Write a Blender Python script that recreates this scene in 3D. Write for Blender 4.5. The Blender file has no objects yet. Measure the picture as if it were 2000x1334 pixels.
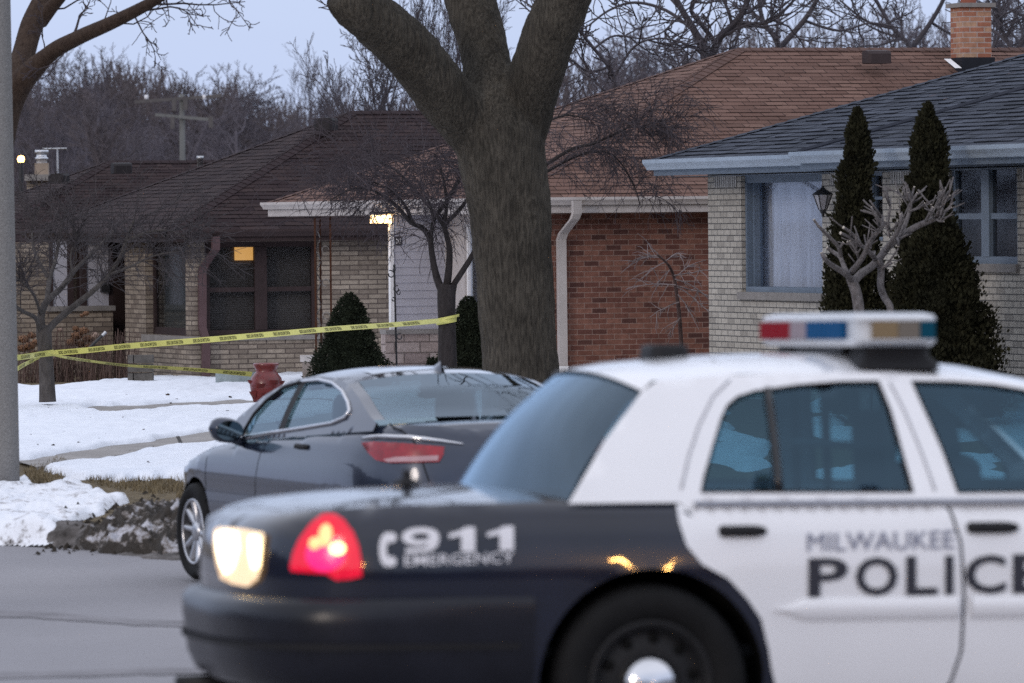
import bpy, bmesh, math, random
import numpy as np
from mathutils import Vector, Matrix, geometry, noise

# ------------------------------------------------------------------ camera
SC = bpy.context.scene
COL = SC.collection
F, CX, CY, HOR, ROLL = 12000.0, 1000.0, 667.0, 430.0, 0.0095
CAM = Vector((0, 0, 2.5))
_p = math.atan((CY - HOR) / F)
FWD = Vector((0, math.cos(_p), -math.sin(_p)))
_u0 = Vector((0, math.sin(_p), math.cos(_p)))
_x0 = Vector((1, 0, 0))
CR = _x0 * math.cos(ROLL) - _u0 * math.sin(ROLL)
CU = _u0 * math.cos(ROLL) + _x0 * math.sin(ROLL)
cam_d = bpy.data.cameras.new('camera')
cam = bpy.data.objects.new('camera', cam_d)
COL.objects.link(cam)
m = Matrix.Identity(4)
for i in range(3):
    m[i][0] = CR[i]; m[i][1] = CU[i]; m[i][2] = -FWD[i]; m[i][3] = CAM[i]
cam.matrix_world = m
cam_d.sensor_width = 36.0
cam_d.lens = 36.0 * F / 2000.0
cam_d.clip_start = 0.5
cam_d.clip_end = 5000
cam_d.dof.use_dof = True
cam_d.dof.focus_distance = 78.0
cam_d.dof.aperture_fstop = 5.8
SC.camera = cam

# ------------------------------------------------------------------ light
SUN_EL, SUN_AZ = math.radians(14), math.radians(215)   # azimuth clockwise from +Y
w = bpy.data.worlds.new('World'); SC.world = w; w.use_nodes = True
nt = w.node_tree; nt.nodes.clear()
out = nt.nodes.new('ShaderNodeOutputWorld'); bg = nt.nodes.new('ShaderNodeBackground')
sky = nt.nodes.new('ShaderNodeTexSky'); sky.sky_type = 'NISHITA'; sky.sun_disc = False
sky.sun_elevation = SUN_EL; sky.sun_rotation = SUN_AZ
sky.air_density = 1.2; sky.dust_density = 2.0; sky.ozone_density = 3.0
# thin even overcast in front of the clear dusk sky
tc = nt.nodes.new('ShaderNodeTexCoord'); sep = nt.nodes.new('ShaderNodeSeparateXYZ')
nt.links.new(tc.outputs['Generated'], sep.inputs[0])
rmp = nt.nodes.new('ShaderNodeValToRGB')
rmp.color_ramp.elements[0].position = 0.0; rmp.color_ramp.elements[0].color = (0.41, 0.48, 0.68, 1)
rmp.color_ramp.elements[1].position = 0.55; rmp.color_ramp.elements[1].color = (0.74, 0.77, 0.87, 1)
e = rmp.color_ramp.elements.new(0.06); e.color = (0.445, 0.525, 0.72, 1)
nt.links.new(sep.outputs['Z'], rmp.inputs[0])
cn = nt.nodes.new('ShaderNodeTexNoise'); cn.inputs['Scale'].default_value = 2.2; cn.inputs['Detail'].default_value = 5
mp = nt.nodes.new('ShaderNodeMapping'); mp.inputs['Scale'].default_value = (1, 1, 5)
nt.links.new(tc.outputs['Generated'], mp.inputs[0]); nt.links.new(mp.outputs[0], cn.inputs['Vector'])
cl = nt.nodes.new('ShaderNodeMapRange'); cl.inputs[1].default_value = 0.3; cl.inputs[2].default_value = 0.7
cl.inputs[3].default_value = 11.0; cl.inputs[4].default_value = 13.5
nt.links.new(cn.outputs['Fac'], cl.inputs[0])
vm = nt.nodes.new('ShaderNodeVectorMath'); vm.operation = 'SCALE'
nt.links.new(rmp.outputs[0], vm.inputs[0]); nt.links.new(cl.outputs[0], vm.inputs['Scale'])
mx = nt.nodes.new('ShaderNodeMix'); mx.data_type = 'RGBA'; mx.inputs[0].default_value = 0.88
nt.links.new(sky.outputs[0], mx.inputs[6]); nt.links.new(vm.outputs[0], mx.inputs[7])
nt.links.new(mx.outputs[2], bg.inputs[0]); bg.inputs[1].default_value = 0.1
nt.links.new(bg.outputs[0], out.inputs[0])
sd = bpy.data.lights.new('sun', 'SUN'); sun = bpy.data.objects.new('sun', sd); COL.objects.link(sun)
sd.energy = 0.5; sd.angle = math.radians(12); sd.color = (1.0, 0.86, 0.74)
_sv = Vector((math.sin(SUN_AZ) * math.cos(SUN_EL), math.cos(SUN_AZ) * math.cos(SUN_EL), math.sin(SUN_EL)))
sun.rotation_euler = _sv.to_track_quat('Z', 'Y').to_euler()
SC.view_settings.view_transform = 'Standard'
SC.view_settings.look = 'None'
SC.view_settings.exposure = 0.32
SC.view_settings.gamma = 1.0
SC.cycles.use_denoising = False
SC.cycles.sample_clamp_direct = 10.0
SC.cycles.sample_clamp_indirect = 3.0
SC.cycles.max_bounces = 8
SC.cycles.transparent_max_bounces = 16

# ------------------------------------------------------------------ helpers
def ray(px, py):
    return FWD + CR * ((px - CX) / F) + CU * ((CY - py) / F)
def P(px, py, Y):
    d = ray(px, py)
    return CAM + d * (Y / d.y)
def proj(wp):
    v = Vector(wp) - CAM
    d = v.dot(FWD)
    return CX + F * v.dot(CR) / d, CY - F * v.dot(CU) / d
def interp(tab, x):
    if x <= tab[0][0]: return tab[0][1]
    for (a, b), (c, d) in zip(tab, tab[1:]):
        if x <= c: return b + (d - b) * (x - a) / (c - a)
    return tab[-1][1]
def smooth(t):
    t = max(0.0, min(1.0, t)); return t * t * (3 - 2 * t)

def tag(o, label=None, cat=None, group=None, kind=None):
    if label: o['label'] = label
    if cat: o['category'] = cat
    if group: o['group'] = group
    if kind: o['kind'] = kind
    return o
def thing(name, label, cat, loc=(0, 0, 0), rz=0.0, group=None, rot=None):
    o = bpy.data.objects.new(name, None); COL.objects.link(o)
    o.empty_display_size = 0.2
    o.location = loc
    o.rotation_euler = rot if rot else (0, 0, rz)
    return tag(o, label, cat, group)
def copy_tree(o, parent=None):
    c = o.copy(); COL.objects.link(c)
    if parent: c.parent = parent
    for ch in list(o.children): copy_tree(ch, c)
    return c

class MB:
    def __init__(s): s.v = []; s.f = []; s.uv = {}
    def add(s, vs, fs, uvs=None):
        b = len(s.v); s.v.extend([tuple(x) for x in vs])
        for k, f in enumerate(fs):
            if uvs: s.uv[len(s.f)] = [uvs[i] for i in f]
            s.f.append(tuple(b + i for i in f))
    def face(s, pts, uv=None):
        b = len(s.v); s.v.extend([tuple(p) for p in pts])
        if uv: s.uv[len(s.f)] = uv
        s.f.append(tuple(range(b, b + len(pts))))
    def box(s, c, d, ax=None):
        ax = ax or (Vector((1, 0, 0)), Vector((0, 1, 0)), Vector((0, 0, 1)))
        c = Vector(c); h = [ax[i] * (d[i] / 2) for i in range(3)]
        vs = [c + h[0] * i + h[1] * j + h[2] * k for k in (-1, 1) for j in (-1, 1) for i in (-1, 1)]
        s.add(vs, [(0, 2, 3, 1), (4, 5, 7, 6), (0, 1, 5, 4), (2, 6, 7, 3), (0, 4, 6, 2), (1, 3, 7, 5)])
    def tube(s, pts, rad, n=6, cap=True, uref=None):
        pts = [Vector(p) for p in pts]
        if not hasattr(rad, '__len__'): rad = [rad] * len(pts)
        b = len(s.v)
        t0 = (pts[1] - pts[0]).normalized()
        ref = Vector((0, 0, 1)) if abs(t0.z) < 0.9 else Vector((1, 0, 0))
        nn = t0.cross(ref).normalized()
        for i, p in enumerate(pts):
            if i == 0: t = pts[1] - pts[0]
            elif i == len(pts) - 1: t = pts[-1] - pts[-2]
            else: t = pts[i + 1] - pts[i - 1]
            t = t.normalized()
            nn = nn - t * nn.dot(t)
            if nn.length < 1e-6: nn = t.orthogonal()
            nn.normalize(); bb = t.cross(nn)
            for k in range(n):
                a = 2 * math.pi * k / n
                q = p + (nn * math.cos(a) + bb * math.sin(a)) * rad[i]
                s.v.append((q.x, q.y, q.z))
        for i in range(len(pts) - 1):
            for k in range(n):
                k2 = (k + 1) % n
                s.f.append((b + i * n + k, b + i * n + k2, b + (i + 1) * n + k2, b + (i + 1) * n + k))
        if cap and n > 3:
            s.f.append(tuple(b + k for k in range(n))[::-1])
            e = b + (len(pts) - 1) * n
            s.f.append(tuple(e + k for k in range(n)))
    def grid(s, rows, closed=False, uv=None):
        b = len(s.v); nr = len(rows); nc = len(rows[0])
        for r in rows: s.v.extend([tuple(p) for p in r])
        for i in range(nr - 1):
            for j in range(nc if closed else nc - 1):
                j2 = (j + 1) % nc
                if uv: s.uv[len(s.f)] = [uv[i][j], uv[i][j2], uv[i + 1][j2], uv[i + 1][j]]
                s.f.append((b + i * nc + j, b + i * nc + j2, b + (i + 1) * nc + j2, b + (i + 1) * nc + j))
    def lathe(s, prof, c=(0, 0, 0), axis='Z', n=24, cap=False):
        c = Vector(c); rows = []
        for r, h in prof:
            row = []
            for k in range(n):
                a = 2 * math.pi * k / n
                if axis == 'Z': q = Vector((r * math.cos(a), r * math.sin(a), h))
                elif axis == 'Y': q = Vector((r * math.cos(a), h, r * math.sin(a)))
                else: q = Vector((h, r * math.cos(a), r * math.sin(a)))
                row.append(c + q)
            rows.append(row)
        s.grid(rows, closed=True)
        if cap:
            for row in (rows[0], rows[-1]): s.face(row)
    def build(s, name, mat, parent=None, smooth_=False, recalc=True, weld=0.0):
        me = bpy.data.meshes.new(name)
        off = Vector((0, 0, 0))
        if parent is not None and parent.get('_world'):
            off = Vector(parent['_world'])
        vs = [(a - off.x, b - off.y, c - off.z) for a, b, c in s.v]
        me.from_pydata(vs, [], s.f)
        if s.uv:
            ul = me.uv_layers.new(name='UVMap')
            li = 0
            for pi, poly in enumerate(me.polygons):
                u = s.uv.get(pi)
                for k in range(poly.loop_total):
                    if u: ul.data[poly.loop_start + k].uv = u[k]
        if weld > 0 or recalc:
            bm = bmesh.new(); bm.from_mesh(me)
            if weld > 0: bmesh.ops.remove_doubles(bm, verts=bm.verts, dist=weld)
            if recalc: bmesh.ops.recalc_face_normals(bm, faces=bm.faces)
            bm.to_mesh(me); bm.free()
        if smooth_:
            me.polygons.foreach_set('use_smooth', [True] * len(me.polygons))
        o = bpy.data.objects.new(name, me)
        if mat: me.materials.append(mat)
        if parent is not None: o.parent = parent
        COL.objects.link(o)
        return o

def build_multi(name, parts, parent=None, smooth_=False):
    """one object from several shape builders, each with its own material"""
    mb = MB(); ix = []
    for m_, mat in parts:
        o = len(mb.v); mb.v += m_.v
        for k, f in enumerate(m_.f):
            mb.f.append(tuple(o + i for i in f)); ix.append(mat)
    ob = mb.build(name, None, parent, smooth_)
    mats = []
    for mat in ix:
        if mat not in mats: mats.append(mat); ob.data.materials.append(mat)
    ob.data.polygons.foreach_set('material_index', [mats.index(q) for q in ix])
    return ob
def wthing(name, label, cat, loc, group=None):
    """thing whose parts are modelled in world coordinates"""
    t = thing(name, label, cat, loc, 0.0, group)
    t['_world'] = tuple(loc)
    return t
def sub(o):
    """let a part act as parent for sub-parts modelled in the same coordinates"""
    if o.parent is not None and o.parent.get('_world'): o['_world'] = o.parent['_world']
    return o
def bake(o):
    dg = bpy.context.evaluated_depsgraph_get()
    me = bpy.data.meshes.new_from_object(o.evaluated_get(dg))
    o.modifiers.clear(); o.data = me

# ------------------------------------------------------------------ materials
def nodes(name):
    mt = bpy.data.materials.new(name); mt.use_nodes = True
    t = mt.node_tree; b = t.nodes['Principled BSDF']
    return mt, t, b
def M(name, col, rough=0.75, metal=0.0, var=0.2, scale=6.0, bump=0.0, bscale=60.0, coat=0.0, spec=0.5, rvar=0.0, stretch=None, col2=None):
    mt, t, b = nodes(name)
    b.inputs['Base Color'].default_value = (*col, 1); b.inputs['Roughness'].default_value = rough
    b.inputs['Metallic'].default_value = metal; b.inputs['Coat Weight'].default_value = coat
    b.inputs['Coat Roughness'].default_value = 0.04
    b.inputs['Specular IOR Level'].default_value = min(spec, .18) if (rough >= .55 and metal == 0) else spec
    tc = t.nodes.new('ShaderNodeTexCoord'); src = tc.outputs['Object']
    if stretch:
        mp = t.nodes.new('ShaderNodeMapping'); mp.inputs['Scale'].default_value = stretch
        t.links.new(src, mp.inputs[0]); src = mp.outputs[0]
    if var > 0 or col2:
        n = t.nodes.new('ShaderNodeTexNoise'); n.inputs['Scale'].default_value = scale; n.inputs['Detail'].default_value = 8
        n.inputs['Roughness'].default_value = 0.62
        t.links.new(src, n.inputs['Vector'])
        r = t.nodes.new('ShaderNodeValToRGB')
        r.color_ramp.elements[0].position = 0.3; r.color_ramp.elements[1].position = 0.7
        r.color_ramp.elements[0].color = (*[c * (1 - var) for c in col], 1)
        c2 = col2 or [min(1, c * (1 + var)) for c in col]
        r.color_ramp.elements[1].color = (*c2, 1)
        t.links.new(n.outputs['Fac'], r.inputs[0]); t.links.new(r.outputs[0], b.inputs['Base Color'])
        if rvar:
            mr = t.nodes.new('ShaderNodeMapRange'); mr.inputs[3].default_value = rough - rvar; mr.inputs[4].default_value = rough + rvar
            t.links.new(n.outputs['Fac'], mr.inputs[0]); t.links.new(mr.outputs[0], b.inputs['Roughness'])
    if bump > 0:
        n2 = t.nodes.new('ShaderNodeTexNoise'); n2.inputs['Scale'].default_value = bscale; n2.inputs['Detail'].default_value = 6
        t.links.new(src, n2.inputs['Vector'])
        bp = t.nodes.new('ShaderNodeBump'); bp.inputs['Strength'].default_value = bump; bp.inputs['Distance'].default_value = 0.02
        t.links.new(n2.outputs['Fac'], bp.inputs['Height']); t.links.new(bp.outputs[0], b.inputs['Normal'])
    return mt
def glow(name, col, st, base=(0.5, 0.5, 0.5), rough=0.2):
    mt, t, b = nodes(name)
    b.inputs['Base Color'].default_value = (*base, 1); b.inputs['Roughness'].default_value = rough
    b.inputs['Emission Color'].default_value = (*col, 1); b.inputs['Emission Strength'].default_value = st
    return mt
def brickmat(name, cols, mortar, bw, bh, ms=0.010, offset=0.5, bump=0.35, grime=0.25, rough=0.9, msm=0.1, squash=1.0, noise_s=14.0):
    mt, t, b = nodes(name)
    tc = t.nodes.new('ShaderNodeTexCoord')
    br = t.nodes.new('ShaderNodeTexBrick'); br.offset = offset; br.squash = squash
    br.inputs['Scale'].default_value = 1.0
    br.inputs['Color1'].default_value = (0, 0, 0, 1); br.inputs['Color2'].default_value = (1, 1, 1, 1)
    br.inputs['Mortar'].default_value = (0, 0, 0, 1); br.inputs['Mortar Size'].default_value = ms
    br.inputs['Mortar Smooth'].default_value = msm
    br.inputs['Brick Width'].default_value = bw; br.inputs['Row Height'].default_value = bh
    t.links.new(tc.outputs['UV'], br.inputs['Vector'])
    r = t.nodes.new('ShaderNodeValToRGB'); cr = r.color_ramp
    cr.elements[0].position = cols[0][0]; cr.elements[0].color = (*cols[0][1], 1)
    cr.elements[1].position = cols[-1][0]; cr.elements[1].color = (*cols[-1][1], 1)
    for p_, c_ in cols[1:-1]:
        e_ = cr.elements.new(p_); e_.color = (*c_, 1)
    t.links.new(br.outputs['Color'], r.inputs[0])
    n = t.nodes.new('ShaderNodeTexNoise'); n.inputs['Scale'].default_value = noise_s; n.inputs['Detail'].default_value = 7
    t.links.new(tc.outputs['UV'], n.inputs['Vector'])
    n3 = t.nodes.new('ShaderNodeTexNoise'); n3.inputs['Scale'].default_value = 0.9; n3.inputs['Detail'].default_value = 4
    t.links.new(tc.outputs['UV'], n3.inputs['Vector'])
    ad = t.nodes.new('ShaderNodeMath'); ad.operation = 'ADD'
    t.links.new(n.outputs['Fac'], ad.inputs[0]); t.links.new(n3.outputs['Fac'], ad.inputs[1])
    mr = t.nodes.new('ShaderNodeMapRange'); mr.inputs[1].default_value = 0.7; mr.inputs[2].default_value = 1.3
    mr.inputs[3].default_value = 1 - grime; mr.inputs[4].default_value = 1 + grime
    t.links.new(ad.outputs[0], mr.inputs[0])
    mm = t.nodes.new('ShaderNodeMix'); mm.data_type = 'RGBA'
    mm.inputs[7].default_value = (*mortar, 1)
    t.links.new(br.outputs['Fac'], mm.inputs[0]); t.links.new(r.outputs[0], mm.inputs[6])
    sc = t.nodes.new('ShaderNodeVectorMath'); sc.operation = 'SCALE'
    t.links.new(mm.outputs[2], sc.inputs[0]); t.links.new(mr.outputs[0], sc.inputs['Scale'])
    t.links.new(sc.outputs[0], b.inputs['Base Color'])
    b.inputs['Roughness'].default_value = rough; b.inputs['Specular IOR Level'].default_value = .15
    if bump:
        iv = t.nodes.new('ShaderNodeMath'); iv.operation = 'SUBTRACT'; iv.inputs[0].default_value = 1.0
        t.links.new(br.outputs['Fac'], iv.inputs[1])
        a2 = t.nodes.new('ShaderNodeMath'); a2.operation = 'MULTIPLY_ADD'; a2.inputs[1].default_value = 0.5
        t.links.new(n.outputs['Fac'], a2.inputs[0]); t.links.new(iv.outputs[0], a2.inputs[2])
        bp = t.nodes.new('ShaderNodeBump'); bp.inputs['Strength'].default_value = bump; bp.inputs['Distance'].default_value = 0.01
        t.links.new(a2.outputs[0], bp.inputs['Height']); t.links.new(bp.outputs[0], b.inputs['Normal'])
    return mt
def glassmat(name, tint, refl=0.12, rough=0.02, rcol=(.9, .95, 1.0)):
    """tinted window glass: see-through with a Fresnel reflection"""
    mt = bpy.data.materials.new(name); mt.use_nodes = True; t = mt.node_tree; t.nodes.clear()
    o = t.nodes.new('ShaderNodeOutputMaterial')
    tr = t.nodes.new('ShaderNodeBsdfTransparent'); tr.inputs[0].default_value = (*tint, 1)
    gl = t.nodes.new('ShaderNodeBsdfGlossy'); gl.inputs['Roughness'].default_value = rough; gl.inputs[0].default_value = (*rcol, 1)
    ge = t.nodes.new('ShaderNodeNewGeometry'); dt = t.nodes.new('ShaderNodeVectorMath'); dt.operation = 'DOT_PRODUCT'
    t.links.new(ge.outputs['Normal'], dt.inputs[0]); t.links.new(ge.outputs['Incoming'], dt.inputs[1])
    ab = t.nodes.new('ShaderNodeMath'); ab.operation = 'ABSOLUTE'; t.links.new(dt.outputs['Value'], ab.inputs[0])
    om = t.nodes.new('ShaderNodeMath'); om.operation = 'SUBTRACT'; om.inputs[0].default_value = 1.0; t.links.new(ab.outputs[0], om.inputs[1])
    fr = t.nodes.new('ShaderNodeMath'); fr.operation = 'POWER'; fr.inputs[1].default_value = 5.0; t.links.new(om.outputs[0], fr.inputs[0])
    ad = t.nodes.new('ShaderNodeMath'); ad.operation = 'ADD'; ad.use_clamp = True; ad.inputs[1].default_value = refl
    t.links.new(fr.outputs[0], ad.inputs[0])
    mx = t.nodes.new('ShaderNodeMixShader')
    t.links.new(ad.outputs[0], mx.inputs[0]); t.links.new(tr.outputs[0], mx.inputs[1]); t.links.new(gl.outputs[0], mx.inputs[2])
    t.links.new(mx.outputs[0], o.inputs[0])
    return mt

# ------------------------------------------------------------------ ground shape
E1 = Vector((math.cos(math.radians(19)), math.sin(math.radians(19)), 0))   # along the house sides
E2 = Vector((-E1.y, E1.x, 0))                                              # along the house fronts / street
CURB = [(-60, 104), (-9.5, 57.5), (-4.05, 48.3), (-2.6, 46.4), (-0.3, 42.4), (3.0, 35.4), (5.5, 30.6), (9.0, 28.0), (16, 26.8), (70, 26.0)]
def curb_y(X): return interp(CURB, X)
def road_z(X, Y):
    return interp([(-30, 1.6), (0, 1.07), (21.2, 0.56), (41.5, 0.07), (48, 0.0), (140, -0.2)], Y)
def lawn_z(X, Y):
    d = Y - curb_y(X)
    base = road_z(X, curb_y(X)) + 0.12 + interp([(0, 0), (6, 0.07), (14, 0.09), (30, 0.08)], d)
    hi = interp([(-4, 0), (1, 0.22), (6, 0.34)], X) * smooth((Y - 50) / 20)
    tgt = interp([(40, 0.12), (53, 0.17), (60, 0.2), (75, 0.2), (92, 0.12), (140, 0.0)], Y) + hi
    k = smooth((Y - 44) / 4)
    return base * (1 - k) + tgt * k
def ground_z(X, Y):
    return lawn_z(X, Y) if Y > curb_y(X) else road_z(X, Y)
def G(px, py):
    """point of the ground seen at a photo pixel"""
    Y = 50.0
    for _ in range(40):
        p = P(px, py, Y)
        z = ground_z(p.x, p.y)
        d = ray(px, py)
        Yn = (z - CAM.z) / d.z * d.y
        Yn = max(5, min(140, Yn))
        Y = Y * 0.5 + Yn * 0.5
    p = P(px, py, Y); p.z = ground_z(p.x, p.y)
    return p
def in_poly(x, y, poly):
    c = False; j = len(poly) - 1
    for i in range(len(poly)):
        xi, yi = poly[i]; xj, yj = poly[j]
        if (yi > y) != (yj > y) and x < (xj - xi) * (y - yi) / (yj - yi) + xi: c = not c
        j = i
    return c
# ------------------------------------------------------------------ setting: road, lawn, kerb, paths, snow
def asphalt():
    mt, t, b = nodes('asphalt')
    tc = t.nodes.new('ShaderNodeTexCoord')
    n1 = t.nodes.new('ShaderNodeTexNoise'); n1.inputs['Scale'].default_value = 0.55; n1.inputs['Detail'].default_value = 6
    n2 = t.nodes.new('ShaderNodeTexNoise'); n2.inputs['Scale'].default_value = 90; n2.inputs['Detail'].default_value = 3
    mp = t.nodes.new('ShaderNodeMapping'); mp.inputs['Scale'].default_value = (0.8, 0.35, 1)
    t.links.new(tc.outputs['Object'], mp.inputs[0]); t.links.new(mp.outputs[0], n1.inputs['Vector'])
    t.links.new(tc.outputs['Object'], n2.inputs['Vector'])
    r = t.nodes.new('ShaderNodeValToRGB'); r.color_ramp.elements[0].position = 0.35; r.color_ramp.elements[1].position = 0.7
    r.color_ramp.elements[0].color = (0.205, 0.20, 0.216, 1); r.color_ramp.elements[1].color = (0.262, 0.254, 0.27, 1)
    t.links.new(n1.outputs['Fac'], r.inputs[0])
    mr = t.nodes.new('ShaderNodeMapRange'); mr.inputs[3].default_value = 0.8; mr.inputs[4].default_value = 1.2
    t.links.new(n2.outputs['Fac'], mr.inputs[0])
    sc = t.nodes.new('ShaderNodeVectorMath'); sc.operation = 'SCALE'
    t.links.new(r.outputs[0], sc.inputs[0]); t.links.new(mr.outputs[0], sc.inputs['Scale'])
    t.links.new(sc.outputs[0], b.inputs['Base Color']); b.inputs['Roughness'].default_value = 0.82
    bp = t.nodes.new('ShaderNodeBump'); bp.inputs['Strength'].default_value = 0.3; bp.inputs['Distance'].default_value = 0.01
    t.links.new(n2.outputs['Fac'], bp.inputs['Height']); t.links.new(bp.outputs[0], b.inputs['Normal'])
    return mt
m_asph = asphalt()
m_streak = M('tyre_streak', (0.185, 0.177, 0.188), 0.7, var=0.3, scale=3)
m_drygrass = M('dry_grass', (0.115, 0.088, 0.055), 0.95, var=0.5, scale=14, bump=0.8, bscale=45, col2=(0.21, 0.165, 0.10))
m_lawnfar = M('winter_lawn', (0.16, 0.145, 0.11), 0.95, var=0.5, scale=0.5, bump=0.6, bscale=40, col2=(0.62, 0.64, 0.68))
m_snow = M('old_snow', (0.765, 0.80, 0.87), 0.65, var=0.05, scale=3, bump=0.5, bscale=22, spec=0.3)
m_conc = M('concrete_path', (0.30, 0.285, 0.275), 0.9, var=0.2, scale=2.5, bump=0.2, bscale=80)
m_kerb = M('kerb_stone', (0.2, 0.19, 0.185), 0.9, var=0.4, scale=5, bump=0.3)

# road: one sheet following the slope, out to the horizon
mb = MB()
xs = [-3000, -600, -150, -60, -30, -16, -10, -6, -3, 0, 3, 6, 9, 12, 20, 40, 100, 400, 3000]
ys = [-800, -150, -40, -15, 0, 5, 10, 14, 17, 19, 21.2, 23, 25, 28, 31, 35, 38, 41.5, 44, 46, 48, 52, 58, 70, 100, 140, 400, 3000]
mb.grid([[(x, y, road_z(x, y) ) for x in xs] for y in ys])
tag(mb.build('road', m_asph, smooth_=True), kind='structure')
m_joint = M('joint_dirt', (0.05, 0.047, 0.045), .9, var=.2)
# faint dark tyre tracks crossing the asphalt
for pts in ([(-60, 1196), (120, 1206), (260, 1216), (420, 1222)], [(-60, 1322), (150, 1318), (300, 1312), (420, 1312)]):
    q = []
    for a, b in zip(pts, pts[1:]):
        for k in range(6):
            q.append((a[0] + (b[0] - a[0]) * k / 6, a[1] + (b[1] - a[1]) * k / 6))
    q.append(pts[-1]); rows = []
    for i, (x, y) in enumerate(q):
        wv = 6 + 3 * noise.noise(Vector((x * 0.008, y * 0.1, 1)))
        yy = y + 3 * noise.noise(Vector((x * 0.006, 3.1, y)))
        a_ = G(x, yy - wv); c_ = G(x, yy + wv)
        rows.append([a_ + Vector((0, 0, 0.004)), c_ + Vector((0, 0, 0.004))])
    mb = MB(); mb.grid(rows); tag(mb.build('road_tyre_streak', m_streak), kind='structure')

# lawn (ground beyond the kerb)
mb = MB(); rows = []
for i in range(140):
    X = -60 + 130 * i / 139
    rows.append([(X, curb_y(X) + d, lawn_z(X, curb_y(X) + d)) for d in (0.16, 0.6, 1.5, 3, 5, 7, 9, 12, 15, 19, 24, 30, 38, 48, 60, 90)])
mb.grid(rows)
tag(mb.build('lawn', m_drygrass, smooth_=True), kind='structure')
mb = MB()
mb.grid([[(x, y, -0.35) for x in (-3000, -300, -60, 0, 60, 300, 3000)] for y in (60, 100, 140, 300, 1000, 3000)])
tag(mb.build('ground', m_lawnfar), kind='structure')
mb = MB(); rows = []
for i in range(200):
    X = -45 + 100 * i / 199
    y = curb_y(X); z0 = road_z(X, y)
    z1 = lawn_z(X, y + 0.16) + 0.01
    rows.append([(X, y - 0.02, z0 - 0.3), (X, y, z1 - 0.02), (X, y + 0.02, z1), (X, y + 0.15, z1), (X, y + 0.17, z1 - 0.1)])
mb.grid(rows); tag(mb.build('kerb', m_kerb), kind='structure')

def strip_path(name, top, bot, joints, mat):
    """paving laid on the lawn between two edges"""
    mb = MB(); n = 60; rows = []
    def along(pts, f):
        d = f * (len(pts) - 1); i = min(int(d), len(pts) - 2); k = d - i
        return (pts[i][0] * (1 - k) + pts[i + 1][0] * k, pts[i][1] * (1 - k) + pts[i + 1][1] * k)
    js = [j for j in joints]
    for i in range(n + 1):
        f = i / n
        a = G(*along(top, f)); c = G(*along(bot, f))
        rows.append([a + Vector((0, 0, -0.02)), a + Vector((0, 0, 0.03)), c + Vector((0, 0, 0.03)), c + Vector((0, 0, -0.02))])
    mb.grid(rows)
    tag(mb.build(name, mat), kind='structure')
    for f in js:
        a = G(*along(top, f)) + Vector((0, 0, 0.034)); c = G(*along(bot, f)) + Vector((0, 0, 0.034))
        t_ = (c - a).normalized(); s_ = Vector((-t_.y, t_.x, 0)) * 0.018
        jm = MB(); jm.face([a - s_, c - s_, c + s_, a + s_])
        tag(jm.build('pavement_joint', m_joint), kind='structure')
strip_path('sidewalk', [(20, 903), (411, 842), (700, 797)], [(70, 918), (414, 868), (730, 826)], [0.415, 0.72], m_conc)
strip_path('path', [(150, 797), (425, 781), (640, 773)], [(165, 815), (430, 799), (650, 787)], [], m_conc)

def ramp_z(X, Y):
    d = Y - curb_y(X); k = smooth((d + .7) / .8)
    return road_z(X, Y) * (1 - k) + lawn_z(X, max(Y, curb_y(X) + .16)) * k
# snow cover, a sheet with thickness over the lawn
SNOW = [
    [(-30, 752), (60, 757), (200, 748), (300, 738), (400, 728), (480, 722), (560, 716), (900, 690), (1100, 700), (1100, 765), (640, 776), (500, 781), (425, 783), (330, 788), (215, 794), (185, 791), (150, 799), (40, 806), (-30, 808)],
    [(-30, 800), (150, 796), (185, 806), (215, 810), (330, 800), (425, 797), (640, 785), (700, 797), (411, 843), (240, 868), (120, 886), (48, 899), (20, 901), (-30, 905)],
    [(78, 914), (150, 905), (240, 893), (414, 867), (560, 845), (700, 880), (560, 940), (400, 945), (345, 931), (330, 926), (295, 934), (262, 931), (225, 934), (190, 930), (165, 931), (140, 929), (120, 920), (95, 917)],
    [(-40, 940), (30, 944), (42, 930), (54, 934), (66, 950), (90, 951), (112, 943), (126, 934), (144, 932), (160, 940), (172, 950), (190, 958), (214, 962), (243, 968), (246, 976), (214, 986), (200, 998), (168, 1006), (150, 1014), (118, 1016), (104, 1032), (60, 1038), (20, 1036), (-40, 1046)],
]
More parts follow.
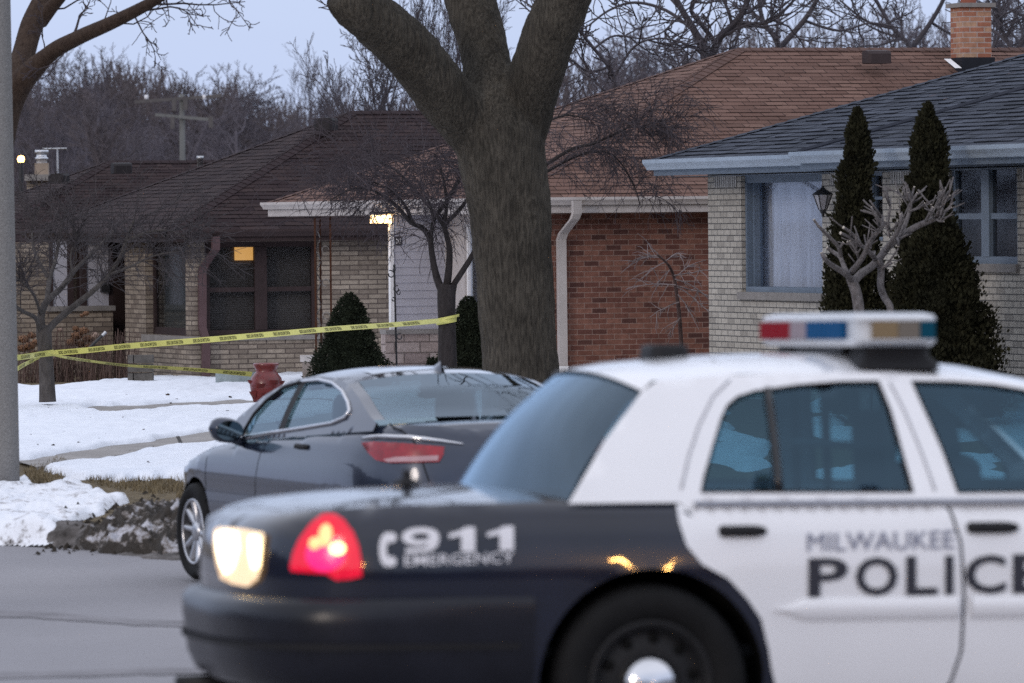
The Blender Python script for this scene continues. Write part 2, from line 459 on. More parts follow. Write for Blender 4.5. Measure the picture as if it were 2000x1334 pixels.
def snow_sheet(polys, X0, X1, Y0, Y1, nx, ny, mat, amp, th):
    xs = np.linspace(X0, X1, nx); ys = 1 / np.linspace(1 / Y0, 1 / Y1, ny)          # even spacing in depth as seen from the road
    H = np.zeros((ny, nx)); Z = np.zeros((ny, nx))
    for j, y in enumerate(ys):
        for i, x in enumerate(xs):
            z = ramp_z(x, y); Z[j, i] = z
            px, py = proj((x, y, z + 0.03))
            if px < -80 or px > 2100: continue
            px += 9 * noise.noise(Vector((x * 4, y * 1.2, 0.3))); py += 4 * noise.noise(Vector((x * 3, y * 1.0, 5.3))) + 1.5 * noise.noise(Vector((x * 9, y * 3, 2)))
            for poly in polys:
                if in_poly(px, py, poly) and (x < 1.2 or noise.fractal(Vector((x * .9, y * .32, 8.0)), 1.0, 2.0, 3) > -.05): H[j, i] = 1.0; break
    B = H
    for _ in range(7):
        Q = np.pad(B, 1, mode='edge'); B = (Q[:-2, 1:-1] + Q[2:, 1:-1] + Q[1:-1, :-2] + Q[1:-1, 2:] + 2 * Q[1:-1, 1:-1]) / 6
    idx = -np.ones((ny, nx), int); vs = []; fs = []
    ok = B > 0.02
    for j in range(ny):
        for i in range(nx):
            if not ok[j, i]: continue
            x, y = xs[i], ys[j]; t = (B[j, i] - 0.42) / 0.5
            nz = amp * (0.020 * noise.fractal(Vector((x * 2.6, y * 0.6, 0)), 1.0, 2.0, 4) + 0.012 * noise.noise(Vector((x * 7, y * 1.8, 4))) + .006 * noise.noise(Vector((x * 19, y * 5, 4))))
            h = th * math.sqrt(min(1, t)) + min(1, t * 2) * nz if t > 0 else -0.05 * min(1, -t * 2)
            idx[j, i] = len(vs); vs.append((x, y, Z[j, i] + 0.004 + h))
    for j in range(ny - 1):
        for i in range(nx - 1):
            q = (idx[j, i], idx[j, i + 1], idx[j + 1, i + 1], idx[j + 1, i])
            if min(q) >= 0 and max(vs[k][2] - Z[j, i] for k in q) > -.03: fs.append(q)
    mb = MB(); mb.v = vs; mb.f = fs
    return mb.build('snow', mat, smooth_=True)
def specked():
    mt, t, bs = nodes('gritty_snow'); tc = t.nodes.new('ShaderNodeTexCoord')
    mp = t.nodes.new('ShaderNodeMapping'); mp.inputs['Scale'].default_value = (1, .45, 1); t.links.new(tc.outputs['Object'], mp.inputs[0])
    n = t.nodes.new('ShaderNodeTexNoise'); n.inputs['Scale'].default_value = 7; n.inputs['Detail'].default_value = 9; n.inputs['Roughness'].default_value = .72
    t.links.new(mp.outputs[0], n.inputs['Vector'])
    r = t.nodes.new('ShaderNodeValToRGB'); e_ = r.color_ramp.elements
    e_[0].position = .34; e_[0].color = (.05, .042, .036, 1); e_[1].position = .47; e_[1].color = (.78, .80, .85, 1); q = e_.new(.40); q.color = (.42, .41, .42, 1)
    t.links.new(n.outputs['Fac'], r.inputs[0]); t.links.new(r.outputs[0], bs.inputs['Base Color']); bs.inputs['Roughness'].default_value = .7
    bp = t.nodes.new('ShaderNodeBump'); bp.inputs['Strength'].default_value = .6; bp.inputs['Distance'].default_value = .03
    n2 = t.nodes.new('ShaderNodeTexNoise'); n2.inputs['Scale'].default_value = 18; n2.inputs['Detail'].default_value = 6; t.links.new(mp.outputs[0], n2.inputs['Vector']); t.links.new(n2.outputs['Fac'], bp.inputs['Height']); t.links.new(bp.outputs[0], bs.inputs['Normal'])
    return mt
SNOW_R = [[(640, 783), (900, 776), (1250, 772), (1280, 800), (1200, 850), (1050, 880), (900, 905), (760, 900), (700, 870), (720, 820)],
          [(1330, 785), (1500, 775), (1700, 782), (1900, 790), (2080, 800), (2080, 930), (1900, 940), (1700, 935), (1500, 925), (1340, 900)]]
tag(snow_sheet(SNOW[:3], -9.0, 1.7, 50.0, 97.0, 330, 440, m_snow, 1.0, .075), kind='structure')
tag(snow_sheet(SNOW[3:], -6.0, -1.8, 45.2, 56.0, 200, 200, specked(), 2.6, .06), kind='structure')
tag(snow_sheet(SNOW_R, -2.2, 6.0, 46.0, 82.0, 150, 160, m_snow, 1.2, .07), kind='structure')


# ploughed heap of dirty snow at the kerb: one mass, dark crumbs in grey snow
def dirty():
    mt, t, b = nodes('dirty_snow')
    tc = t.nodes.new('ShaderNodeTexCoord')
    n = t.nodes.new('ShaderNodeTexNoise'); n.inputs['Scale'].default_value = 4.6; n.inputs['Detail'].default_value = 10; n.inputs['Roughness'].default_value = 0.66
    mp = t.nodes.new('ShaderNodeMapping'); mp.inputs['Scale'].default_value = (1, .6, 1.6); mp.inputs['Rotation'].default_value = (0, .5, 0); t.links.new(tc.outputs['Object'], mp.inputs[0]); t.links.new(mp.outputs[0], n.inputs['Vector'])
    r = t.nodes.new('ShaderNodeValToRGB'); e = r.color_ramp.elements
    e[0].position = 0.52; e[0].color = (0.030, 0.024, 0.019, 1); e[1].position = 0.63; e[1].color = (0.46, 0.46, 0.50, 1)
    q = r.color_ramp.elements.new(0.535); q.color = (0.13, 0.11, 0.095, 1)
    t.links.new(n.outputs['Fac'], r.inputs[0]); t.links.new(r.outputs[0], b.inputs['Base Color'])
    b.inputs['Roughness'].default_value = 0.9
    bp = t.nodes.new('ShaderNodeBump'); bp.inputs['Strength'].default_value = 0.8; bp.inputs['Distance'].default_value = 0.03
    n2 = t.nodes.new('ShaderNodeTexNoise'); n2.inputs['Scale'].default_value = 30; n2.inputs['Detail'].default_value = 5
    t.links.new(tc.outputs['Object'], n2.inputs['Vector']); t.links.new(n2.outputs['Fac'], bp.inputs['Height'])
    t.links.new(bp.outputs[0], b.inputs['Normal'])
    return mt
m_dirty = dirty()
def heap(name, poly, hmax, mat, res=90, seed=0, rough=0.1, fall=None):
    pts = [G(*p) for p in poly]
    x0 = min(p.x for p in pts) - 0.1; x1 = max(p.x for p in pts) + 0.1
    y0 = min(p.y for p in pts) - 0.1; y1 = max(p.y for p in pts) + 0.1
    mb = MB(); idx = {}
    pl = [(p.x, p.y) for p in pts]
    Hm = np.zeros((res, res))
    for j in range(res):
        for i in range(res):
            x = x0 + (x1 - x0) * i / (res - 1); y = y0 + (y1 - y0) * j / (res - 1)
            xx = x + 0.12 * noise.noise(Vector((x * 3, y * 2, seed))); yy = y + 0.4 * noise.noise(Vector((x * 3, y * 2, seed + 7)))
            Hm[j, i] = 1.0 if in_poly(xx, yy, pl) else 0.0
    Bm = Hm.copy()
    for _ in range(9):
        Q = np.pad(Bm, 1, mode='edge')
        Bm = (Q[:-2, 1:-1] + Q[2:, 1:-1] + Q[1:-1, :-2] + Q[1:-1, 2:] + 2 * Q[1:-1, 1:-1]) / 6
    for j in range(res):
        for i in range(res):
            if Bm[j, i] > 0.015:
                x = x0 + (x1 - x0) * i / (res - 1); y = y0 + (y1 - y0) * j / (res - 1)
                t0_ = (Bm[j, i] - 0.35) / 0.65; t = max(0.0, t0_)
                nz = noise.fractal(Vector((x * 4, y * 2.4, seed)), 0.8, 2.1, 6)
                idx[(j, i)] = len(mb.v)
                kx = interp(fall, proj((x, y, .1))[0]) if fall else 1.0
                mb.v.append((x, y, ramp_z(x, y) + (0.0 if t0_ > 0 else -.08 * min(1, -t0_ * 2)) + kx * hmax * math.sqrt(t) * (0.8 + 0.55 * nz) + rough * t * (noise.noise(Vector((x * 13, y * 7, seed))) + .6 * noise.noise(Vector((x * 31, y * 14, seed))))))
    for (j, i) in list(idx):
        q = [(j, i), (j, i + 1), (j + 1, i + 1), (j + 1, i)]
        if all(k in idx for k in q): mb.f.append(tuple(idx[k] for k in q))
    return mb.build(name, mat, smooth_=True)
o = heap('snow_heap', [(110, 1052), (180, 1034), (260, 1020), (340, 1012), (450, 1016), (480, 1060), (440, 1086), (340, 1090), (240, 1084), (150, 1072)], 0.16, m_dirty, 190, 2.2, 0.075, [(110, .2), (160, .45), (230, .75), (320, 1.0)])
tag(o, 'ploughed heap of dirty snow and black soil at the kerb in front of the grey sedan', 'snow heap', kind='stuff')
m_mud = M('kerb_mud', (0.05, 0.043, 0.036), 0.9, var=0.6, scale=6, bump=0.8, bscale=25, col2=(0.19, 0.175, 0.17))
o = heap('roadside_slush', [(-40, 1030), (60, 1024), (130, 1012), (200, 1040), (330, 1068), (420, 1084), (340, 1096), (200, 1076), (90, 1066), (-40, 1062)], 0.03, m_mud, 110, 5.5, 0.02)
tag(o, 'strip of dark slush and grit along the road edge', 'slush', kind='stuff')
# clods of soil: uncountable crumbs
mb = MB(); rg = random.Random(11)
for k in range(420):
    px = rg.gauss(235, 85); py = rg.gauss(1035, 30)
    if px < 0 or px > 420 or py > 1085 or py < 965: continue
    p = G(px, py); r_ = rg.uniform(0.008, 0.032) * (1 if rg.random() < 0.9 else 1.8)
    h = 0.0
    vs = []
    for a in range(5):
        an = a * 1.257 + rg.random(); vs.append(p + Vector((math.cos(an) * r_, math.sin(an) * r_, rg.uniform(0, .5) * r_)))
    top = p + Vector((0, 0, r_ * rg.uniform(0.8, 1.8) + h))
    for a in range(5): mb.face([vs[a], vs[(a + 1) % 5], top])
tag(mb.build('soil_crumbs', M('soil', (0.03, 0.025, 0.02), 0.95, var=0.4, scale=30)), 'loose crumbs of dark soil scattered round the dirty snow heap', 'soil', kind='stuff')
# dry grass blades on the thawed patch
mb = MB()
gp = [(100, 905), (112, 896), (180, 925), (262, 935), (345, 940), (350, 962), (300, 966), (240, 958), (200, 950), (130, 930), (110, 942), (60, 950), (46, 920)]
for k in range(9000):
    px = rg.uniform(40, 430); py = rg.uniform(893, 975)
    if not in_poly(px, py, gp) and not (px > 345 and 935 < py < 975): continue
    p = G(px, py); hh = rg.uniform(0.02, 0.075); a = rg.uniform(0, 6.28); ln = rg.uniform(0.0, 0.06)
    d = Vector((math.cos(a), math.sin(a), 0)); s_ = Vector((-d.y, d.x, 0)) * 0.005
    mb.face([p - s_, p + s_, p + d * ln + Vector((0, 0, hh))])
tag(mb.build('grass', M('straw_grass', (0.13, 0.10, 0.06), 0.9, var=0.5, scale=7, col2=(0.25, 0.20, 0.12)), recalc=False), 'flattened straw coloured grass on the thawed verge by the concrete post', 'grass', kind='stuff')

# ------------------------------------------------------------------ houses
m_h3brick = brickmat('red_brown_brick', [(0.0, (0.076, 0.036, 0.031)), (0.28, (0.137, 0.059, 0.046)), (0.6, (0.176, 0.080, 0.059)), (1.0, (0.211, 0.101, 0.075))], (0.24, 0.165, 0.14), 0.203, 0.0677, 0.0048, bump=0.3)
m_h4brick = brickmat('cream_brick', [(0.0, (0.299, 0.277, 0.247)), (0.2, (0.381, 0.355, 0.315)), (1.0, (0.453, 0.423, 0.373))], (0.10, 0.098, 0.098), 0.203, 0.0677, 0.0062, bump=0.3, grime=0.15)
m_h4soldier = brickmat('cream_soldier_brick', [(0.0, (0.40, 0.38, 0.36)), (1.0, (0.55, 0.53, 0.50))], (0.05, 0.05, 0.055), 0.067, 0.30, 0.009, offset=0.0, grime=0.15)
m_h2brick = brickmat('tan_brick', [(0.0, (0.176, 0.144, 0.120)), (0.4, (0.256, 0.216, 0.176)), (1.0, (0.336, 0.284, 0.232))], (0.105, 0.085, 0.075), 0.295, 0.0735, 0.009, bump=0.4)
m_stone = brickmat('lannon_stone', [(0.0, (0.26, 0.21, 0.20)), (0.5, (0.34, 0.28, 0.26)), (1.0, (0.42, 0.36, 0.34))], (0.17, 0.14, 0.13), 0.36, 0.145, 0.010, offset=0.37, bump=0.8, msm=0.5)
m_block = brickmat('dark_block', [(0.0, (0.10, 0.09, 0.085)), (1.0, (0.17, 0.155, 0.145))], (0.03, 0.03, 0.03), 0.5, 0.2, 0.012, bump=0.6)
def shingles(name, cols, gap=(0.02, 0.015, 0.015)):  # dark gap colour doubles as painted shadow lines between the courses
    return brickmat(name, cols, gap, 0.31, 0.14, 0.006, offset=0.37, bump=0.0, grime=0.2, rough=0.93, noise_s=40)
m_roof3 = shingles('brown_shingles', [(0.0, (0.114, 0.065, 0.051)), (0.4, (0.134, 0.077, 0.061)), (0.75, (0.152, 0.089, 0.071)), (1.0, (0.174, 0.104, 0.082))], (0.022, 0.014, 0.013))
m_roof2 = shingles('dark_maroon_shingles', [(0.0, (0.023, 0.014, 0.016)), (0.5, (0.031, 0.020, 0.021)), (1.0, (0.041, 0.027, 0.027))], (0.007, 0.005, 0.006))
m_roof4 = shingles('slate_blue_shingles', [(0.0, (0.037, 0.043, 0.058)), (0.5, (0.052, 0.060, 0.080)), (1.0, (0.070, 0.080, 0.105))], (0.008, 0.010, 0.015))
m_cream = M('cream_paint', (0.45, 0.415, 0.40), 0.6, var=0.1, scale=4)
m_white = M('white_paint', (0.72, 0.71, 0.71), 0.55, var=0.08, scale=4)
m_bluetrim = M('blue_grey_paint', (0.13, 0.17, 0.225), 0.5, var=0.12, scale=3)
m_lightblue = M('pale_blue_gutter', (0.30, 0.365, 0.445), 0.45, var=0.1, scale=3)
m_brownp = M('dark_brown_paint', (0.040, 0.027, 0.027), 0.6, var=0.2, scale=4)
m_sill = M('limestone_sill', (0.24, 0.225, 0.215), 0.85, var=0.15, scale=5, bump=0.2)
m_siding = M('white_lilac_siding', (0.40, 0.395, 0.44), 0.6, var=0.06, scale=3)
m_black = M('black_metal', (0.015, 0.015, 0.017), 0.5, var=0.2)
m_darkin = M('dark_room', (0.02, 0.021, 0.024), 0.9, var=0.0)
m_metal = M('galvanised_metal', (0.45, 0.46, 0.48), 0.4, metal=0.8, var=0.15)
m_rust = M('rusty_iron', (0.17, 0.06, 0.025), 0.85, var=0.6, scale=10, col2=(0.07, 0.035, 0.025))
m_pane = glassmat('window_pane', (0.72, 0.76, 0.82), 0.02, 0.03)
m_pane2 = glassmat('storm_pane', (0.50, 0.52, 0.55), 0.03, 0.08)
m_curtain = M('sheer_curtain', (0.66, 0.68, 0.74), 0.9, var=0.12, scale=3, stretch=(6, 6, 0.5))
m_blind = M('window_blind', (0.19, 0.165, 0.145), 0.8, var=0.12, scale=2)
m_blinddk = M('dark_window_blind', (0.085, 0.085, 0.10), 0.8, var=0.3, scale=1.5)

UP = Vector((0, 0, 1))
def hit(O, e, px, py):
    n = Vector((-e.y, e.x, 0)); d = ray(px, py)
    t = (O - CAM).dot(n) / d.dot(n)
    q = CAM + d * t
    return (q - O).dot(e), q.z
def wall(mb, O, e, n, s0, s1, z0, z1, holes=(), reveal=0.12):
    ss = sorted(set([s0, s1] + [h[k] for h in holes for k in (0, 1)])); zs = sorted(set([z0, z1] + [h[k] for h in holes for k in (2, 3)]))
    Q = lambda s, z, dd=0.0: Vector((O.x, O.y, 0)) + e * s + n * dd + UP * z
    for a, b in zip(ss, ss[1:]):
        for c, d in zip(zs, zs[1:]):
            if a < s0 - 1e-6 or b > s1 + 1e-6: continue
            mid = ((a + b) / 2, (c + d) / 2)
            if any(h[0] < mid[0] < h[1] and h[2] < mid[1] < h[3] for h in holes): continue
            mb.face([Q(a, c), Q(b, c), Q(b, d), Q(a, d)], [(a, c), (b, c), (b, d), (a, d)])
    for h in holes:
        a, b, c, d = h
        mb.face([Q(a, c), Q(a, d), Q(a, d, -reveal), Q(a, c, -reveal)], [(0, c), (0, d), (reveal, d), (reveal, c)])
        mb.face([Q(b, c), Q(b, d), Q(b, d, -reveal), Q(b, c, -reveal)], [(0, c), (0, d), (reveal, d), (reveal, c)])
        mb.face([Q(a, d), Q(b, d), Q(b, d, -reveal), Q(a, d, -reveal)], [(a, 0), (b, 0), (b, reveal), (a, reveal)])
        mb.face([Q(a, c), Q(b, c), Q(b, c, -reveal), Q(a, c, -reveal)], [(a, 0), (b, 0), (b, reveal), (a, reveal)])
def wbox(mb, O, e, n, s0, s1, z0, z1, d0, d1):
    c = Vector((O.x, O.y, 0)) + e * ((s0 + s1) / 2) + n * ((d0 + d1) / 2) + UP * ((z0 + z1) / 2)
    mb.box(c, (abs(s1 - s0), abs(d1 - d0), abs(z1 - z0)), (e, n, UP))
def window(parent, O, e, n, s0, s1, z0, z1, rec, fw, mframe, mglass, cols=1, rails=(), deep=0.06, behind=None, bdist=0.12, mull=None):
    """frame (part) with the pane (sub-part) and, behind it, blind or curtain"""
    mb = MB()
    d0, d1 = -rec - deep, -rec
    wbox(mb, O, e, n, s0, s0 + fw, z0, z1, d0, d1); wbox(mb, O, e, n, s1 - fw, s1, z0, z1, d0, d1)
    wbox(mb, O, e, n, s0 + fw, s1 - fw, z0, z0 + fw, d0, d1); wbox(mb, O, e, n, s0 + fw, s1 - fw, z1 - fw, z1, d0, d1)
    mw = mull or fw * 1.3
    for i in range(1, cols):
        s = s0 + (s1 - s0) * i / cols
        wbox(mb, O, e, n, s - mw / 2, s + mw / 2, z0 + fw, z1 - fw, d0, d1 + 0.01)
    for r in rails:
        z = z0 + (z1 - z0) * r
        for i in range(cols):
            sa = s0 + (s1 - s0) * i / cols + fw * 1.02; sb = s0 + (s1 - s0) * (i + 1) / cols - fw * 1.02
            wbox(mb, O, e, n, sa, sb, z - fw * 0.4, z + fw * 0.4, d0 + 0.005, d1 - 0.008)
    f = sub(mb.build('window', mframe, parent))
    g = MB(); Q = lambda s, z, d: Vector((O.x, O.y, 0)) + e * s + n * d + UP * z
    dd = -rec - deep * 0.6
    g.face([Q(s0 + fw * .5, z0 + fw * .5, dd), Q(s1 - fw * .5, z0 + fw * .5, dd), Q(s1 - fw * .5, z1 - fw * .5, dd), Q(s0 + fw * .5, z1 - fw * .5, dd)])
    g.build('pane', mglass, f)
    if behind is not None:
        kind, mat = behind
        c = MB(); db = -rec - deep - bdist
        if kind == 'blind':
            z = z0 + 0.03
            while z < z1 - 0.02:
                c.face([Q(s0 + .03, z, db + .004), Q(s1 - .03, z, db + .004), Q(s1 - .03, z + .035, db - .004), Q(s0 + .03, z + .035, db - .004)])
                z += 0.034
            c.build('blind', mat, f, recalc=False)
        elif kind == 'curtain':
            rows = []
            N = 90
            for i in range(N + 1):
                s = s0 + (s1 - s0) * (0.0 + i / N)
                ph = 0.028 * math.sin(i * 1.25 + 0.8 * math.sin(i * 0.37)) + 0.02 * math.sin(i * 0.5)
                rows.append([Q(s, z0 + 0.02, db + ph), Q(s, (z0 + z1) / 2, db + ph * 0.9), Q(s, z1 - 0.01, db + ph * 0.6)])
            c.grid(rows); c.build('curtain', mat, f, smooth_=True)
    return f
_rt = random.Random(17)
def course_face(mb, A, B, C, D, edge, step=0.14, butt=0.010):
    """shingle courses on a roof face; A-B is the eave, D-C the upper edge"""
    A, B, C, D = map(Vector, (A, B, C, D))
    nrm = (B - A).cross(D - A).normalized()
    if nrm.z < 0: nrm = -nrm
    ed = (B - A).normalized(); sl = nrm.cross(ed)
    if sl.z < 0: sl = -sl
    T = (D - A).dot(sl); n = max(2, int(T / step)); off = A.dot(ed)
    for k in range(n):
        f0, f1 = k / n, (k + 1) / n
        l0, r0 = A.lerp(D, f0), B.lerp(C, f0); l1, r1 = A.lerp(D, min(1, f1 + 0.001)), B.lerp(C, min(1, f1 + .001))
        t0, t1 = k * step + 0.004, (k + 1) * step - 0.004
        u = lambda p: p.dot(ed)
        W = (r0 - l0).length; m = max(1, int(W / .31))
        for j in range(m):
            g0, g1 = j / m, (j + 1) / m; bt = butt * _rt.choice((.5, .8, 1.0, 1.2)); dp = sl * (-.012 * _rt.random())
            p0, p1 = l0.lerp(r0, g0), l0.lerp(r0, g1); q0, q1 = l1.lerp(r1, g0), l1.lerp(r1, g1)
            a, b, c, d = p0 + nrm * bt + dp, p1 + nrm * bt + dp, q1 + nrm * 0.001, q0 + nrm * 0.001
            mb.face([a, b, c, d], [(u(a), t0), (u(b), t0), (u(c), t1), (u(d), t1)])
            mb.face([p0 - nrm * .002 + dp, p1 - nrm * .002 + dp, b, a], [(u(p0), t0 - .003), (u(p1), t0 - .003), (u(b), t0 - .003), (u(a), t0 - .003)])
def ridge_caps(mb, a, b, n1, n2, w=0.13, step=0.16):
    a, b = Vector(a), Vector(b); d = (b - a).normalized(); L = (b - a).length; k = int(L / step)
    l1 = n1.cross(d).normalized(); l2 = n2.cross(d).normalized()
    if (l1 - l2).length < 0.5 or l1.dot(l2) > 0: l2 = -l2
    if l1.z > 0: l1 = -l1
    if l2.z > 0: l2 = -l2
    for i in range(k):
        p, q = a.lerp(b, i / k), a.lerp(b, min(1, (i + 1.12) / k))
        for l, nn in ((l1, n1), (l2, n2)):
            mb.face([p + nn * .024, q + nn * .014, q + l * w + nn * .012, p + l * w + nn * .022])
            mb.face([p + nn * .024, p + l * w + nn * .022, p + l * w + nn * .01, p + nn * .01])
def hip_roof(parent, En, L1, L2, z0, pitch, mat, gut_mat, gut=(0.11, 0.10), fascia=0.16, left_gut=True, caps=None):
    k = L2 / 2; zr = z0 + pitch * k
    H = lambda v, z: Vector((v.x, v.y, z))
    A, B = H(En, z0), H(En + E1 * L1, z0); Cc, D = H(En + E1 * L1 + E2 * L2, z0), H(En + E2 * L2, z0)
    R1, R2 = H(En + (E1 + E2) * k, zr), H(En + E1 * (L1 - k) + E2 * k, zr)
    mb = MB()
    course_face(mb, A, B, R2, R1, None); course_face(mb, D, A, R1, R1, None)
    course_face(mb, B, Cc, R2, R2, None); course_face(mb, Cc, D, R1, R2, None)
    roof = sub(mb.build('roof', mat, parent, recalc=False))
    nn = (B - A).cross(R1 - A).normalized(); nl = (A - D).cross(R1 - D).normalized()
    nn = nn if nn.z > 0 else -nn; nl = nl if nl.z > 0 else -nl
    nf = Vector((-nn.x, -nn.y, nn.z)); nr = Vector((-nl.x, -nl.y, nl.z))
    c = MB()
    ridge_caps(c, A, R1, nn, nl); ridge_caps(c, D, R1, nl, nf); ridge_caps(c, R1, R2, nn, nf); ridge_caps(c, B, R2, nn, nr)
    c.build('ridge_cap', caps or mat, roof)
    f = MB()
    def board(p, e, nrm, L, z_t, z_b, d0, d1):
        ctr = Vector((p.x, p.y, 0)) + e * (L / 2) + nrm * ((d0 + d1) / 2) + UP * ((z_t + z_b) / 2)
        f.box(ctr, (L, abs(d1 - d0), z_t - z_b), (e, nrm, UP))
    board(A, E1, -E2, L1, z0 - 0.005, z0 - fascia, -0.03, -0.002)
    board(D, -E2, -E1, L2, z0 - 0.005, z0 - fascia, -0.03, -0.002)
    # soffit
    f.face([H(A, z0 - fascia + .01), H(B, z0 - fascia + .01), H(B + E2 * 1.1, z0 - fascia + .01), H(A + E2 * 1.1, z0 - fascia + .01)])
    f.face([H(A, z0 - fascia + .012), H(D, z0 - fascia + .012), H(D + E1 * 1.3, z0 - fascia + .012), H(A + E1 * 1.3, z0 - fascia + .012)])
    f.build('fascia', gut_mat, parent)
    if gut:
        gh, gd = gut
        prof = [(0.0, -gh), (gd * .55, -gh), (gd * .7, -gh * .7), (gd, -gh * .35), (gd, 0.0), (gd * .9, 0.0), (gd * .9, -gh * .3), (0.0, -gh * .9)]
        g = MB()
        for (p, e, nrm, L) in ([(A, E1, -E2, L1)] + ([(D, -E2, -E1, L2)] if left_gut else [])):
            g.grid([[Vector((p.x, p.y, 0)) + e * s + nrm * (x + .001) + UP * (z0 + 0.012 + y) for x, y in prof] for s in (-0.02, L + .02)], closed=True)
        g.build('gutter', gut_mat, parent)
    return dict(A=A, B=B, C=Cc, D=D, R1=R1, R2=R2, nn=nn, nl=nl, roof=roof)

# ---- H3: brown roof, red-brown brick side wall
C3 = Vector((0.46, 79.07, 0)); En3 = Vector((-0.08, 78.36, 0)); zE3 = 2.775
h3 = wthing('brick_house', 'brick house with tan brown hip roof, red brick side wall and a lit porch light', 'house', (C3.x, C3.y, 0.3))
m_cap3 = M('brown_cap_shingles', (0.105, 0.063, 0.053), .93, var=.25, scale=7); m_cap2 = M('maroon_cap_shingles', (0.029, 0.019, 0.021), .93, var=.25, scale=7); m_cap4 = M('slate_cap_shingles', (0.045, 0.053, 0.072), .93, var=.25, scale=7)
R3 = hip_roof(h3, En3, 15.5, 10.47, zE3, 0.394, m_roof3, m_cream, gut=(0.10, 0.11), fascia=0.19, caps=m_cap3)
zt3 = zE3 - 0.17
mb = MB(); wall(mb, C3, E1, -E2, 0, 14.3, -0.1, zt3); mb.build('side_wall', m_h3brick, h3)
# front wall with the window between the big trunk and the crab apple
s_a, s_b = hit(C3, E2, 1000, 500)[0], hit(C3, E2, 907, 500)[0]
s_v = hit(C3, E2, 868, 500)[0]
mb = MB(); wz0, wz1 = 1.05, 2.45
wall(mb, C3, E2, -E1, 0, s_v + 0.16, -0.1, zt3, [(s_a, s_b, wz0, wz1)], 0.1)
Ow = Vector((C3.x, C3.y, 0)) + E2 * (s_v + .16)
wall(mb, Ow, E1, E2, 0, 3.2, -0.1, zt3); wall(mb, Ow + E1 * 3.2, E2, -E1, 0, 5.2, -0.1, zt3)
mb.build('front_wall', m_cream, h3)
window(h3, C3, E2, -E1, s_a, s_b, wz0, wz1, 0.03, 0.06, m_white, m_pane, 1, (), behind=('curtain', m_curtain))
# vestibule with clapboard side facing the camera
Ov = Vector((C3.x, C3.y, 0)) + E2 * s_v
vw = -hit(Ov, -E1, 768, 500)[0] if False else hit(Ov, -E1, 768, 500)[0]
zs_ = hit(Ov, -E1, 820, 643)[1]
mb = MB(); zc = zs_; k = 0
while zc < zt3 - 0.01:
    z2 = min(zt3, zc + 0.105)
    q = lambda s, z, d: Vector((Ov.x, Ov.y, 0)) - E1 * s - E2 * d + UP * z
    mb.face([q(0.0, zc, .018), q(vw, zc, .018), q(vw, z2, .003), q(0, z2, .003)])
    mb.face([q(0.0, zc, .018), q(vw, zc, .018), q(vw, zc, .0), q(0, zc, .0)])
    zc = z2
mb.face([q(vw, zs_, 0), q(vw, zt3, 0), q(vw, zt3, -.14), q(vw, zs_, -.14)]); mb.face([q(0, zs_, -.14), q(0, zt3, -.14), q(vw, zt3, -.14), q(vw, zs_, -.14)])
sid = mb.build('porch_siding', m_siding, h3)
mb = MB()
wbox(mb, Ov, -E1, -E2, vw, vw + 0.05, zs_, zt3, -0.06, 0.03); wbox(mb, Ov, -E1, -E2, -0.09, 0.0, zs_ - .6, zt3, -0.02, 0.03)
mb.build('corner_trim', m_white, h3)
mb = MB(); wall(mb, Ov, -E1, -E2, -0.02, vw + 0.12, -0.1, zs_ - 0.06); wbox(mb, Ov, -E1, -E2, -.02, vw + .12, -0.1, zs_ - .06, -.2, -0.002)
mb.build('stone_base', m_stone, h3)
mb = MB(); wbox(mb, Ov, -E1, -E2, -0.02, vw + 0.13, zs_ - 0.06, zs_ - 0.002, -0.22, 0.05); mb.build('stone_ledge', m_sill, h3)
# house number plate
def text_mesh(s, bold=0.0):
    cu = bpy.data.curves.new('t', 'FONT'); cu.body = s; cu.size = 1.0; cu.offset = bold; cu.resolution_u = 3
    ob = bpy.data.objects.new('t', cu); COL.objects.link(ob)
    dg = bpy.context.evaluated_depsgraph_get(); dg.update()
    me = bpy.data.meshes.new_from_object(ob.evaluated_get(dg))
    vs = [tuple(v.co) for v in me.vertices]; fs = [tuple(p.vertices) for p in me.polygons]
    bpy.data.objects.remove(ob); bpy.data.curves.remove(cu); bpy.data.meshes.remove(me)
    x0 = min(v[0] for v in vs); x1 = max(v[0] for v in vs); y0 = min(v[1] for v in vs); y1 = max(v[1] for v in vs)
    return [((v[0] - x0) / (x1 - x0), (v[1] - y0) / (y1 - y0)) for v in vs], fs
sn, zn = hit(Ov, -E1, 777, 471)
mb = MB(); wbox(mb, Ov, -E1, -E2, sn - .045, sn + .045, zn - .055, zn + .055, .02, .032)
npl = sub(mb.build('number_plate', m_black, h3))
mb = MB(); tv, tf = text_mesh('217', 0.03)
mb.add([Vector((Ov.x, Ov.y, 0)) - E1 * (sn + .036 - .072 * x) - E2 * .034 + UP * (zn - .035 + .07 * y) for x, y in tv], tf); mb.build('number', m_white, npl)
# lit porch light under the soffit
pl = P(744, 428, Ov.y - 0.25)
mb = MB(); mb.box(pl + Vector((0, 0, 0.0)), (0.24, 0.2, 0.11), (E1, E2, UP)); pf = glow('porch_lamp_glass', (1.0, 0.62, 0.26), 6.0, (0.9, 0.8, 0.6))
lam = MB(); lam.box(pl + UP * .085, (0.26, 0.22, 0.03), (E1, E2, UP))
pb = sub(lam.build('porch_light', m_black, h3)); mb.build('lamp_glass', pf, pb)
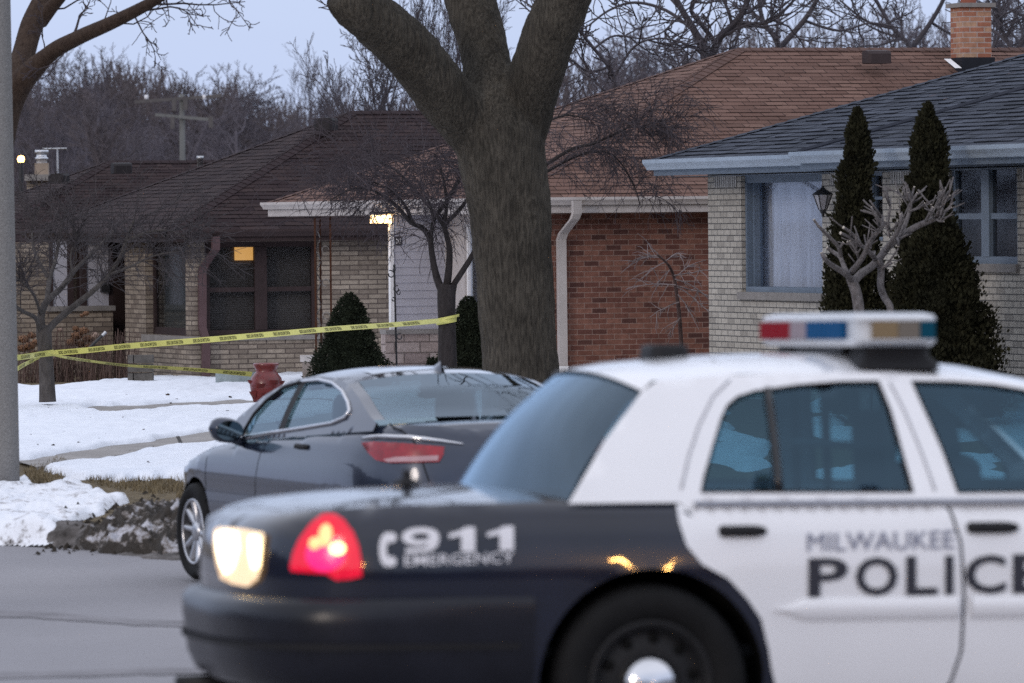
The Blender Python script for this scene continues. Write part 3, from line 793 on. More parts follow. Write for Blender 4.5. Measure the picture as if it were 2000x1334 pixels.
# downspout on the side wall
def pipe_path(mb, pts, w, d, e, n):
    rows = []
    for i, p in enumerate(pts):
        rows.append([p + e * (w / 2) + n * (d / 2), p - e * (w / 2) + n * (d / 2), p - e * (w / 2) - n * (d / 2), p + e * (w / 2) - n * (d / 2)])
    mb.grid(rows, closed=True)
def on_wall(O, e, n, px, py, d):
    s, z = hit(O + n * d, e, px, py); q = O + n * d + e * s; return Vector((q.x, q.y, z))
mb = MB(); N3 = -E2
pts = [on_wall(C3, E1, N3, 1126, 392, .72), on_wall(C3, E1, N3, 1126, 418, .66), on_wall(C3, E1, N3, 1122, 428, .6), on_wall(C3, E1, N3, 1100, 456, .12), on_wall(C3, E1, N3, 1096, 468, .06), on_wall(C3, E1, N3, 1099, 722, .06)]
pipe_path(mb, pts, 0.112, 0.085, E1, N3)
mb.build('downspout', m_cream, h3)
mb = MB(); pipe_path(mb, [on_wall(C3, E1, N3, 1099, 715, .065), on_wall(C3, E1, N3, 1098, 728, .1), on_wall(C3, E1, N3, 1092, 744, .25)], 0.125, 0.095, E1, N3)
mb.build('downspout_elbow', m_white, h3)
# chimney on the ridge, roof vent
Yc = 85.1; ctop = P(1908, 14, Yc); cbot = P(1908, 128, Yc); cw = 0.43
mb = MB(); Oc = Vector((ctop.x, Yc, 0)) - E1 * (cw / 2) - E2 * 0.0
wall(mb, Oc, E1, -E2, 0, cw, 4.0, ctop.z); wall(mb, Oc, E2, -E1, 0, cw, 4.0, ctop.z); wall(mb, Oc + E1 * cw, E2, E1, 0, cw, 4.0, ctop.z)
m_chim = brickmat('orange_brick', [(0.0, (0.26, 0.10, 0.065)), (0.5, (0.36, 0.16, 0.10)), (1.0, (0.42, 0.27, 0.18))], (0.40, 0.33, 0.30), 0.215, 0.072, 0.007)
ch = sub(mb.build('chimney', m_chim, R3['roof'] if False else h3))
mb = MB(); mb.box(Oc + E1 * cw / 2 + E2 * cw / 2 + UP * (ctop.z + .03), (cw + .1, cw + .1, .06), (E1, E2, UP)); mb.build('chimney_cap', m_sill, ch)
mb = MB(); mb.lathe([(0.11, ctop.z + .06), (0.11, ctop.z + .5), (0.085, ctop.z + .5), (.085, ctop.z + .3)], Oc + E1 * cw * .42 + E2 * cw / 2, 'Z', 16); mb.build('flue', M('clay_flue', (0.26, 0.09, 0.06), 0.8), ch, True)
mb = MB(); bz = P(1899, 112, Yc).z
for a in (0, 1):
    pass
mb.box(Oc + E1 * cw / 2 + E2 * cw / 2 + UP * (bz - .42), (cw + .07, cw + .07, .84), (E1, E2, UP)); mb.build('flashing', M('black_flashing', (0.014, 0.016, 0.022), 0.6), ch)
q0, q1 = P(1850, 119, Yc - .1), P(1872, 140, Yc - .7); mb = MB(); sdv = E1 * .05; mb.face([q0 - sdv + UP * .03, q0 + sdv + UP * .03, q1 + sdv + UP * .05, q1 - sdv + UP * .05]); mb.build('roof_flashing', m_white, ch)
def roof_vent(parent, px, py, Y, wd, dp, ht, mat, e=E1, n=E2):
    c = P(px, py, Y); v = MB(); rows = []
    for s in (-wd / 2, -wd / 2 + .03, wd / 2 - .03, wd / 2):
        k = 1.0 if abs(s) < wd / 2 - .01 else 0.75
        rows.append([c + e * s + n * a * dp * k + UP * b * ht * (0.8 + .2 * k) for a, b in ((-.5, -.9), (-.5, .15), (-.38, .45), (.0, .55), (.42, .5), (.5, .2), (.5, -.9))])
    v.grid(rows, closed=True); v.face(rows[0]); v.face(rows[-1])
    return v.build('roof_vent', mat, parent)
m_vent = M('brown_vent_metal', (0.045, 0.033, 0.034), 0.65, var=0.15)
m_ventdk = M('dark_vent_metal', (0.022, 0.019, 0.021), 0.6, var=0.15)
roof_vent(h3, 1712, 108, 84.6, 0.34, 0.3, 0.13, m_vent)

# ---- H4: slate-blue roof, cream brick, right
O4 = Vector((2.278, 71.0, 0)); e4, n4 = -E2, -E1
h4 = wthing('brick_house', 'cream brick house with slate blue shingle roof and pale blue gutter', 'house', (O4.x, O4.y, 0.4))
S4 = lambda px, py=450: hit(O4, e4, px, py)[0]
Z4 = lambda px, py: hit(O4, e4, px, py)[1]
zt4 = Z4(1400, 333)
wa, wb = S4(1448), S4(1606); wz = (Z4(1500, 571), Z4(1500, 339))
va, vb = S4(1697), S4(1724); vz = (Z4(1710, 470), Z4(1710, 336))
xa, xb = S4(1856), S4(1987); xz = (Z4(1900, 515), Z4(1900, 318))
mb = MB(); wall(mb, O4, e4, n4, 0, 14.5, -0.1, zt4, [(wa, wb, *wz), (va, vb, *vz), (xa, xb, *xz)], 0.11)
mb.build('front_wall', m_h4brick, h4)
mb = MB(); wall(mb, O4, E1, E2, 0, 12, -0.1, zt4); mb.build('far_wall', m_h4brick, h4)
zs4 = Z4(1420, 366)
for a, b in ((S4(1397), S4(1440)), (S4(1623), S4(1690)), (S4(1741), S4(1800)), (S4(1995), 14)):
    mb = MB(); mb.face([O4 + e4 * a + n4 * .006 + UP * zs4, O4 + e4 * b + n4 * .006 + UP * zs4, O4 + e4 * b + n4 * .006 + UP * zt4, O4 + e4 * a + n4 * .006 + UP * zt4], [(a, 0.02), (b, 0.02), (b, .28), (a, .28)]); mb.build('soldier_course', m_h4soldier, h4)
for a, b, c in ((wa - 0.05, wb + 0.05, wz[0]), (xa - 0.05, xb + 0.05, xz[0])):
    mb = MB(); wbox(mb, O4, e4, n4, a, b, c - 0.085, c - 0.002, -0.11, 0.045); mb.build('window_sill', m_sill, h4)
# picture window: deep blue casing, sheer curtain
mb = MB()
fwd_ = 0.0
wbox(mb, O4, e4, n4, wa, wa + .05, wz[0], wz[1], -0.22, -0.05); wbox(mb, O4, e4, n4, wb - .05, wb, wz[0], wz[1], -0.22, -0.05)
wbox(mb, O4, e4, n4, wa + .05, wb - .05, wz[0], wz[0] + .06, -0.22, -0.03); wbox(mb, O4, e4, n4, wa + .05, wb - .05, wz[1] - .10, wz[1], -0.22, -0.05)
wbox(mb, O4, e4, n4, wa + .05, wa + .10, wz[0] + .06, wz[1] - .1, -0.22, -0.12); wbox(mb, O4, e4, n4, wb - .15, wb - .05, wz[0] + .06, wz[1] - .1, -0.22, -0.13)
cas = sub(mb.build('picture_window', m_bluetrim, h4))
Q4 = lambda s, z, d: O4 + e4 * s + n4 * d + UP * z
mb = MB(); mb.face([Q4(wa + .1, wz[0] + .04, -.19), Q4(wb - .1, wz[0] + .04, -.19), Q4(wb - .1, wz[1] - .06, -.19), Q4(wa + .1, wz[1] - .06, -.19)]); mb.build('pane', m_pane, cas)
mb = MB(); rows = []
for i in range(121):
    s = wa - 0.25 + (wb - wa + .2) * i / 120
    ph = 0.045 * math.sin(i * .8 + 1.3 * math.sin(i * .31)) + 0.05 * math.sin(i * .27)
    rows.append([Q4(s, wz[0], -.33 + ph), Q4(s, (wz[0] + wz[1]) / 2, -.33 + ph * .8), Q4(s, wz[1], -.33 + ph * .6)])
mb.grid(rows); mb.build('curtain', m_curtain, cas, True)
window(h4, O4, e4, n4, va, vb, *vz, 0.04, 0.04, m_bluetrim, m_pane2, 1, (0.62,))
window(h4, O4, e4, n4, xa, xb, *xz, 0.03, 0.075, m_bluetrim, m_pane2, 2, (0.47,), mull=0.2, behind=('blind', m_blinddk), bdist=0.2)
mb = MB(); wbox(mb, O4, e4, n4, -.02, 14.5, zt4, zt4 + 0.09, -0.02, 0.03); mb.build('frieze_board', m_bluetrim, h4)
# dark interior so the rooms do not read as hollow
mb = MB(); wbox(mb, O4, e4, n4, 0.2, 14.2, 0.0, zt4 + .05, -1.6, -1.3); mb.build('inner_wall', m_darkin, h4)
# roof: far hip rising to the right
ov = 0.55
Ef = O4 + n4 * ov + E2 * 0.36; zE4 = hit(O4 + n4 * ov, e4, 1420, 309)[1]
kk = 6.0; pit = 0.345
A4 = Vector((Ef.x, Ef.y, zE4)); B4 = A4 + e4 * 17; R4a = A4 + (E1 + e4) * kk + UP * (pit * kk); R4b = A4 + E1 * kk + e4 * (17 - kk) + UP * (pit * kk)
D4 = A4 + E1 * 12
mb = MB(); course_face(mb, A4, B4, R4b, R4a, None, butt=0.014); course_face(mb, D4, A4, R4a, R4a, None)
rf4 = sub(mb.build('roof', m_roof4, h4, recalc=False))
n_front = (B4 - A4).cross(R4a - A4).normalized(); n_front = n_front if n_front.z > 0 else -n_front
n_far = (A4 - D4).cross(R4a - D4).normalized(); n_far = n_far if n_far.z > 0 else -n_far
mb = MB(); ridge_caps(mb, A4, R4a, n_front, n_far); mb.build('ridge_cap', m_cap4, rf4)
# shallow front section with its own hip and a stepped gutter
sx = hit(O4 + n4 * ov, e4, 1597, 300)[0]
st = O4 + n4 * (ov + 0.22) + e4 * sx
A5 = Vector((st.x, st.y, zE4 + 0.02)); B5 = A5 + e4 * 13
d5 = (E1 * 0.93 + e4 * 0.62)
R5 = A5 + E1 * 4.4 + e4 * 4.1 + UP * (0.345 * 4.4 - .02); R5b = A5 + E1 * 4.4 + e4 * 9 + UP * (0.345 * 4.4 - .02)
mb = MB(); course_face(mb, A5, B5, R5b, R5, None, butt=0.014)
mb2 = mb; fr = mb.build('front_roof', m_roof4, h4, recalc=False)
mb = MB(); mb.tube([A5 + UP * .01, R5 + UP * .015], 0.035, 6); mb.build('valley_strip', M('valley_metal', (0.03, 0.035, 0.05), 0.6), h4)
def gutter_run(parent, p, e, nrm, L, gh, gd, mat):
    prof = [(0.0, -gh), (gd * .55, -gh), (gd * .7, -gh * .7), (gd, -gh * .35), (gd, 0.0), (gd * .9, 0.0), (gd * .9, -gh * .3), (0.0, -gh * .9)]
    g = MB(); rows = [[p + e * s + nrm * x + UP * y for x, y in prof] for s in (0, L)]
    g.grid(rows, closed=True); g.face(rows[0]); g.face(rows[1]); return g.build('gutter', mat, parent)
gutter_run(h4, A4 + UP * .012, e4, n4, sx + 0.5, 0.12, 0.12, m_lightblue)
gutter_run(h4, A5 + UP * .014, e4, n4, 12, 0.125, 0.12, m_lightblue)
mb = MB(); mb.box(A4 + e4 * 8.5 - n4 * .03 - UP * .1, (17, .02, .15), (e4, n4, UP)); mb.box(A5 + e4 * 6 - n4 * .03 - UP * .1, (12, .02, .15), (e4, n4, UP))
mb.face([A4 - UP * .19, A4 + e4 * 17 - UP * .19, A4 + e4 * 17 + E1 * .7 - UP * .19, A4 + E1 * .7 - UP * .19]); mb.build('fascia', m_bluetrim, h4)
# wall lantern on the pier
lo = on_wall(O4, e4, n4, 1607, 386, .22)
la = MB()
la.lathe([(0.0, .135), (0.012, .13), (.016, .11), (0.04, .09), (0.10, .05), (0.118, .035), (.112, .03)], lo, n=8)
la.lathe([(0.045, -.13), (0.03, -.16), (0.015, -.18), (0.018, -.2), (0, -.215)], lo, n=8)
for k in range(6):
    a = k * math.pi / 3; d = Vector((math.cos(a), math.sin(a), 0))
    la.tube([lo + d * .1 + UP * .03, lo + d * .045 - UP * .13], .006, 4)
arm = [lo - UP * .15, lo - UP * .2 - n4 * .06 + e4 * .05, lo - UP * .2 - n4 * .13 + e4 * .1, lo - UP * .12 - n4 * .19 + e4 * .14, lo - UP * .04 - n4 * .21 + e4 * .16]
la.tube(arm, .013, 6)
lt = sub(la.build('wall_lantern', m_black, h4))
lg = MB(); lg.lathe([(0.096, .028), (0.043, -.128)], lo, n=6); lg.build('lantern_glass', M('milky_glass', (0.32, 0.31, 0.33), 0.25, var=0.1), lt)

# ---- H2: dark maroon roof, tan brick
C2 = Vector((-4.83, 92.6, 0)); En2 = Vector((-5.137, 92.0, 0)); zE2 = 2.39
h2 = wthing('brick_house', 'tan brick house with dark maroon roof and brown framed windows with blinds', 'house', (C2.x, C2.y, 0.1))
R2h = hip_roof(h2, En2, 16, 8.46, zE2, 0.437, m_roof2, m_brownp, gut=(0.11, 0.10), fascia=0.17, caps=m_cap2)
zt2 = zE2 - 0.165
S2 = lambda px, py=550: hit(C2, E1, px, py)[0]
Z2 = lambda px, py: hit(C2, E1, px, py)[1]
a2, b2 = S2(400), S2(620); z2 = (Z2(500, 655), zt2 - 0.01)
mb = MB(); wall(mb, C2, E1, -E2, 0, 15, -0.2, zt2, [(a2, b2, *z2)], 0.12); mb.build('side_wall', m_h2brick, h2)
wf = window(h2, C2, E1, -E2, a2, b2, *z2, 0.03, 0.085, m_brownp, m_pane2, 2, (0.49,), behind=('blind', m_blind), bdist=0.1, mull=0.19)
mb = MB(); wbox(mb, C2, E1, -E2, a2 - .02, b2 + .05, z2[0] - .07, z2[0] - .002, -.1, .05); mb.build('window_sill', m_h2brick if False else m_sill, h2)
# lamp glowing behind the blind
mb = MB(); lc = on_wall(C2, E1, -E2, 476, 494, -0.165); mb.box(lc, (0.29, 0.012, 0.22), (E1, E2, UP))
lf = glow('lamp_shade_glow', (1.0, 0.50, 0.13), .85, (0.8, 0.6, 0.3))
mb.build('room_lamp', lf, wf)
s2v = lambda px: hit(C2, E2, px, 550)[0]
f0, f1 = s2v(362), s2v(284); fz = (hit(C2, E2, 330, 655)[1], zt2 - 0.01)
g0 = s2v(244)
mb = MB(); wall(mb, C2, E2, -E1, 0, g0, -0.2, zt2, [(f0, f1, *fz)], 0.25); mb.build('front_wall', m_h2brick, h2)
window(h2, C2, E2, -E1, f0, f1, *fz, 0.12, 0.07, m_brownp, m_pane2, 1, (0.06,), behind=('blind', M('grey_green_blind', (0.11, 0.125, 0.12), 0.8, var=0.15)), bdist=0.1)
mb = MB(); wbox(mb, C2, E2, -E1, f0 - .35, f1 + .1, fz[0] - .1, fz[0] - .002, -.2, .05); mb.build('window_sill', m_sill, h2)
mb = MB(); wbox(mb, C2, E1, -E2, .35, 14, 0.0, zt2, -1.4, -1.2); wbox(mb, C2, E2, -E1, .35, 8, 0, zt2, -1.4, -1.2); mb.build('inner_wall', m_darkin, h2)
# porch recess and enclosed entry at the far left
Yb = 97.0
Ob = P(218, 600, Yb); Ob.z = 0
def eb(px, py): return hit(Ob, -E1, px, py)
Lb = eb(20, 600)[0]
p1 = eb(215, 560)[0], eb(170, 560)[0]; p2 = eb(132, 560)[0], eb(104, 560)[0]; d1 = eb(165, 500)[0], eb(136, 500)[0]
zb = (eb(190, 597)[1], eb(190, 470)[1]); 
mb = MB(); wall(mb, Ob, -E1, -E2, -0.02, Lb, -0.3, zb[0] - .08); wall(mb, Ob, -E1, -E2, eb(95, 500)[0], Lb, zb[0] - .08, zt2)
mb.face([Ob + UP * -.3, Ob + E2 * 3 - UP * .3, Ob + E2 * 3 + UP * (zb[0] - .08), Ob + UP * (zb[0] - .08)], [(0, 0), (3, 0), (3, 1), (0, 1)]); mb.build('entry_wall', m_h2brick, h2)
mb = MB(); wbox(mb, Ob, -E1, -E2, -0.05, eb(90, 560)[0], zb[0] - .08, zb[0], -.2, .05); mb.build('entry_sill', m_sill, h2)
mb = MB(); wbox(mb, Ob, -E1, -E2, p1[0] + .02, p1[1], zb[0], zt2, -.06, -.02); wbox(mb, Ob, -E1, -E2, p2[0], p2[1], zb[0], zt2, -.06, -.02); mb.build('entry_panel', m_siding, h2)
mb = MB(); wbox(mb, Ob, -E1, -E2, -.03, .04, zb[0], zt2, -.08, .0); wbox(mb, Ob, -E1, -E2, p1[1], p1[1] + .1, zb[0], zt2, -.08, .0); wbox(mb, Ob, -E1, -E2, p2[0] - .1, p2[0], zb[0], zt2, -.08, .0); wbox(mb, Ob, -E1, -E2, p2[1], p2[1] + .05, zb[0], zt2, -.08, .0)
mb.build('entry_frame', m_brownp, h2)
mb = MB(); wbox(mb, Ob, -E1, -E2, p1[1] + .1, p2[0] - .1, zb[0], zt2, -.3, -.26); mb.build('entry_door', M('tan_door', (0.16, 0.12, 0.09), 0.7), h2)
mbx = MB(); mc = on_wall(Ob, -E1, -E2, 205, 560, .06); mbx.box(mc, (0.13, 0.1, 0.18), (E1, E2, UP)); mbx.box(mc - E1 * .08 + UP * .05, (.05, .1, .08), (E1, E2, UP)); mbx.build('mailbox', m_black, h2)
mb = MB(); rp = P(225, 560, 99.0); rp.z = 0
mb.face([rp - E1 * 1.0 - UP * .3, rp + E1 * 1.5 - UP * .3, rp + E1 * 1.5 + UP * zt2, rp - E1 * 1. + UP * zt2]); mb.build('porch_back', m_brownp, h2)
# downspout at the corner
mb = MB(); N2 = -E2
pipe_path(mb, [on_wall(C2, E1, N2, 421, 462, .55), on_wall(C2, E1, N2, 421, 488, .5), on_wall(C2, E1, N2, 398, 520, .09), on_wall(C2, E1, N2, 395, 530, .06), on_wall(C2, E1, N2, 395, 640, .06), on_wall(C2, E1, N2, 402, 662, .12), on_wall(C2, E1, N2, 402, 760, .12)], 0.115, 0.085, E1, N2)
mb.build('downspout', M('maroon_brown_paint', (0.10, 0.062, 0.065), 0.6, var=0.15), h2)
roof_vent(h2, 637, 239, 96.2, 0.33, 0.30, 0.14, m_ventdk, E2 * 0.8 + E1 * .6, E1 * .8 - E2 * .6)
vp = P(391, 326, 99.5); mb = MB(); mb.lathe([(0.05, -.35), (0.05, .12), (0.058, .12), (.058, .18), (.035, .18)], vp, n=14); mb.build('vent_pipe', m_metal, h2, True)

# ---- H1: next dark roof at far left
En1 = Vector((-9.99, 106.5, 0))
h1 = wthing('brick_house', 'farthest house at left, only its dark hip roof showing behind the bare tree', 'house', (-9.2, 107.2, -0.1))
R1h = hip_roof(h1, En1, 15, 8.6, 1.83, 0.42, m_roof2, m_brownp, gut=(0.1, 0.1), fascia=0.16, caps=m_cap2)
C1 = En1 + (E1 + E2) * .5
mb = MB(); wall(mb, C1, E1, -E2, 0, 14, -0.4, 1.7); wall(mb, C1, E2, -E1, 0, 7.6, -0.4, 1.7); mb.build('wall', m_h2brick, h1)
roof_vent(h1, 237, 326, 110.6, 0.34, 0.3, 0.14, m_ventdk)
roof_vent(h1, 115, 346, 110.2, 0.34, 0.3, 0.13, m_ventdk, E2 * .8 + E1 * .6, E1 * .8 - E2 * .6)

# ---- chimney with metal flue of a house hidden behind H1
cc = P(82, 350, 118)
h0 = wthing('brick_chimney', 'low brick chimney with silver metal flue behind the far left roof', 'chimney', (cc.x, 118, 0))
mb = MB(); wall(mb, Vector((cc.x - .3, 118, 0)), Vector((1, 0, 0)), Vector((0, -1, 0)), 0, .6, -.5, cc.z - .02); mb.build('shaft', m_h2brick, h0)
mb = MB(); mb.box(cc + UP * .03, (.62, .6, .12)); mb.build('cap', m_sill, h0)
mb = MB(); mb.box(cc + UP * .2, (.26, .26, .22)); mb.build('flue_base', M('clay_tile', (.30, .24, .19), .8), h0)
mb = MB(); mb.lathe([(.1, .3), (.1, .38), (.125, .38), (.125, .42), (.1, .42), (.1, .5), (.13, .5), (.13, .56), (.06, .56)], cc, n=18); mb.build('flue', M('silver_flue', (.62, .64, .68), .35, metal=.6), h0, True)
# ------------------------------------------------------------------ cars
def catmull(pts, k=10):
    out = []; n = len(pts)
    for i in range(n - 1):
        p0 = pts[max(0, i - 1)]; p1 = pts[i]; p2 = pts[i + 1]; p3 = pts[min(n - 1, i + 2)]
        for j in range(k):
            t = j / k
            out.append(tuple(0.5 * ((2 * b) + (-a + c) * t + (2 * a - 5 * b + 4 * c - d) * t * t + (-a + 3 * b - 3 * c + d) * t ** 3) for a, b, c, d in zip(p0, p1, p2, p3)))
    out.append(tuple(pts[-1])); return out
def densify(poly, st, closed=True):
    out = []; n = len(poly)
    for i in range(n if closed else n - 1):
        a, b = poly[i], poly[(i + 1) % n]; L = math.hypot(b[0] - a[0], b[1] - a[1]); k = max(1, int(L / st + .5))
        for j in range(k): out.append((a[0] + (b[0] - a[0]) * j / k, a[1] + (b[1] - a[1]) * j / k))
    if not closed: out.append(tuple(poly[-1]))
    return out
def tri2d(outer, holes=(), st=0.05):
    """triangulate a 2D outline with holes, with interior points"""
    loops = [densify(outer, st)] + [densify(h, st) for h in holes]
    vs, es = [], []
    for lp in loops:
        b = len(vs); vs += [Vector(p) for p in lp]; es += [(b + i, b + (i + 1) % len(lp)) for i in range(len(lp))]
    x0 = min(p[0] for p in loops[0]); x1 = max(p[0] for p in loops[0]); y0 = min(p[1] for p in loops[0]); y1 = max(p[1] for p in loops[0])
    bpts = np.array([(v.x, v.y) for v in vs])
    y = y0 + st / 2; r = 0
    while y < y1:
        x = x0 + (st / 2 if r % 2 else st * .1)
        while x < x1:
            if in_poly(x, y, loops[0]) and not any(in_poly(x, y, h) for h in loops[1:]):
                if ((bpts - (x, y)) ** 2).sum(1).min() > (st * .55) ** 2: vs.append(Vector((x, y)))
            x += st
        y += st * .87; r += 1
    v2, e2, f2, *_ = geometry.delaunay_2d_cdt(vs, es, [], 0, 1e-5)
    fs = []
    for f in f2:
        cx = sum(v2[i].x for i in f) / len(f); cy = sum(v2[i].y for i in f) / len(f)
        if in_poly(cx, cy, loops[0]) and not any(in_poly(cx, cy, h) for h in loops[1:]): fs.append(tuple(f))
    return [(v.x, v.y) for v in v2], fs
class Shell:
    """lower body of a car: plan curve (half) times height profile"""
    def __init__(s, plan, inset, ztop, crown):
        s.c = catmull(plan, 14); s.inset = inset; s.zt = ztop; s.crown = crown
        u = [0]
        for a, b in zip(s.c, s.c[1:]): u.append(u[-1] + math.hypot(b[0] - a[0], b[1] - a[1]))
        k0 = next(i for i in range(len(s.c) - 1) if s.c[i][0] <= 0 <= s.c[i + 1][0])
        f = -s.c[k0][0] / (s.c[k0 + 1][0] - s.c[k0][0]); ref = u[k0] + f * (u[k0 + 1] - u[k0])
        s.u = [a - ref for a in u]
    def plan(s, u):
        i = int(np.searchsorted(s.u, u)) - 1; i = max(0, min(len(s.c) - 2, i))
        a, b = s.c[i], s.c[i + 1]; t = (u - s.u[i]) / (s.u[i + 1] - s.u[i])
        # smoothed tangent
        j0, j1 = max(0, i - 1), min(len(s.c) - 1, i + 2)
        tx, ty = s.c[j1][0] - s.c[j0][0], s.c[j1][1] - s.c[j0][1]; L = math.hypot(tx, ty)
        if i == 0 and t < .5: tx, ty = 0.0, L
        return a[0] + (b[0] - a[0]) * t, a[1] + (b[1] - a[1]) * t, ty / L, -tx / L   # point and inward normal (for y>0 half)
    def ztop(s, u): return interp(s.zt, s.plan(u)[0])
    def S(s, u, z, out=0.0, side=-1):
        x, y, nx, ny = s.plan(u)
        zt = interp(s.zt, x); d = zt - z; R = 0.055
        ins = interp(s.inset, z) - out
        if d < R: q = min(1, max(0, (R - d) / R)); ins += R * (1 - math.sqrt(max(0, 1 - q * q)))
        return Vector((x + nx * ins, side * max(0.0, (y + ny * ins)), z))
    def patch(s, outer, holes=(), st=0.05, out=0.0, both=True):
        v, f = tri2d(outer, holes, st); mbs = []
        for side in ((-1, 1) if both else (-1,)):
            mb = MB(); mb.add([s.S(a, b, out, side) for a, b in v], f); mbs.append(mb)
        return mbs
    def cap(s, mb, u0, u1, n=60, k=10):
        rows = []
        for i in range(n + 1):
            u = u0 + (u1 - u0) * i / n; e = s.S(u, s.ztop(u)); ye = abs(e.y); row = []
            for j in range(-k, k + 1):
                y = ye * j / k
                row.append(Vector((e.x, y, e.z + s.crown * (ye * ye - y * y))))
            rows.append(row)
        mb.grid(rows)
def inv(M4, fn, px, py, a0, b0):
    """parameters (a,b) of surface fn whose image is the photo pixel"""
    a, b = a0, b0
    for _ in range(25):
        x, y = proj(M4 @ fn(a, b)); h = 1e-3
        xa, ya = proj(M4 @ fn(a + h, b)); xb, yb = proj(M4 @ fn(a, b + h))
        J = np.array([[(xa - x) / h, (xb - x) / h], [(ya - y) / h, (yb - y) / h]])
        try: d = np.linalg.solve(J, [px - x, py - y])
        except Exception: break
        d = np.clip(d, -.25, .25); a += d[0]; b += d[1]
        if abs(d).max() < 1e-5: break
    return a, b
def circ(cx, cz, r, a0, a1, n=20): return [(cx + r * math.cos(math.radians(a0 + (a1 - a0) * i / n)), cz + r * math.sin(math.radians(a0 + (a1 - a0) * i / n))) for i in range(n + 1)]
def wheel(parent, x, y, r, rim_r, w, kind, mats):
    """wheel at local x,y; outer face towards sign(y)"""
    sg = 1 if y > 0 else -1; c = Vector((x, y, r))
    wt = bpy.data.objects.new('wheel', None); COL.objects.link(wt); wt.parent = parent; wt.location = c; wt.empty_display_size = .1
    mb = MB(); hw = w / 2
    prof = [(rim_r, -hw * .8), (rim_r + .03, -hw), (r - .03, -hw), (r - .006, -hw * .75), (r, -hw * .4), (r, hw * .4), (r - .006, hw * .75), (r - .03, hw), (rim_r + .05, hw * 1.02), (rim_r + .015, hw * .93), (rim_r, hw * .8)]
    mb.lathe([(a, b * sg) for a, b in prof], (0, 0, 0), 'Y', 56); mb.build('tyre', mats['tyre'], wt, True)
    rm = MB()
    if kind == 'steel':
        R = rim_r
        rm.lathe([(a, b * sg) for a, b in [(R, hw * .8), (R - .012, hw * .86), (R - .03, hw * .72), (R - .04, hw * .4), (R - .055, hw * .38), (R * .62, hw * .52), (R * .45, hw * .50), (0.0, hw * .45)]], (0, 0, 0), 'Y', 48)
        hm = MB()
        for k in range(10):
            a = k * 2 * math.pi / 10 + .2; q = Vector((math.cos(a) * R * .70, sg * hw * .505, math.sin(a) * R * .70))
            hm.lathe([(0.0, 0.004 * sg), (.017, .004 * sg), (.02, 0)], q, 'Y', 12)
        build_multi('rim', [(rm, mats['steel']), (hm, mats['hole'])], wt, True)
        hc = MB(); hc.lathe([(a, b * sg) for a, b in [(.105, hw * .5), (.104, hw * .62), (.095, hw * .78), (.07, hw * .95), (.035, hw * 1.06), (0, hw * 1.09)]], (0, 0, 0), 'Y', 32)
        hc.build('hubcap', mats['chrome'], wt, True)
    else:
        R = rim_r
        rm.lathe([(a, b * sg) for a, b in [(R, hw * .8), (R - .012, hw * .9), (R - .022, hw * .82), (R - .03, hw * .2), (R - .05, hw * -.2), (0, -hw * .1)]], (0, 0, 0), 'Y', 48)
        sp = MB()
        for k in range(10):
            a = k * 2 * math.pi / 10 + .1; d = Vector((math.cos(a), 0, math.sin(a))); t = Vector((-d.z, 0, d.x)); rows = []
            for rr, ww, dd in ((.05, .03, .62), (R * .5, .024, .72), (R * .8, .022, .8), (R - .006, .026, .86)):
                p = d * rr + Vector((0, sg * hw * dd, 0))
                rows.append([p - t * ww + Vector((0, -sg * .03, 0)), p - t * ww * .6, p + t * ww * .6, p + t * ww + Vector((0, -sg * .03, 0))])
            sp.grid(rows)
        sp.lathe([(a, b * sg) for a, b in [(R, hw * .8), (R - .004, hw * .92), (R - .018, hw * .9), (R - .02, hw * .7)]], (0, 0, 0), 'Y', 48)
        sp.lathe([(a, b * sg) for a, b in [(.07, hw * .55), (.062, hw * .76), (.03, hw * .82), (0, hw * .82)]], (0, 0, 0), 'Y', 24)
        build_multi('rim', [(rm, mats['darkrim']), (sp, mats['alloy'])], wt, True)
    return wt
def grid_surf(fn, na, nb):
    return [[fn(i / na, j / nb) for j in range(nb + 1)] for i in range(na + 1)]
def seat(parent, x, y, w, zb, zt, mat, head=True, depth=.5):
    mb = MB()
    def blob(c, d, tilt=0.0):
        rows = []
        for i in range(9):
            t = i / 8; z = (t - .5) * d[2]; k = 1 - abs(2 * t - 1) ** 4 * .25
            row = []
            for j in range(16):
                a = 2 * math.pi * j / 16; ca, sa = math.cos(a), math.sin(a)
                row.append(Vector(c) + Vector((math.copysign(abs(ca) ** .5, ca) * d[0] / 2 * k - z * tilt, math.copysign(abs(sa) ** .5, sa) * d[1] / 2 * k, z)))
            rows.append(row)
        mb.grid(rows, closed=True); mb.face(rows[0]); mb.face(rows[-1])
    blob((x + .1, y, zb), (depth, w, .2)); blob((x - .2, y, (zb + zt) / 2 + .02), (.16, w, zt - zb), .22)
    if head: blob((x - .2 - (zt - zb) * .11 - .04, y, zt + .11), (.1, w * .55, .2), .15)
    return mb.build('seat', mat, parent, True)

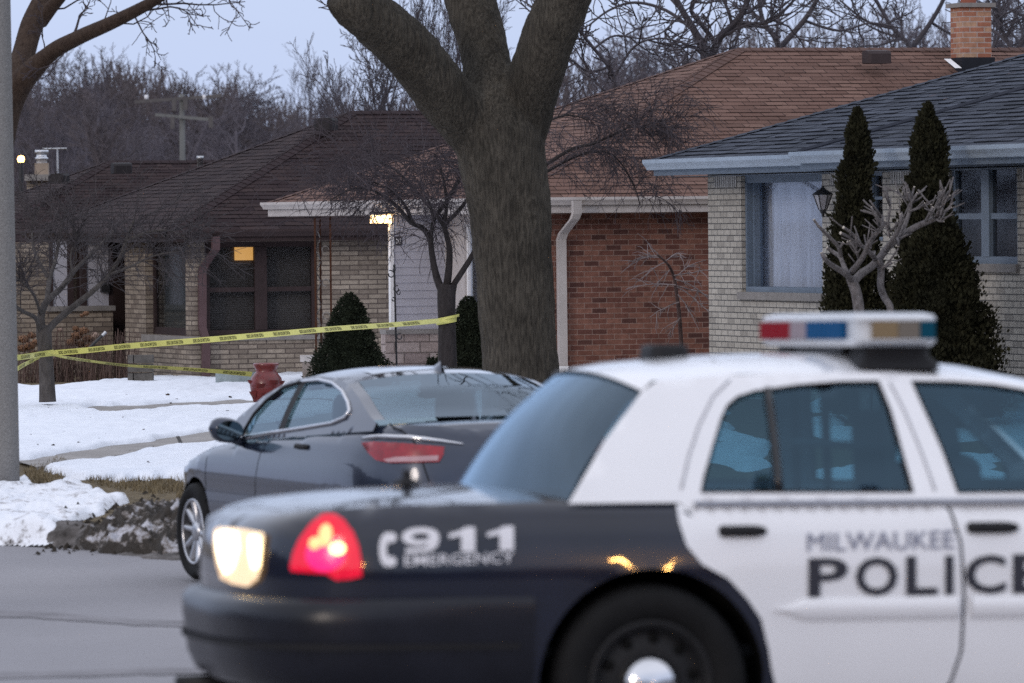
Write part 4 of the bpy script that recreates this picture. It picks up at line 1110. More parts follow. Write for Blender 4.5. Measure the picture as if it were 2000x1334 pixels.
m_rubber = M('tyre_rubber', (0.007, 0.007, 0.0075), 0.75, var=0.3, scale=8)
m_steelw = M('black_steel_wheel', (0.009, 0.009, 0.010), 0.45, var=0.3, scale=10, spec=.25)
m_hole = M('wheel_hole', (0.003, 0.003, 0.003), 0.9, var=0)
m_chrome = M('chrome', (0.62, 0.62, 0.64), 0.12, metal=1.0, var=0.08)
m_alloy = M('alloy_wheel', (0.50, 0.51, 0.54), 0.3, metal=0.85, var=0.12)
m_darkrim = M('dark_rim_paint', (0.05, 0.05, 0.055), 0.5, metal=0.5, var=0.1)  # darker metal for the rim behind the spokes
WM = dict(tyre=m_rubber, steel=m_steelw, hole=m_hole, chrome=m_chrome, alloy=m_alloy, darkrim=m_darkrim)
m_pwhite = M('police_white_paint', (0.755, 0.76, 0.785), 0.3, var=0.03, scale=2, coat=0.8)
m_pblack = M('police_dark_blue_paint', (0.0065, 0.009, 0.021), 0.2, var=0.25, scale=3, coat=0.8, rvar=0.08, spec=.2)
m_bumper = M('bumper_plastic', (0.009, 0.010, 0.016), 0.30, var=0.3, scale=4, rvar=0.08, spec=.3)
m_trim = M('rubber_trim', (0.014, 0.014, 0.016), 0.6, var=0.1)
m_cabin = M('dark_cabin', (0.02, 0.022, 0.025), 0.9, var=0.2)
m_seat = M('seat_vinyl', (0.03, 0.035, 0.042), 0.8, var=0.2)
m_carglass = glassmat('car_window_glass', (0.26, 0.42, 0.48), 0.085, 0.015, (.48, .76, 1.0))
m_backglass = glassmat('sloped_rear_glass', (0.10, 0.19, 0.27), 0.10, 0.05, (.60, .78, .95))
m_letter = M('black_lettering', (0.016, 0.017, 0.028), 0.5, var=0)
m_letterg = M('slate_lettering', (0.16, 0.17, 0.235), 0.5, var=0)
m_letterw = M('white_lettering', (0.72, 0.72, 0.76), 0.45, var=0)
m_barw = M('white_polycarbonate', (0.56, 0.58, 0.61), 0.25, var=0.04)

# ---- police car
TH = math.radians(13)
pw = P(1263, 1334, 21.25); _r = 0.345
pr = Matrix.Rotation(TH, 4, 'Z') @ Matrix.Rotation(math.radians(0.6), 4, 'Y') @ Matrix.Rotation(math.radians(-1.0), 4, 'X')
org = pw - pr @ Vector((0, -0.88, _r))
PM = Matrix.Translation(org) @ pr
pc = thing('police_car', 'black and white police cruiser with roof light bar and glowing red tail light', 'police car', org, rot=pr.to_euler())
PS = Shell([(-1.36, 0), (-1.35, .3), (-1.295, .58), (-1.19, .76), (-1.02, .875), (-.72, .945), (-.3, .97), (.3, .98), (1.2, .98), (2.2, .975), (3.0, .955), (3.45, .90), (3.75, .78), (3.93, .55), (4.0, .25), (4.01, 0)],
           [(.15, .09), (.30, .035), (.45, .012), (.62, 0), (.75, 0), (.85, .012), (.93, .03), (1.0, .06)],
           [(-1.36, .925), (-1.2, .95), (-.9, .966), (-.3, .978), (.2, .976), (1.0, .976), (1.9, .972), (2.6, .95), (3.4, .87), (3.8, .79), (4.0, .68)], 0.055)
u_r, u_f = PS.u[0], PS.u[-1]
ARC = .40; WB = 2.913
zlo = lambda u: .33 if u < -.6 else .2
bot = [(u_r, .34), (-.72, .30), (-.43, .28)]
side_outer = [(u_r, .34), (-.7, .31)] + circ(0, _r, ARC, 190, -10, 26) + [(.52, .21), (2.4, .20)] + circ(WB, _r, ARC, 190, -10, 26) + [(3.5, .25), (u_f, .28)]
topu = [u_f + (u_r - u_f) * i / 90 for i in range(91)]
side_outer += [(u, PS.ztop(u) if not .16 < u < 1.97 else .85) for u in topu]
mbs = PS.patch(side_outer, (), .055)
body = mbs[0]; body.add(mbs[1].v, mbs[1].f)
u_bk = -.36
PS.cap(body, u_r, u_bk, 50); PS.cap(body, 1.75, u_f, 60)
b_o = sub(body.build('body', m_pblack, pc, True, weld=.002))
lin = MB()
for sy in (-1, 1):
    for wx in (0, WB):
        rows = []
        for yy in (.93, .55):
            rows.append([Vector((wx + .41 * math.cos(a), sy * yy, _r + .41 * math.sin(a))) for a in [math.radians(-30 + 240 * i / 24) for i in range(25)]])
        lin.grid(rows); lin.face(rows[1])
lin.box((1.3, 0, .3), (4.6, 1.5, .12)); lin.box((.8, 0, .42), (2.6, 1.55, .06))
lin.build('wheel_arch_liner', m_hole, pc, recalc=False)
# bumpers proud of the body
bz = [(.33, .0), (.36, .035), (.42, .05), (.56, .055), (.62, .05), (.645, .03), (.652, .0)]
for nm, ua, ub in (('rear_bumper', u_r, -.42), ('front_bumper', WB + .46, u_f)):
    mb = MB()
    for sy in (-1, 1):
        rows = []
        for i in range(41):
            u = ua + (ub - ua) * i / 40; kf = 1.0
            e_ = (u - u_r) if nm == 'rear_bumper' else (u_f - u)
            kf = 1.25 - 1.1 * smooth((e_ - .7) / .8)
            rows.append([PS.S(u, z, o * kf + .004, sy) for z, o in bz])
        mb.grid(rows)
    bo = sub(mb.build(nm, m_bumper, pc, True, weld=.002))
    if nm == 'rear_bumper':
        st_ = MB()
        for sy in (-1, 1):
            st_.grid([[PS.S(ua + (ub - .05 - ua) * i / 40, z, (.058) * (1.25 - 1.1 * smooth(((ub - .05 - ua) * i / 40 - .7) / .8)) + .008, sy) for z in (.475, .485, .495)] for i in range(41)])
        st_.build('bumper_strip', m_trim, bo, True)
        ex = MB(); ex.tube([(-1.42, .45, .29), (-1.1, .45, .30)], .032, 12); ex.build('exhaust_pipe', m_steelw, pc, True)
fnS = lambda u, z: PS.S(u, z, 0)
puv = lambda px, py, a=-.5, b=.7: inv(PM, fnS, px, py, a, b)
# white doors
gap = [(1834, 972), (1872, 1059), (1879, 1171), (1873, 1272), (1853, 1332)]
rd = [puv(x, y, .1, .8) for x, y in [(1321, 990), (1326, 1021), (1341, 1066), (1371, 1102), (1422, 1130), (1460, 1171), (1486, 1209), (1501, 1270)]]
gp = [puv(x, y, .9, .7) for x, y in gap]
rear_door = [(rd[0][0], .970)] + rd + [(rd[-1][0] + .01, .40), (rd[-1][0] + .05, .25), (gp[-1][0] - .08, .245)] + gp[::-1] + [(gp[0][0] - .005, .970)]
fg = [(u + .012, z) for u, z in gp]
front_door = [(fg[0][0], .970)] + fg + [(fg[-1][0] - .06, .245), (2.0, .245), (2.03, .5), (2.05, .8), (1.98, .965)]
rocker = [(rd[-1][0] + .04, .238), (2.3, .232), (2.3, .19), (rd[-1][0] + .06, .2)]
for nm, ol in (('rear_door', rear_door), ('front_door', front_door)):
    for sd_, mb in zip((-1, 1), PS.patch(ol, (), .06, .006)):
        d_ = sub(mb.build(nm, m_pwhite, pc, True))
        hx = (puv(1402, 1038, .3, .8)[0], puv(1498, 1038, .3, .8)[0]) if nm == 'rear_door' else (puv(1886, 1030, 1, .8)[0], puv(1990, 1030, 1.2, .8)[0])
        hz = puv(1450, 1037, .3, .8)[1] if nm == 'rear_door' else puv(1935, 1030, 1, .8)[1]
        h_ = MB(); hm = (hx[0] + hx[1]) / 2; hl = (hx[1] - hx[0]) / 2; rows = []
        for i in range(17):
            t = -1 + i / 8; k = math.sqrt(max(.05, 1 - t ** 4)) if t > -.6 else .95
            zz = .020 * (k if t > 0 else 1) * (1 if abs(t) < .99 else .5)
            rows.append([PS.S(hm + hl * t, hz + zz * a, .008 + .022 * b * (1 - t ** 6), sd_) for a, b in ((-1, 0), (-.9, .7), (0, 1), (.9, .7), (1, 0))])
        h_.grid(rows); h_.build('door_handle', m_trim, d_, True)
        ml = MB(); z0 = puv(1600, 1190, .6, .6)[1]
        ua = puv(1512, 1190, .4, .6)[0] if nm == 'rear_door' else fg[2][0] + .02; ub = gp[2][0] - .015 if nm == 'rear_door' else 2.0
        rows = []
        for i in range(31):
            u = ua + (ub - ua) * i / 30; kk_ = smooth((u - ua) / .12) if nm == 'rear_door' else 1
            rows.append([PS.S(u, z0 + a, .007 + b, sd_) for a, b in ((.04 * kk_ + .001, 0), (.034 * kk_, .011), (0, .013), (-.03 * kk_, .010), (-.04 * kk_ - .001, 0))])
        ml.grid(rows); ml.build('door_moulding', m_pwhite, d_, True)
mbs = PS.patch(rocker, (), .06, .004); rk = mbs[0]; rk.add(mbs[1].v, mbs[1].f); rk.build('rocker_panel', m_pwhite, pc, True)
# greenhouse
def GH(x, z, out=0.0, side=-1):
    t = z - .985
    y = .923 - .50 * t - .32 * t * t - .02 * ((x - .9) / 1.3) ** 2
    return Vector((x, side * (y + out), z))
ghuv = lambda px, py, a=.5, b=1.2: inv(PM, lambda x, z: GH(x, z), px, py, a, b)
def railz(x): return interp([(-.1, 1.36), (.1, 1.392), (.4, 1.412), (.9, 1.415), (1.3, 1.39), (1.55, 1.35), (1.7, 1.31)], x)
cp = [ghuv(x, y, 0, 1.2) for x, y in [(1107, 962), (1180, 862), (1254, 764)]]
w_r = [ghuv(x, y) for x, y in [(1368, 962), (1374, 930), (1392, 868), (1408, 815), (1420, 790), (1440, 773), (1475, 762), (1560, 750), (1640, 744), (1716, 743), (1740, 800), (1765, 890), (1785, 962)]]
w_f = [ghuv(x, y, 1.1, 1.2) for x, y in [(1870, 963), (1840, 880), (1800, 790), (1779, 743), (1860, 744), (1940, 750), (2000, 760)]] 
w_f = w_f + [(1.62, 1.25), (1.86, 1.05), (1.88, .995)]
top = [(x, railz(x)) for x in (1.62, 1.5, 1.3, 1.1, .9, .7, .5, .3, .1)]
gh_out = [(cp[0][0], .970), (.11, .970), (.13, .950), (2.08, .948), (1.95, 1.06)] + top + [cp[2], cp[1]]
v, f = tri2d(gh_out, (w_r, w_f), .045)
gm = MB()
for sy in (-1, 1): gm.add([GH(a, b, 0, sy) for a, b in v], f)
xr0 = cp[2][0]
def roofz(x): return interp([(-.1, 1.372), (-.02, 1.40), (.15, 1.44), (.35, 1.462), (.6, 1.472), (.85, 1.472), (1.1, 1.455), (1.3, 1.43), (1.5, 1.385), (1.64, 1.335)], x)
def roof_pt(a, b):
    x = xr0 + (1.62 - xr0) * a; t = 2 * b - 1
    e_ = GH(x, railz(x) if a > 0 else cp[2][1], 0, 1); zc = roofz(x) + .012; ze = e_.z
    xx = x - .10 * (1 - t * t) * (1 - a) ** 6 + .07 * (1 - t * t) * a ** 6
    k = 1 - abs(t) ** 2.6
    return Vector((xx, e_.y * t, ze + (zc - ze) * k))
gm.grid(grid_surf(roof_pt, 40, 30))
# body-coloured strip below the rear glass, at the foot of the C pillar
ro = sub(gm.build('roof', m_pwhite, pc, True, weld=.004))
for sy in (-1, 1):
    for nm, hole in (('rear_door_window', w_r), ('front_door_window', w_f)):
        vv_, ff_ = tri2d(hole, (), .08); g = MB(); g.add([GH(a, b, -.012, sy) for a, b in vv_], ff_)
        g_o = sub(g.build(nm, m_carglass, pc, True))
        tr_ = MB()
        ring = densify(hole, .03); n_ = len(ring); rows = []
        cx = sum(p[0] for p in ring) / n_; cz = sum(p[1] for p in ring) / n_
        for i in range(n_):
            x, z = ring[i]; rows.append([GH(x, z, .004, sy), GH(x + (cx - x) * .035, z + (cz - z) * .045, -.004, sy), GH(x, z, -.014, sy)])
        rows.append(rows[0]); tr_.grid(rows); tr_.build('window_seal', m_trim, g_o)
        if nm == 'rear_door_window':
            q0, q1 = ghuv(1523, 960), ghuv(1500, 760); dv = MB()
            dv.tube([GH(q0[0] + (q1[0] - q0[0]) * i / 6, q0[1] + (q1[1] - q0[1]) * i / 6, -.006, sy) for i in range(7)], .016, 12)
            dv.build('window_divider', M('gloss_black_trim', (.012, .012, .014), .12, var=0), g_o, True)
m_seam = M('panel_seam', (.30, .30, .33), .5, var=0); m_belt = M('belt_strip', (.22, .235, .28), .4, var=.1)
for sy in (-1, 1):
    mb = MB(); mb.grid([[GH(.16 + 1.72 * i / 30, z, o, sy) for z, o in ((.955, .0), (.957, .014), (.971, .014), (.975, .0))] for i in range(31)]); mb.build('belt_moulding', m_belt, pc, True)
    for path in ([(1425, 742), (1392, 775), (1365, 830), (1345, 890), (1330, 955)], [(1738, 748), (1765, 800), (1800, 885), (1826, 958)]):
        mb = MB(); q = densify([ghuv(*p) for p in path], .04, False); mb.tube([GH(x, z, .001, sy) for x, z in q], .0045, 4); mb.build('door_seam', m_seam, pc, True)
# rear glass and windscreen
def bl(a, b):
    t = 2 * b - 1
    tp = roof_pt(0, .5 + .5 * t); bt = Vector((cp[0][0] - .13 * (1 - t * t), .87 * t, .985 + .035 * (1 - t * t)))
    q = tp.lerp(bt, a); nrm = Vector((-.7, 0, .7)); return q + nrm * (.035 * math.sin(math.pi * a) * (1 - .3 * t * t)) - nrm * .012
mb = MB(); mb.grid(grid_surf(bl, 14, 24)); rg_ = sub(mb.build('rear_window', m_backglass, pc, True))
def wsf(a, b):
    t = 2 * b - 1
    tp = roof_pt(1, .5 + .5 * t); bt = Vector((2.06 + .16 * (1 - t * t), .85 * t, .985 + .03 * (1 - t * t))); return tp.lerp(bt, a)
mb = MB(); mb.grid(grid_surf(wsf, 10, 20)); mb.build('windscreen', m_carglass, pc, True)
mb = MB(); mb.grid([[bl(1, j / 24) + Vector((-.02 * i, 0, .004 - .012 * i)) for j in range(25)] for i in range(3)]); mb.build('rear_window_seal', m_trim, rg_, True)
# parcel shelf, seats, cage
mb = MB(); mb.box((-.02, 0, .93), (.62, 1.5, .03)); mb.box((.75, 0, .45), (2.3, 1.6, .04)); mb.box((1.9, 0, .9), (.35, 1.5, .2)); mb.build('interior', m_cabin, pc)
seat(pc, .55, 0, 1.35, .55, .98, m_seat, False)
for yy in (-.4, .4): seat(pc, 1.5, yy, .52, .55, 1.06, m_seat, True)
cg = MB()
for yy in (-.62, -.2, .2, .62): cg.tube([(.98, yy, .5), (.95, yy, 1.36)], .018, 6)
for zz in (.95, 1.15, 1.36): cg.tube([(.955, -.62, zz), (.955, .62, zz)], .016, 6)
cg.build('prisoner_cage', m_steelw, pc)
# tail light and reversing light
m_tail = None
def lampmat(name, lo, hi, s_lo, s_hi, scale, th=0.55, base=(.3, .02, .03)):
    mt, t, b = nodes(name); tc = t.nodes.new('ShaderNodeTexCoord')
    n = t.nodes.new('ShaderNodeTexVoronoi'); n.inputs['Scale'].default_value = scale
    t.links.new(tc.outputs['Object'], n.inputs['Vector'])
    r = t.nodes.new('ShaderNodeValToRGB'); r.color_ramp.elements[0].position = 0.0; r.color_ramp.elements[0].color = (*hi, 1)
    r.color_ramp.elements[1].position = th; r.color_ramp.elements[1].color = (*lo, 1)
    t.links.new(n.outputs['Distance'], r.inputs[0]); t.links.new(r.outputs[0], b.inputs['Emission Color'])
    mr = t.nodes.new('ShaderNodeMapRange'); mr.inputs[1].default_value = 0; mr.inputs[2].default_value = th; mr.inputs[3].default_value = s_hi; mr.inputs[4].default_value = s_lo
    t.links.new(n.outputs['Distance'], mr.inputs[0]); t.links.new(mr.outputs[0], b.inputs['Emission Strength'])
    b.inputs['Base Color'].default_value = (*base, 1); b.inputs['Roughness'].default_value = 0.12; b.inputs['Coat Weight'].default_value = 0.6
    return mt
m_red = glow('lit_red_lens', (1.0, 0.004, 0.05), 0.52, (0.30, 0.005, 0.012), 0.12)
m_redpink = glow('lit_pink_reflector', (1.0, 0.02, 0.24), 0.80, (0.4, 0.01, 0.04), 0.2)
m_bulb = glow('lit_bulb', (1.0, 0.36, 0.10), 1.0, (0.9, 0.6, 0.3), 0.3)
m_bulbhot = glow('lit_bulb_centre', (1.0, 0.70, 0.25), 2.6, (0.9, 0.7, 0.4), 0.3)
m_rev = glow('lit_reversing_lens', (1.0, 0.58, 0.24), .62, (0.8, 0.75, 0.6), 0.15)
m_revhot = glow('lit_reversing_bulb', (1.0, 0.82, 0.50), 3.2, (0.9, 0.85, 0.7), 0.3)
tl = [puv(x, y, -1.1, .7) for x, y in [(570, 1107), (576, 1080), (588, 1052), (610, 1022), (634, 1003), (652, 1003), (670, 1014), (690, 1038), (701, 1066), (707, 1100), (707, 1126), (685, 1131), (658, 1133), (640, 1121), (600, 1118), (573, 1116)]]
rv = [puv(x, y, -1.4, .7) for x, y in [(425, 1036), (436, 1029), (480, 1032), (520, 1040), (522, 1050), (515, 1110), (508, 1132), (490, 1146), (462, 1141), (437, 1130)]]
for sy in (-1, 1):
    lit = True
    v, f = tri2d(tl, (), .03); mb = MB(); mb.add([PS.S(a, b, .012, sy) for a, b in v], f)
    t_o = sub(mb.build('tail_light', m_red, pc, True))
    mb = MB(); ring = densify(tl, .02); n_ = len(ring); rows = [[PS.S(*ring[i % n_], .012, sy), PS.S(*ring[i % n_], -.01, sy)] for i in range(n_ + 1)]; mb.grid(rows); mb.build('lens_edge', m_red, t_o)
    def spot(px, py, rx, rz, mat, nm, o, par, a0=-1.1):
        u, z = puv(px, py, a0, .7); m_ = MB(); rows = []
        for k in range(6):
            rr = k / 5; rows.append([PS.S(u + rx * rr * math.cos(j * math.pi / 8), z + rz * rr * math.sin(j * math.pi / 8), o + .004 * (1 - rr * rr), sy) for j in range(16)])
        m_.grid(rows, closed=True); m_.build(nm, mat, par, True)
    spot(637, 1082, .075, .06, m_redpink, 'reflector', .014, t_o)
    spot(640, 1045, .026, .04, m_bulb, 'bulb', .020, t_o); spot(620, 1061, .024, .022, m_bulb, 'bulb', .020, t_o)
    spot(663, 1071, .028, .022, m_bulbhot, 'bulb', .023, t_o)
    rvs = rv if sy < 0 else [(-1.42, .86), (-1.28, .87), (-1.28, .70), (-1.40, .69)]
    v, f = tri2d(rvs, (), .03); mb = MB(); mb.add([PS.S(a, b, .012, sy) for a, b in v], f)
    r_o = sub(mb.build('reversing_light', m_rev, pc, True))
    for lobe in () if sy > 0 else ([(431, 1041), (452, 1036), (470, 1040), (473, 1070), (462, 1108), (450, 1122), (441, 1106), (433, 1075)], [(495, 1046), (513, 1048), (517, 1075), (511, 1108), (502, 1112), (496, 1085)]):
        v, f = tri2d([puv(x, y, -1.4, .7) for x, y in lobe], (), .03); mb = MB(); mb.add([PS.S(a, b, .019, sy) for a, b in v], f); mb.build('bulb', m_revhot, r_o, True)
# headlights and grille (front end, beyond the frame)
for sy in (-1, 1):
    q = [(u_f - .95, .62), (u_f - .35, .60), (u_f - .35, .74), (u_f - .9, .77)]
    v, f = tri2d(q, (), .06); mb = MB(); mb.add([PS.S(a, b, .01, sy) for a, b in v], f); mb.build('headlight', M('headlight_glass', (.6, .62, .65), .1, var=0), pc, True)
# trunk: lid gap and badge, number plate, antennas
mb = MB(); ga = [puv(x, y, -1.0, .9) for x, y in [(560, 990), (566, 1010), (572, 1018)]]
mb.tube([(-.66, 0, 1.0), (-.66, 0, 1.07)], .016, 10); mb.lathe([(.05, 1.015), (.045, 1.03), (.02, 1.04)], (-.66, 0, 0), 'Z', 16)
mb.build('trunk_antenna', m_trim, pc, True)
mb = MB()
mb.grid([[PS.S(PS.u[0] + .0 + (1.02 * i / 20), z, .003 if j else .006, -1) for j, z in enumerate((.79, .80))] for i in range(0)] or [[Vector((-1.365, -.3 + .03 * i, .70 + .0)), Vector((-1.365, -.3 + .03 * i, .705))] for i in range(21)])
mb.build('trunk_badge', m_chrome, pc)
# roof gear: low black antenna block and light bar
ga_ = roof_pt(.2, .5)
def rprism(mb, outline, zs):
    rows = []
    for z, k in zs:
        cx = sum(p[0] for p in outline) / len(outline); cy = sum(p[1] for p in outline) / len(outline)
        rows.append([Vector((cx + (x - cx) * k, cy + (y - cy) * k, z)) for x, y in outline])
    mb.grid(rows, closed=True); mb.face(rows[0]); mb.face(rows[-1])
def rrect(x0, x1, y0, y1, r, n=6):
    o = []
    for cx, cy, a in ((x1 - r, y1 - r, 0), (x0 + r, y1 - r, 90), (x0 + r, y0 + r, 180), (x1 - r, y0 + r, 270)):
        for i in range(n + 1):
            t = math.radians(a + 90 * i / n); o.append((cx + r * math.cos(t), cy + r * math.sin(t)))
    return o
mb = MB()
xa_ = .23
rprism(mb, rrect(xa_ - .01, xa_ + .13, -.12, .10, .04), [(1.43, 1.05), (1.498, 1.0), (1.512, .93), (1.516, .75)])
mb.build('roof_antenna', m_trim, pc, True)
X0, X1 = .83, 1.13; LZ = 1.507
lb = MB(); rprism(lb, rrect(X0, X1, -.665, .665, .06), [(LZ, .93), (LZ + .012, .985), (LZ + .022, 1.0), (LZ + .026, 1.0), (LZ + .027, .96), (LZ + .090, .96), (LZ + .091, 1.0), (LZ + .099, 1.0), (LZ + .112, .97), (LZ + .120, .85)])
lb_o = sub(lb.build('light_bar', m_barw, pc, False))
def lens(name, segs, col, rough=.12, em=0.0):
    mt, t, b = nodes(name); b.inputs['Base Color'].default_value = (*col, 1); b.inputs['Roughness'].default_value = .5; b.inputs['Specular IOR Level'].default_value = .03
    if em: b.inputs['Emission Color'].default_value = (*col, 1); b.inputs['Emission Strength'].default_value = em
    for c, d in segs:
        mb = MB(); mb.box(c, d); mb.build(name, mt, lb_o)
zc_, hz_ = LZ + .0585, .061
def rear_seg(y0, y1): return ((X0 + .0, (y0 + y1) / 2, zc_), (.03, abs(y1 - y0), hz_))
lens('red_lens', [rear_seg(.37, .60)] + [rear_seg(.19, .365)], (.20, .003, .010))
lens('clear_lens', [rear_seg(-.03, .185)], (.25, .21, .235))
lens('blue_lens', [rear_seg(-.26, -.035), rear_seg(-.50, -.265)], (.003, .06, .165))
def end_seg(x0, x1, sy=-1): return (((x0 + x1) / 2, sy * .651, zc_), (abs(x1 - x0), .03, hz_))
lens('amber_lens', [end_seg(.885, .975)], (.19, .14, .085), em=0.08)
lens('smoked_lens', [end_seg(.977, 1.055)], (.16, .14, .12))
lens('teal_lens', [end_seg(1.058, 1.112)], (.006, .06, .10))
fl = MB()
for ya, yb in ((-.62, -.36), (.36, .62)):
    mb = MB(); rprism(mb, rrect(.86, 1.13, ya, yb, .04), [(1.425, 1.15), (1.45, 1.08), (1.47, .9), (LZ + .006, .85)]); mb.build('mounting_foot', m_trim, lb_o, True)
mb = MB(); mb.box((.93, .0, LZ - .006), (.12, .62, .035)); mb.build('alley_light_housing', m_steelw, lb_o)
for sy in (-1, 1):
    for wx in (0, WB): wheel(pc, wx, sy * .86, _r, .222, .225, 'steel', WM)
    mb = MB(); rows = []
    for i in range(8): 
        t = i / 7; rows.append([Vector((1.72 + .09 * math.cos(a) * math.sin(math.pi * (.15 + .7 * t)), sy * (.93 + .22 * t), 1.03 + .065 * math.sin(a) * math.sin(math.pi * (.15 + .7 * t)))) for a in [2 * math.pi * k / 14 for k in range(14)]])
    mb.grid(rows, closed=True); mb.face(rows[0]); mb.face(rows[-1]); mb.build('wing_mirror', m_trim, pc, True)
# lettering, set on the panels
def letters(name, s, mat, p00, p10, p01, bold=0.0, par=None, out=.0135):
    """p00,p10,p01: photo pixels of the text box's lower left, lower right, upper left"""
    A, B_, C_ = [puv(*p, .5, .6) for p in (p00, p10, p01)]
    tv, tf = text_mesh(s, bold)
    mb = MB(); mb.add([PS.S(A[0] + (B_[0] - A[0]) * x + (C_[0] - A[0]) * y, A[1] + (B_[1] - A[1]) * x + (C_[1] - A[1]) * y, out, -1) for x, y in tv], tf)
    mb.build(name, mat, par or pc)
for ch_, x0, x1 in (('P', 1577, 1654), ('O', 1669, 1751), ('L', 1768, 1829), ('I', 1844, 1860), ('C', 1883, 1962), ('E', 1976, 2044)):
    yb = 1166 - .0192 * (x0 - 1577)
    letters('lettering', ch_, m_letter, (x0, yb), (x1, yb - .0192 * (x1 - x0)), (x0, yb - 76), .022)
letters('lettering', 'MILWAUKEE', m_letterg, (1575, 1077), (1862, 1071), (1575, 1041), 0.0)
def glyph(outer, hole, x0, x1, y0, y1):
    """numeral drawn as an outline, set between photo pixels on the rear fender"""
    A_, B2, C2_ = puv(x0, y0, -.6, .7), puv(x1, y0 - (x1 - x0) * .02, -.6, .7), puv(x0, y1, -.6, .7)
    v, f = tri2d(outer, hole, .2); mb = MB()
    mb.add([PS.S(A_[0] + (B2[0] - A_[0]) * a + (C2_[0] - A_[0]) * b, A_[1] + (B2[1] - A_[1]) * a + (C2_[1] - A_[1]) * b, .0135, -1) for a, b in v], f); mb.build('lettering', m_letterw, pc)
nine = [(.10, 0), (.55, 0), (.80, .08), (.95, .26), (1.0, .55), (.97, .78), (.84, .93), (.62, 1.0), (.38, 1.0), (.15, .92), (.02, .77), (0, .62), (.05, .46), (.18, .34), (.38, .28), (.56, .29), (.70, .35), (.66, .24), (.52, .18), (.10, .18)]
nineh = [(.5 + .24 * math.cos(k * math.pi / 8), .645 + .135 * math.sin(k * math.pi / 8)) for k in range(16)]
one = [(.46, 0), (.98, 0), (.98, 1), (.62, 1), (.40, .86), (0, .74), (0, .56), (.46, .66)]
glyph(nine, (nineh,), 785, 858, 1080, 1031); glyph(one, (), 876, 928, 1078, 1030); glyph(one, (), 950, 1003, 1075, 1028)
letters('lettering', 'EMERGENCY', m_letterw, (790, 1105), (1003, 1098), (790, 1084), .004)
# telephone receiver emblem
hs = [(-.10, -.5), (.30, -.5), (.42, -.40), (.40, -.27), (.22, -.20), (.02, -.22), (-.06, 0), (.02, .22), (.22, .20), (.40, .27), (.42, .40), (.30, .5), (-.10, .5), (-.30, .36), (-.38, .12), (-.38, -.12), (-.30, -.36)]
A = puv(757, 1073, -.9, .7); B_ = puv(775, 1073, -.9, .7); C_ = puv(757, 1040, -.9, .7)
v, f = tri2d(hs, (), .2); mb = MB(); mb.add([PS.S(A[0] + a * 2.3 * (B_[0] - A[0]), A[1] + b * 2.0 * (C_[1] - A[1]), .013, -1) for a, b in v], f); mb.build('telephone_emblem', m_letterw, pc)

# ---- grey sedan parked ahead
m_grey = M('slate_grey_metallic', (0.022, 0.031, 0.056), 0.2, metal=0.35, var=0.08, scale=2, coat=.7)
m_bglass = glassmat('sedan_glass', (0.36, 0.455, 0.475), 0.08, 0.01, (.72, .86, 1.0))
m_brear = glassmat('sedan_rear_glass', (0.17, 0.235, 0.26), 0.10, 0.01, (.72, .86, 1.0))
m_blackroof = M('black_glass_roof', (0.012, 0.014, 0.018), 0.08, var=0, coat=1.0)
BH = math.radians(22.0)
bf = Vector((-math.sin(BH), math.cos(BH), 0)); blf = Vector((-math.cos(BH), -math.sin(BH), 0))
fl_ = P(375, 1038, 41.6); _rb = .332; bwb = 2.685
gz = fl_.z - _rb
borg = fl_ - bf * bwb - blf * .90 - Vector((0, 0, _rb))
bc = thing('parked_car', 'slate grey sedan with chrome window trim parked at the kerb behind the police car', 'car', borg, rot=(0, 0, math.pi / 2 + BH))
BM = Matrix.Translation(borg) @ Matrix.Rotation(math.pi / 2 + BH, 4, 'Z')
BS = Shell([(-1.0, 0), (-.965, .35), (-.87, .60), (-.70, .765), (-.45, .855), (-.1, .89), (.5, .905), (1.4, .905), (2.2, .895), (2.75, .88), (3.1, .82), (3.36, .66), (3.52, .4), (3.58, .15), (3.585, 0)],
           [(.15, .10), (.3, .03), (.5, .0), (.68, .012), (.72, .004), (.85, .02), (1.0, .055), (1.1, .09), (1.2, .12)],
           [(-1.0, 1.10), (-.92, 1.135), (-.7, 1.14), (-.3, 1.125), (.3, 1.09), (1.0, 1.04), (1.6, 1.0), (2.0, .965), (2.5, .91), (2.95, .82), (3.3, .72), (3.58, .60)], .05)
ur, uf = BS.u[0], BS.u[-1]
so = [(ur, .3), (-.5, .26)] + circ(0, _rb, .37, 190, -10, 24) + [(.5, .2), (2.2, .2)] + circ(bwb, _rb, .372, 190, -10, 24) + [(3.2, .24), (uf, .24)]
so += [(u, BS.ztop(u)) for u in [uf + (ur - uf) * i / 90 for i in range(91)]]
mbs = BS.patch(so, (), .055); bd = mbs[0]; bd.add(mbs[1].v, mbs[1].f)
BS.cap(bd, ur, -.42, 30); BS.cap(bd, 1.75, uf, 60)
bdo = sub(bd.build('body', m_grey, bc, True, weld=.002))
lin = MB()
for sy in (-1, 1):
    for wx in (0, bwb):
        rows = [[Vector((wx + .385 * math.cos(a), sy * yy, _rb + .385 * math.sin(a))) for a in [math.radians(-30 + 240 * i / 24) for i in range(25)]] for yy in (.86, .5)]
        lin.grid(rows); lin.face(rows[1])
lin.box((1.2, 0, .28), (4.2, 1.35, .12)); lin.build('wheel_arch_liner', m_hole, bc, recalc=False)
def BG(x, z, out=0.0, side=1):
    t = z - 1.0
    y = .855 - .40 * t - .42 * t * t - .03 * max(0, (.4 - x)) ** 2
    return Vector((x, side * (y + out), z))
bguv = lambda px, py, a=.8, b=1.2: inv(BM, lambda x, z: BG(x, z), px, py, a, b)
dl = [(473, 856), (480, 838), (498, 808), (524, 780), (556, 756), (592, 745), (626, 742), (652, 748), (671, 764), (682, 786), (685, 802), (676, 815), (650, 826), (590, 836), (530, 845)]
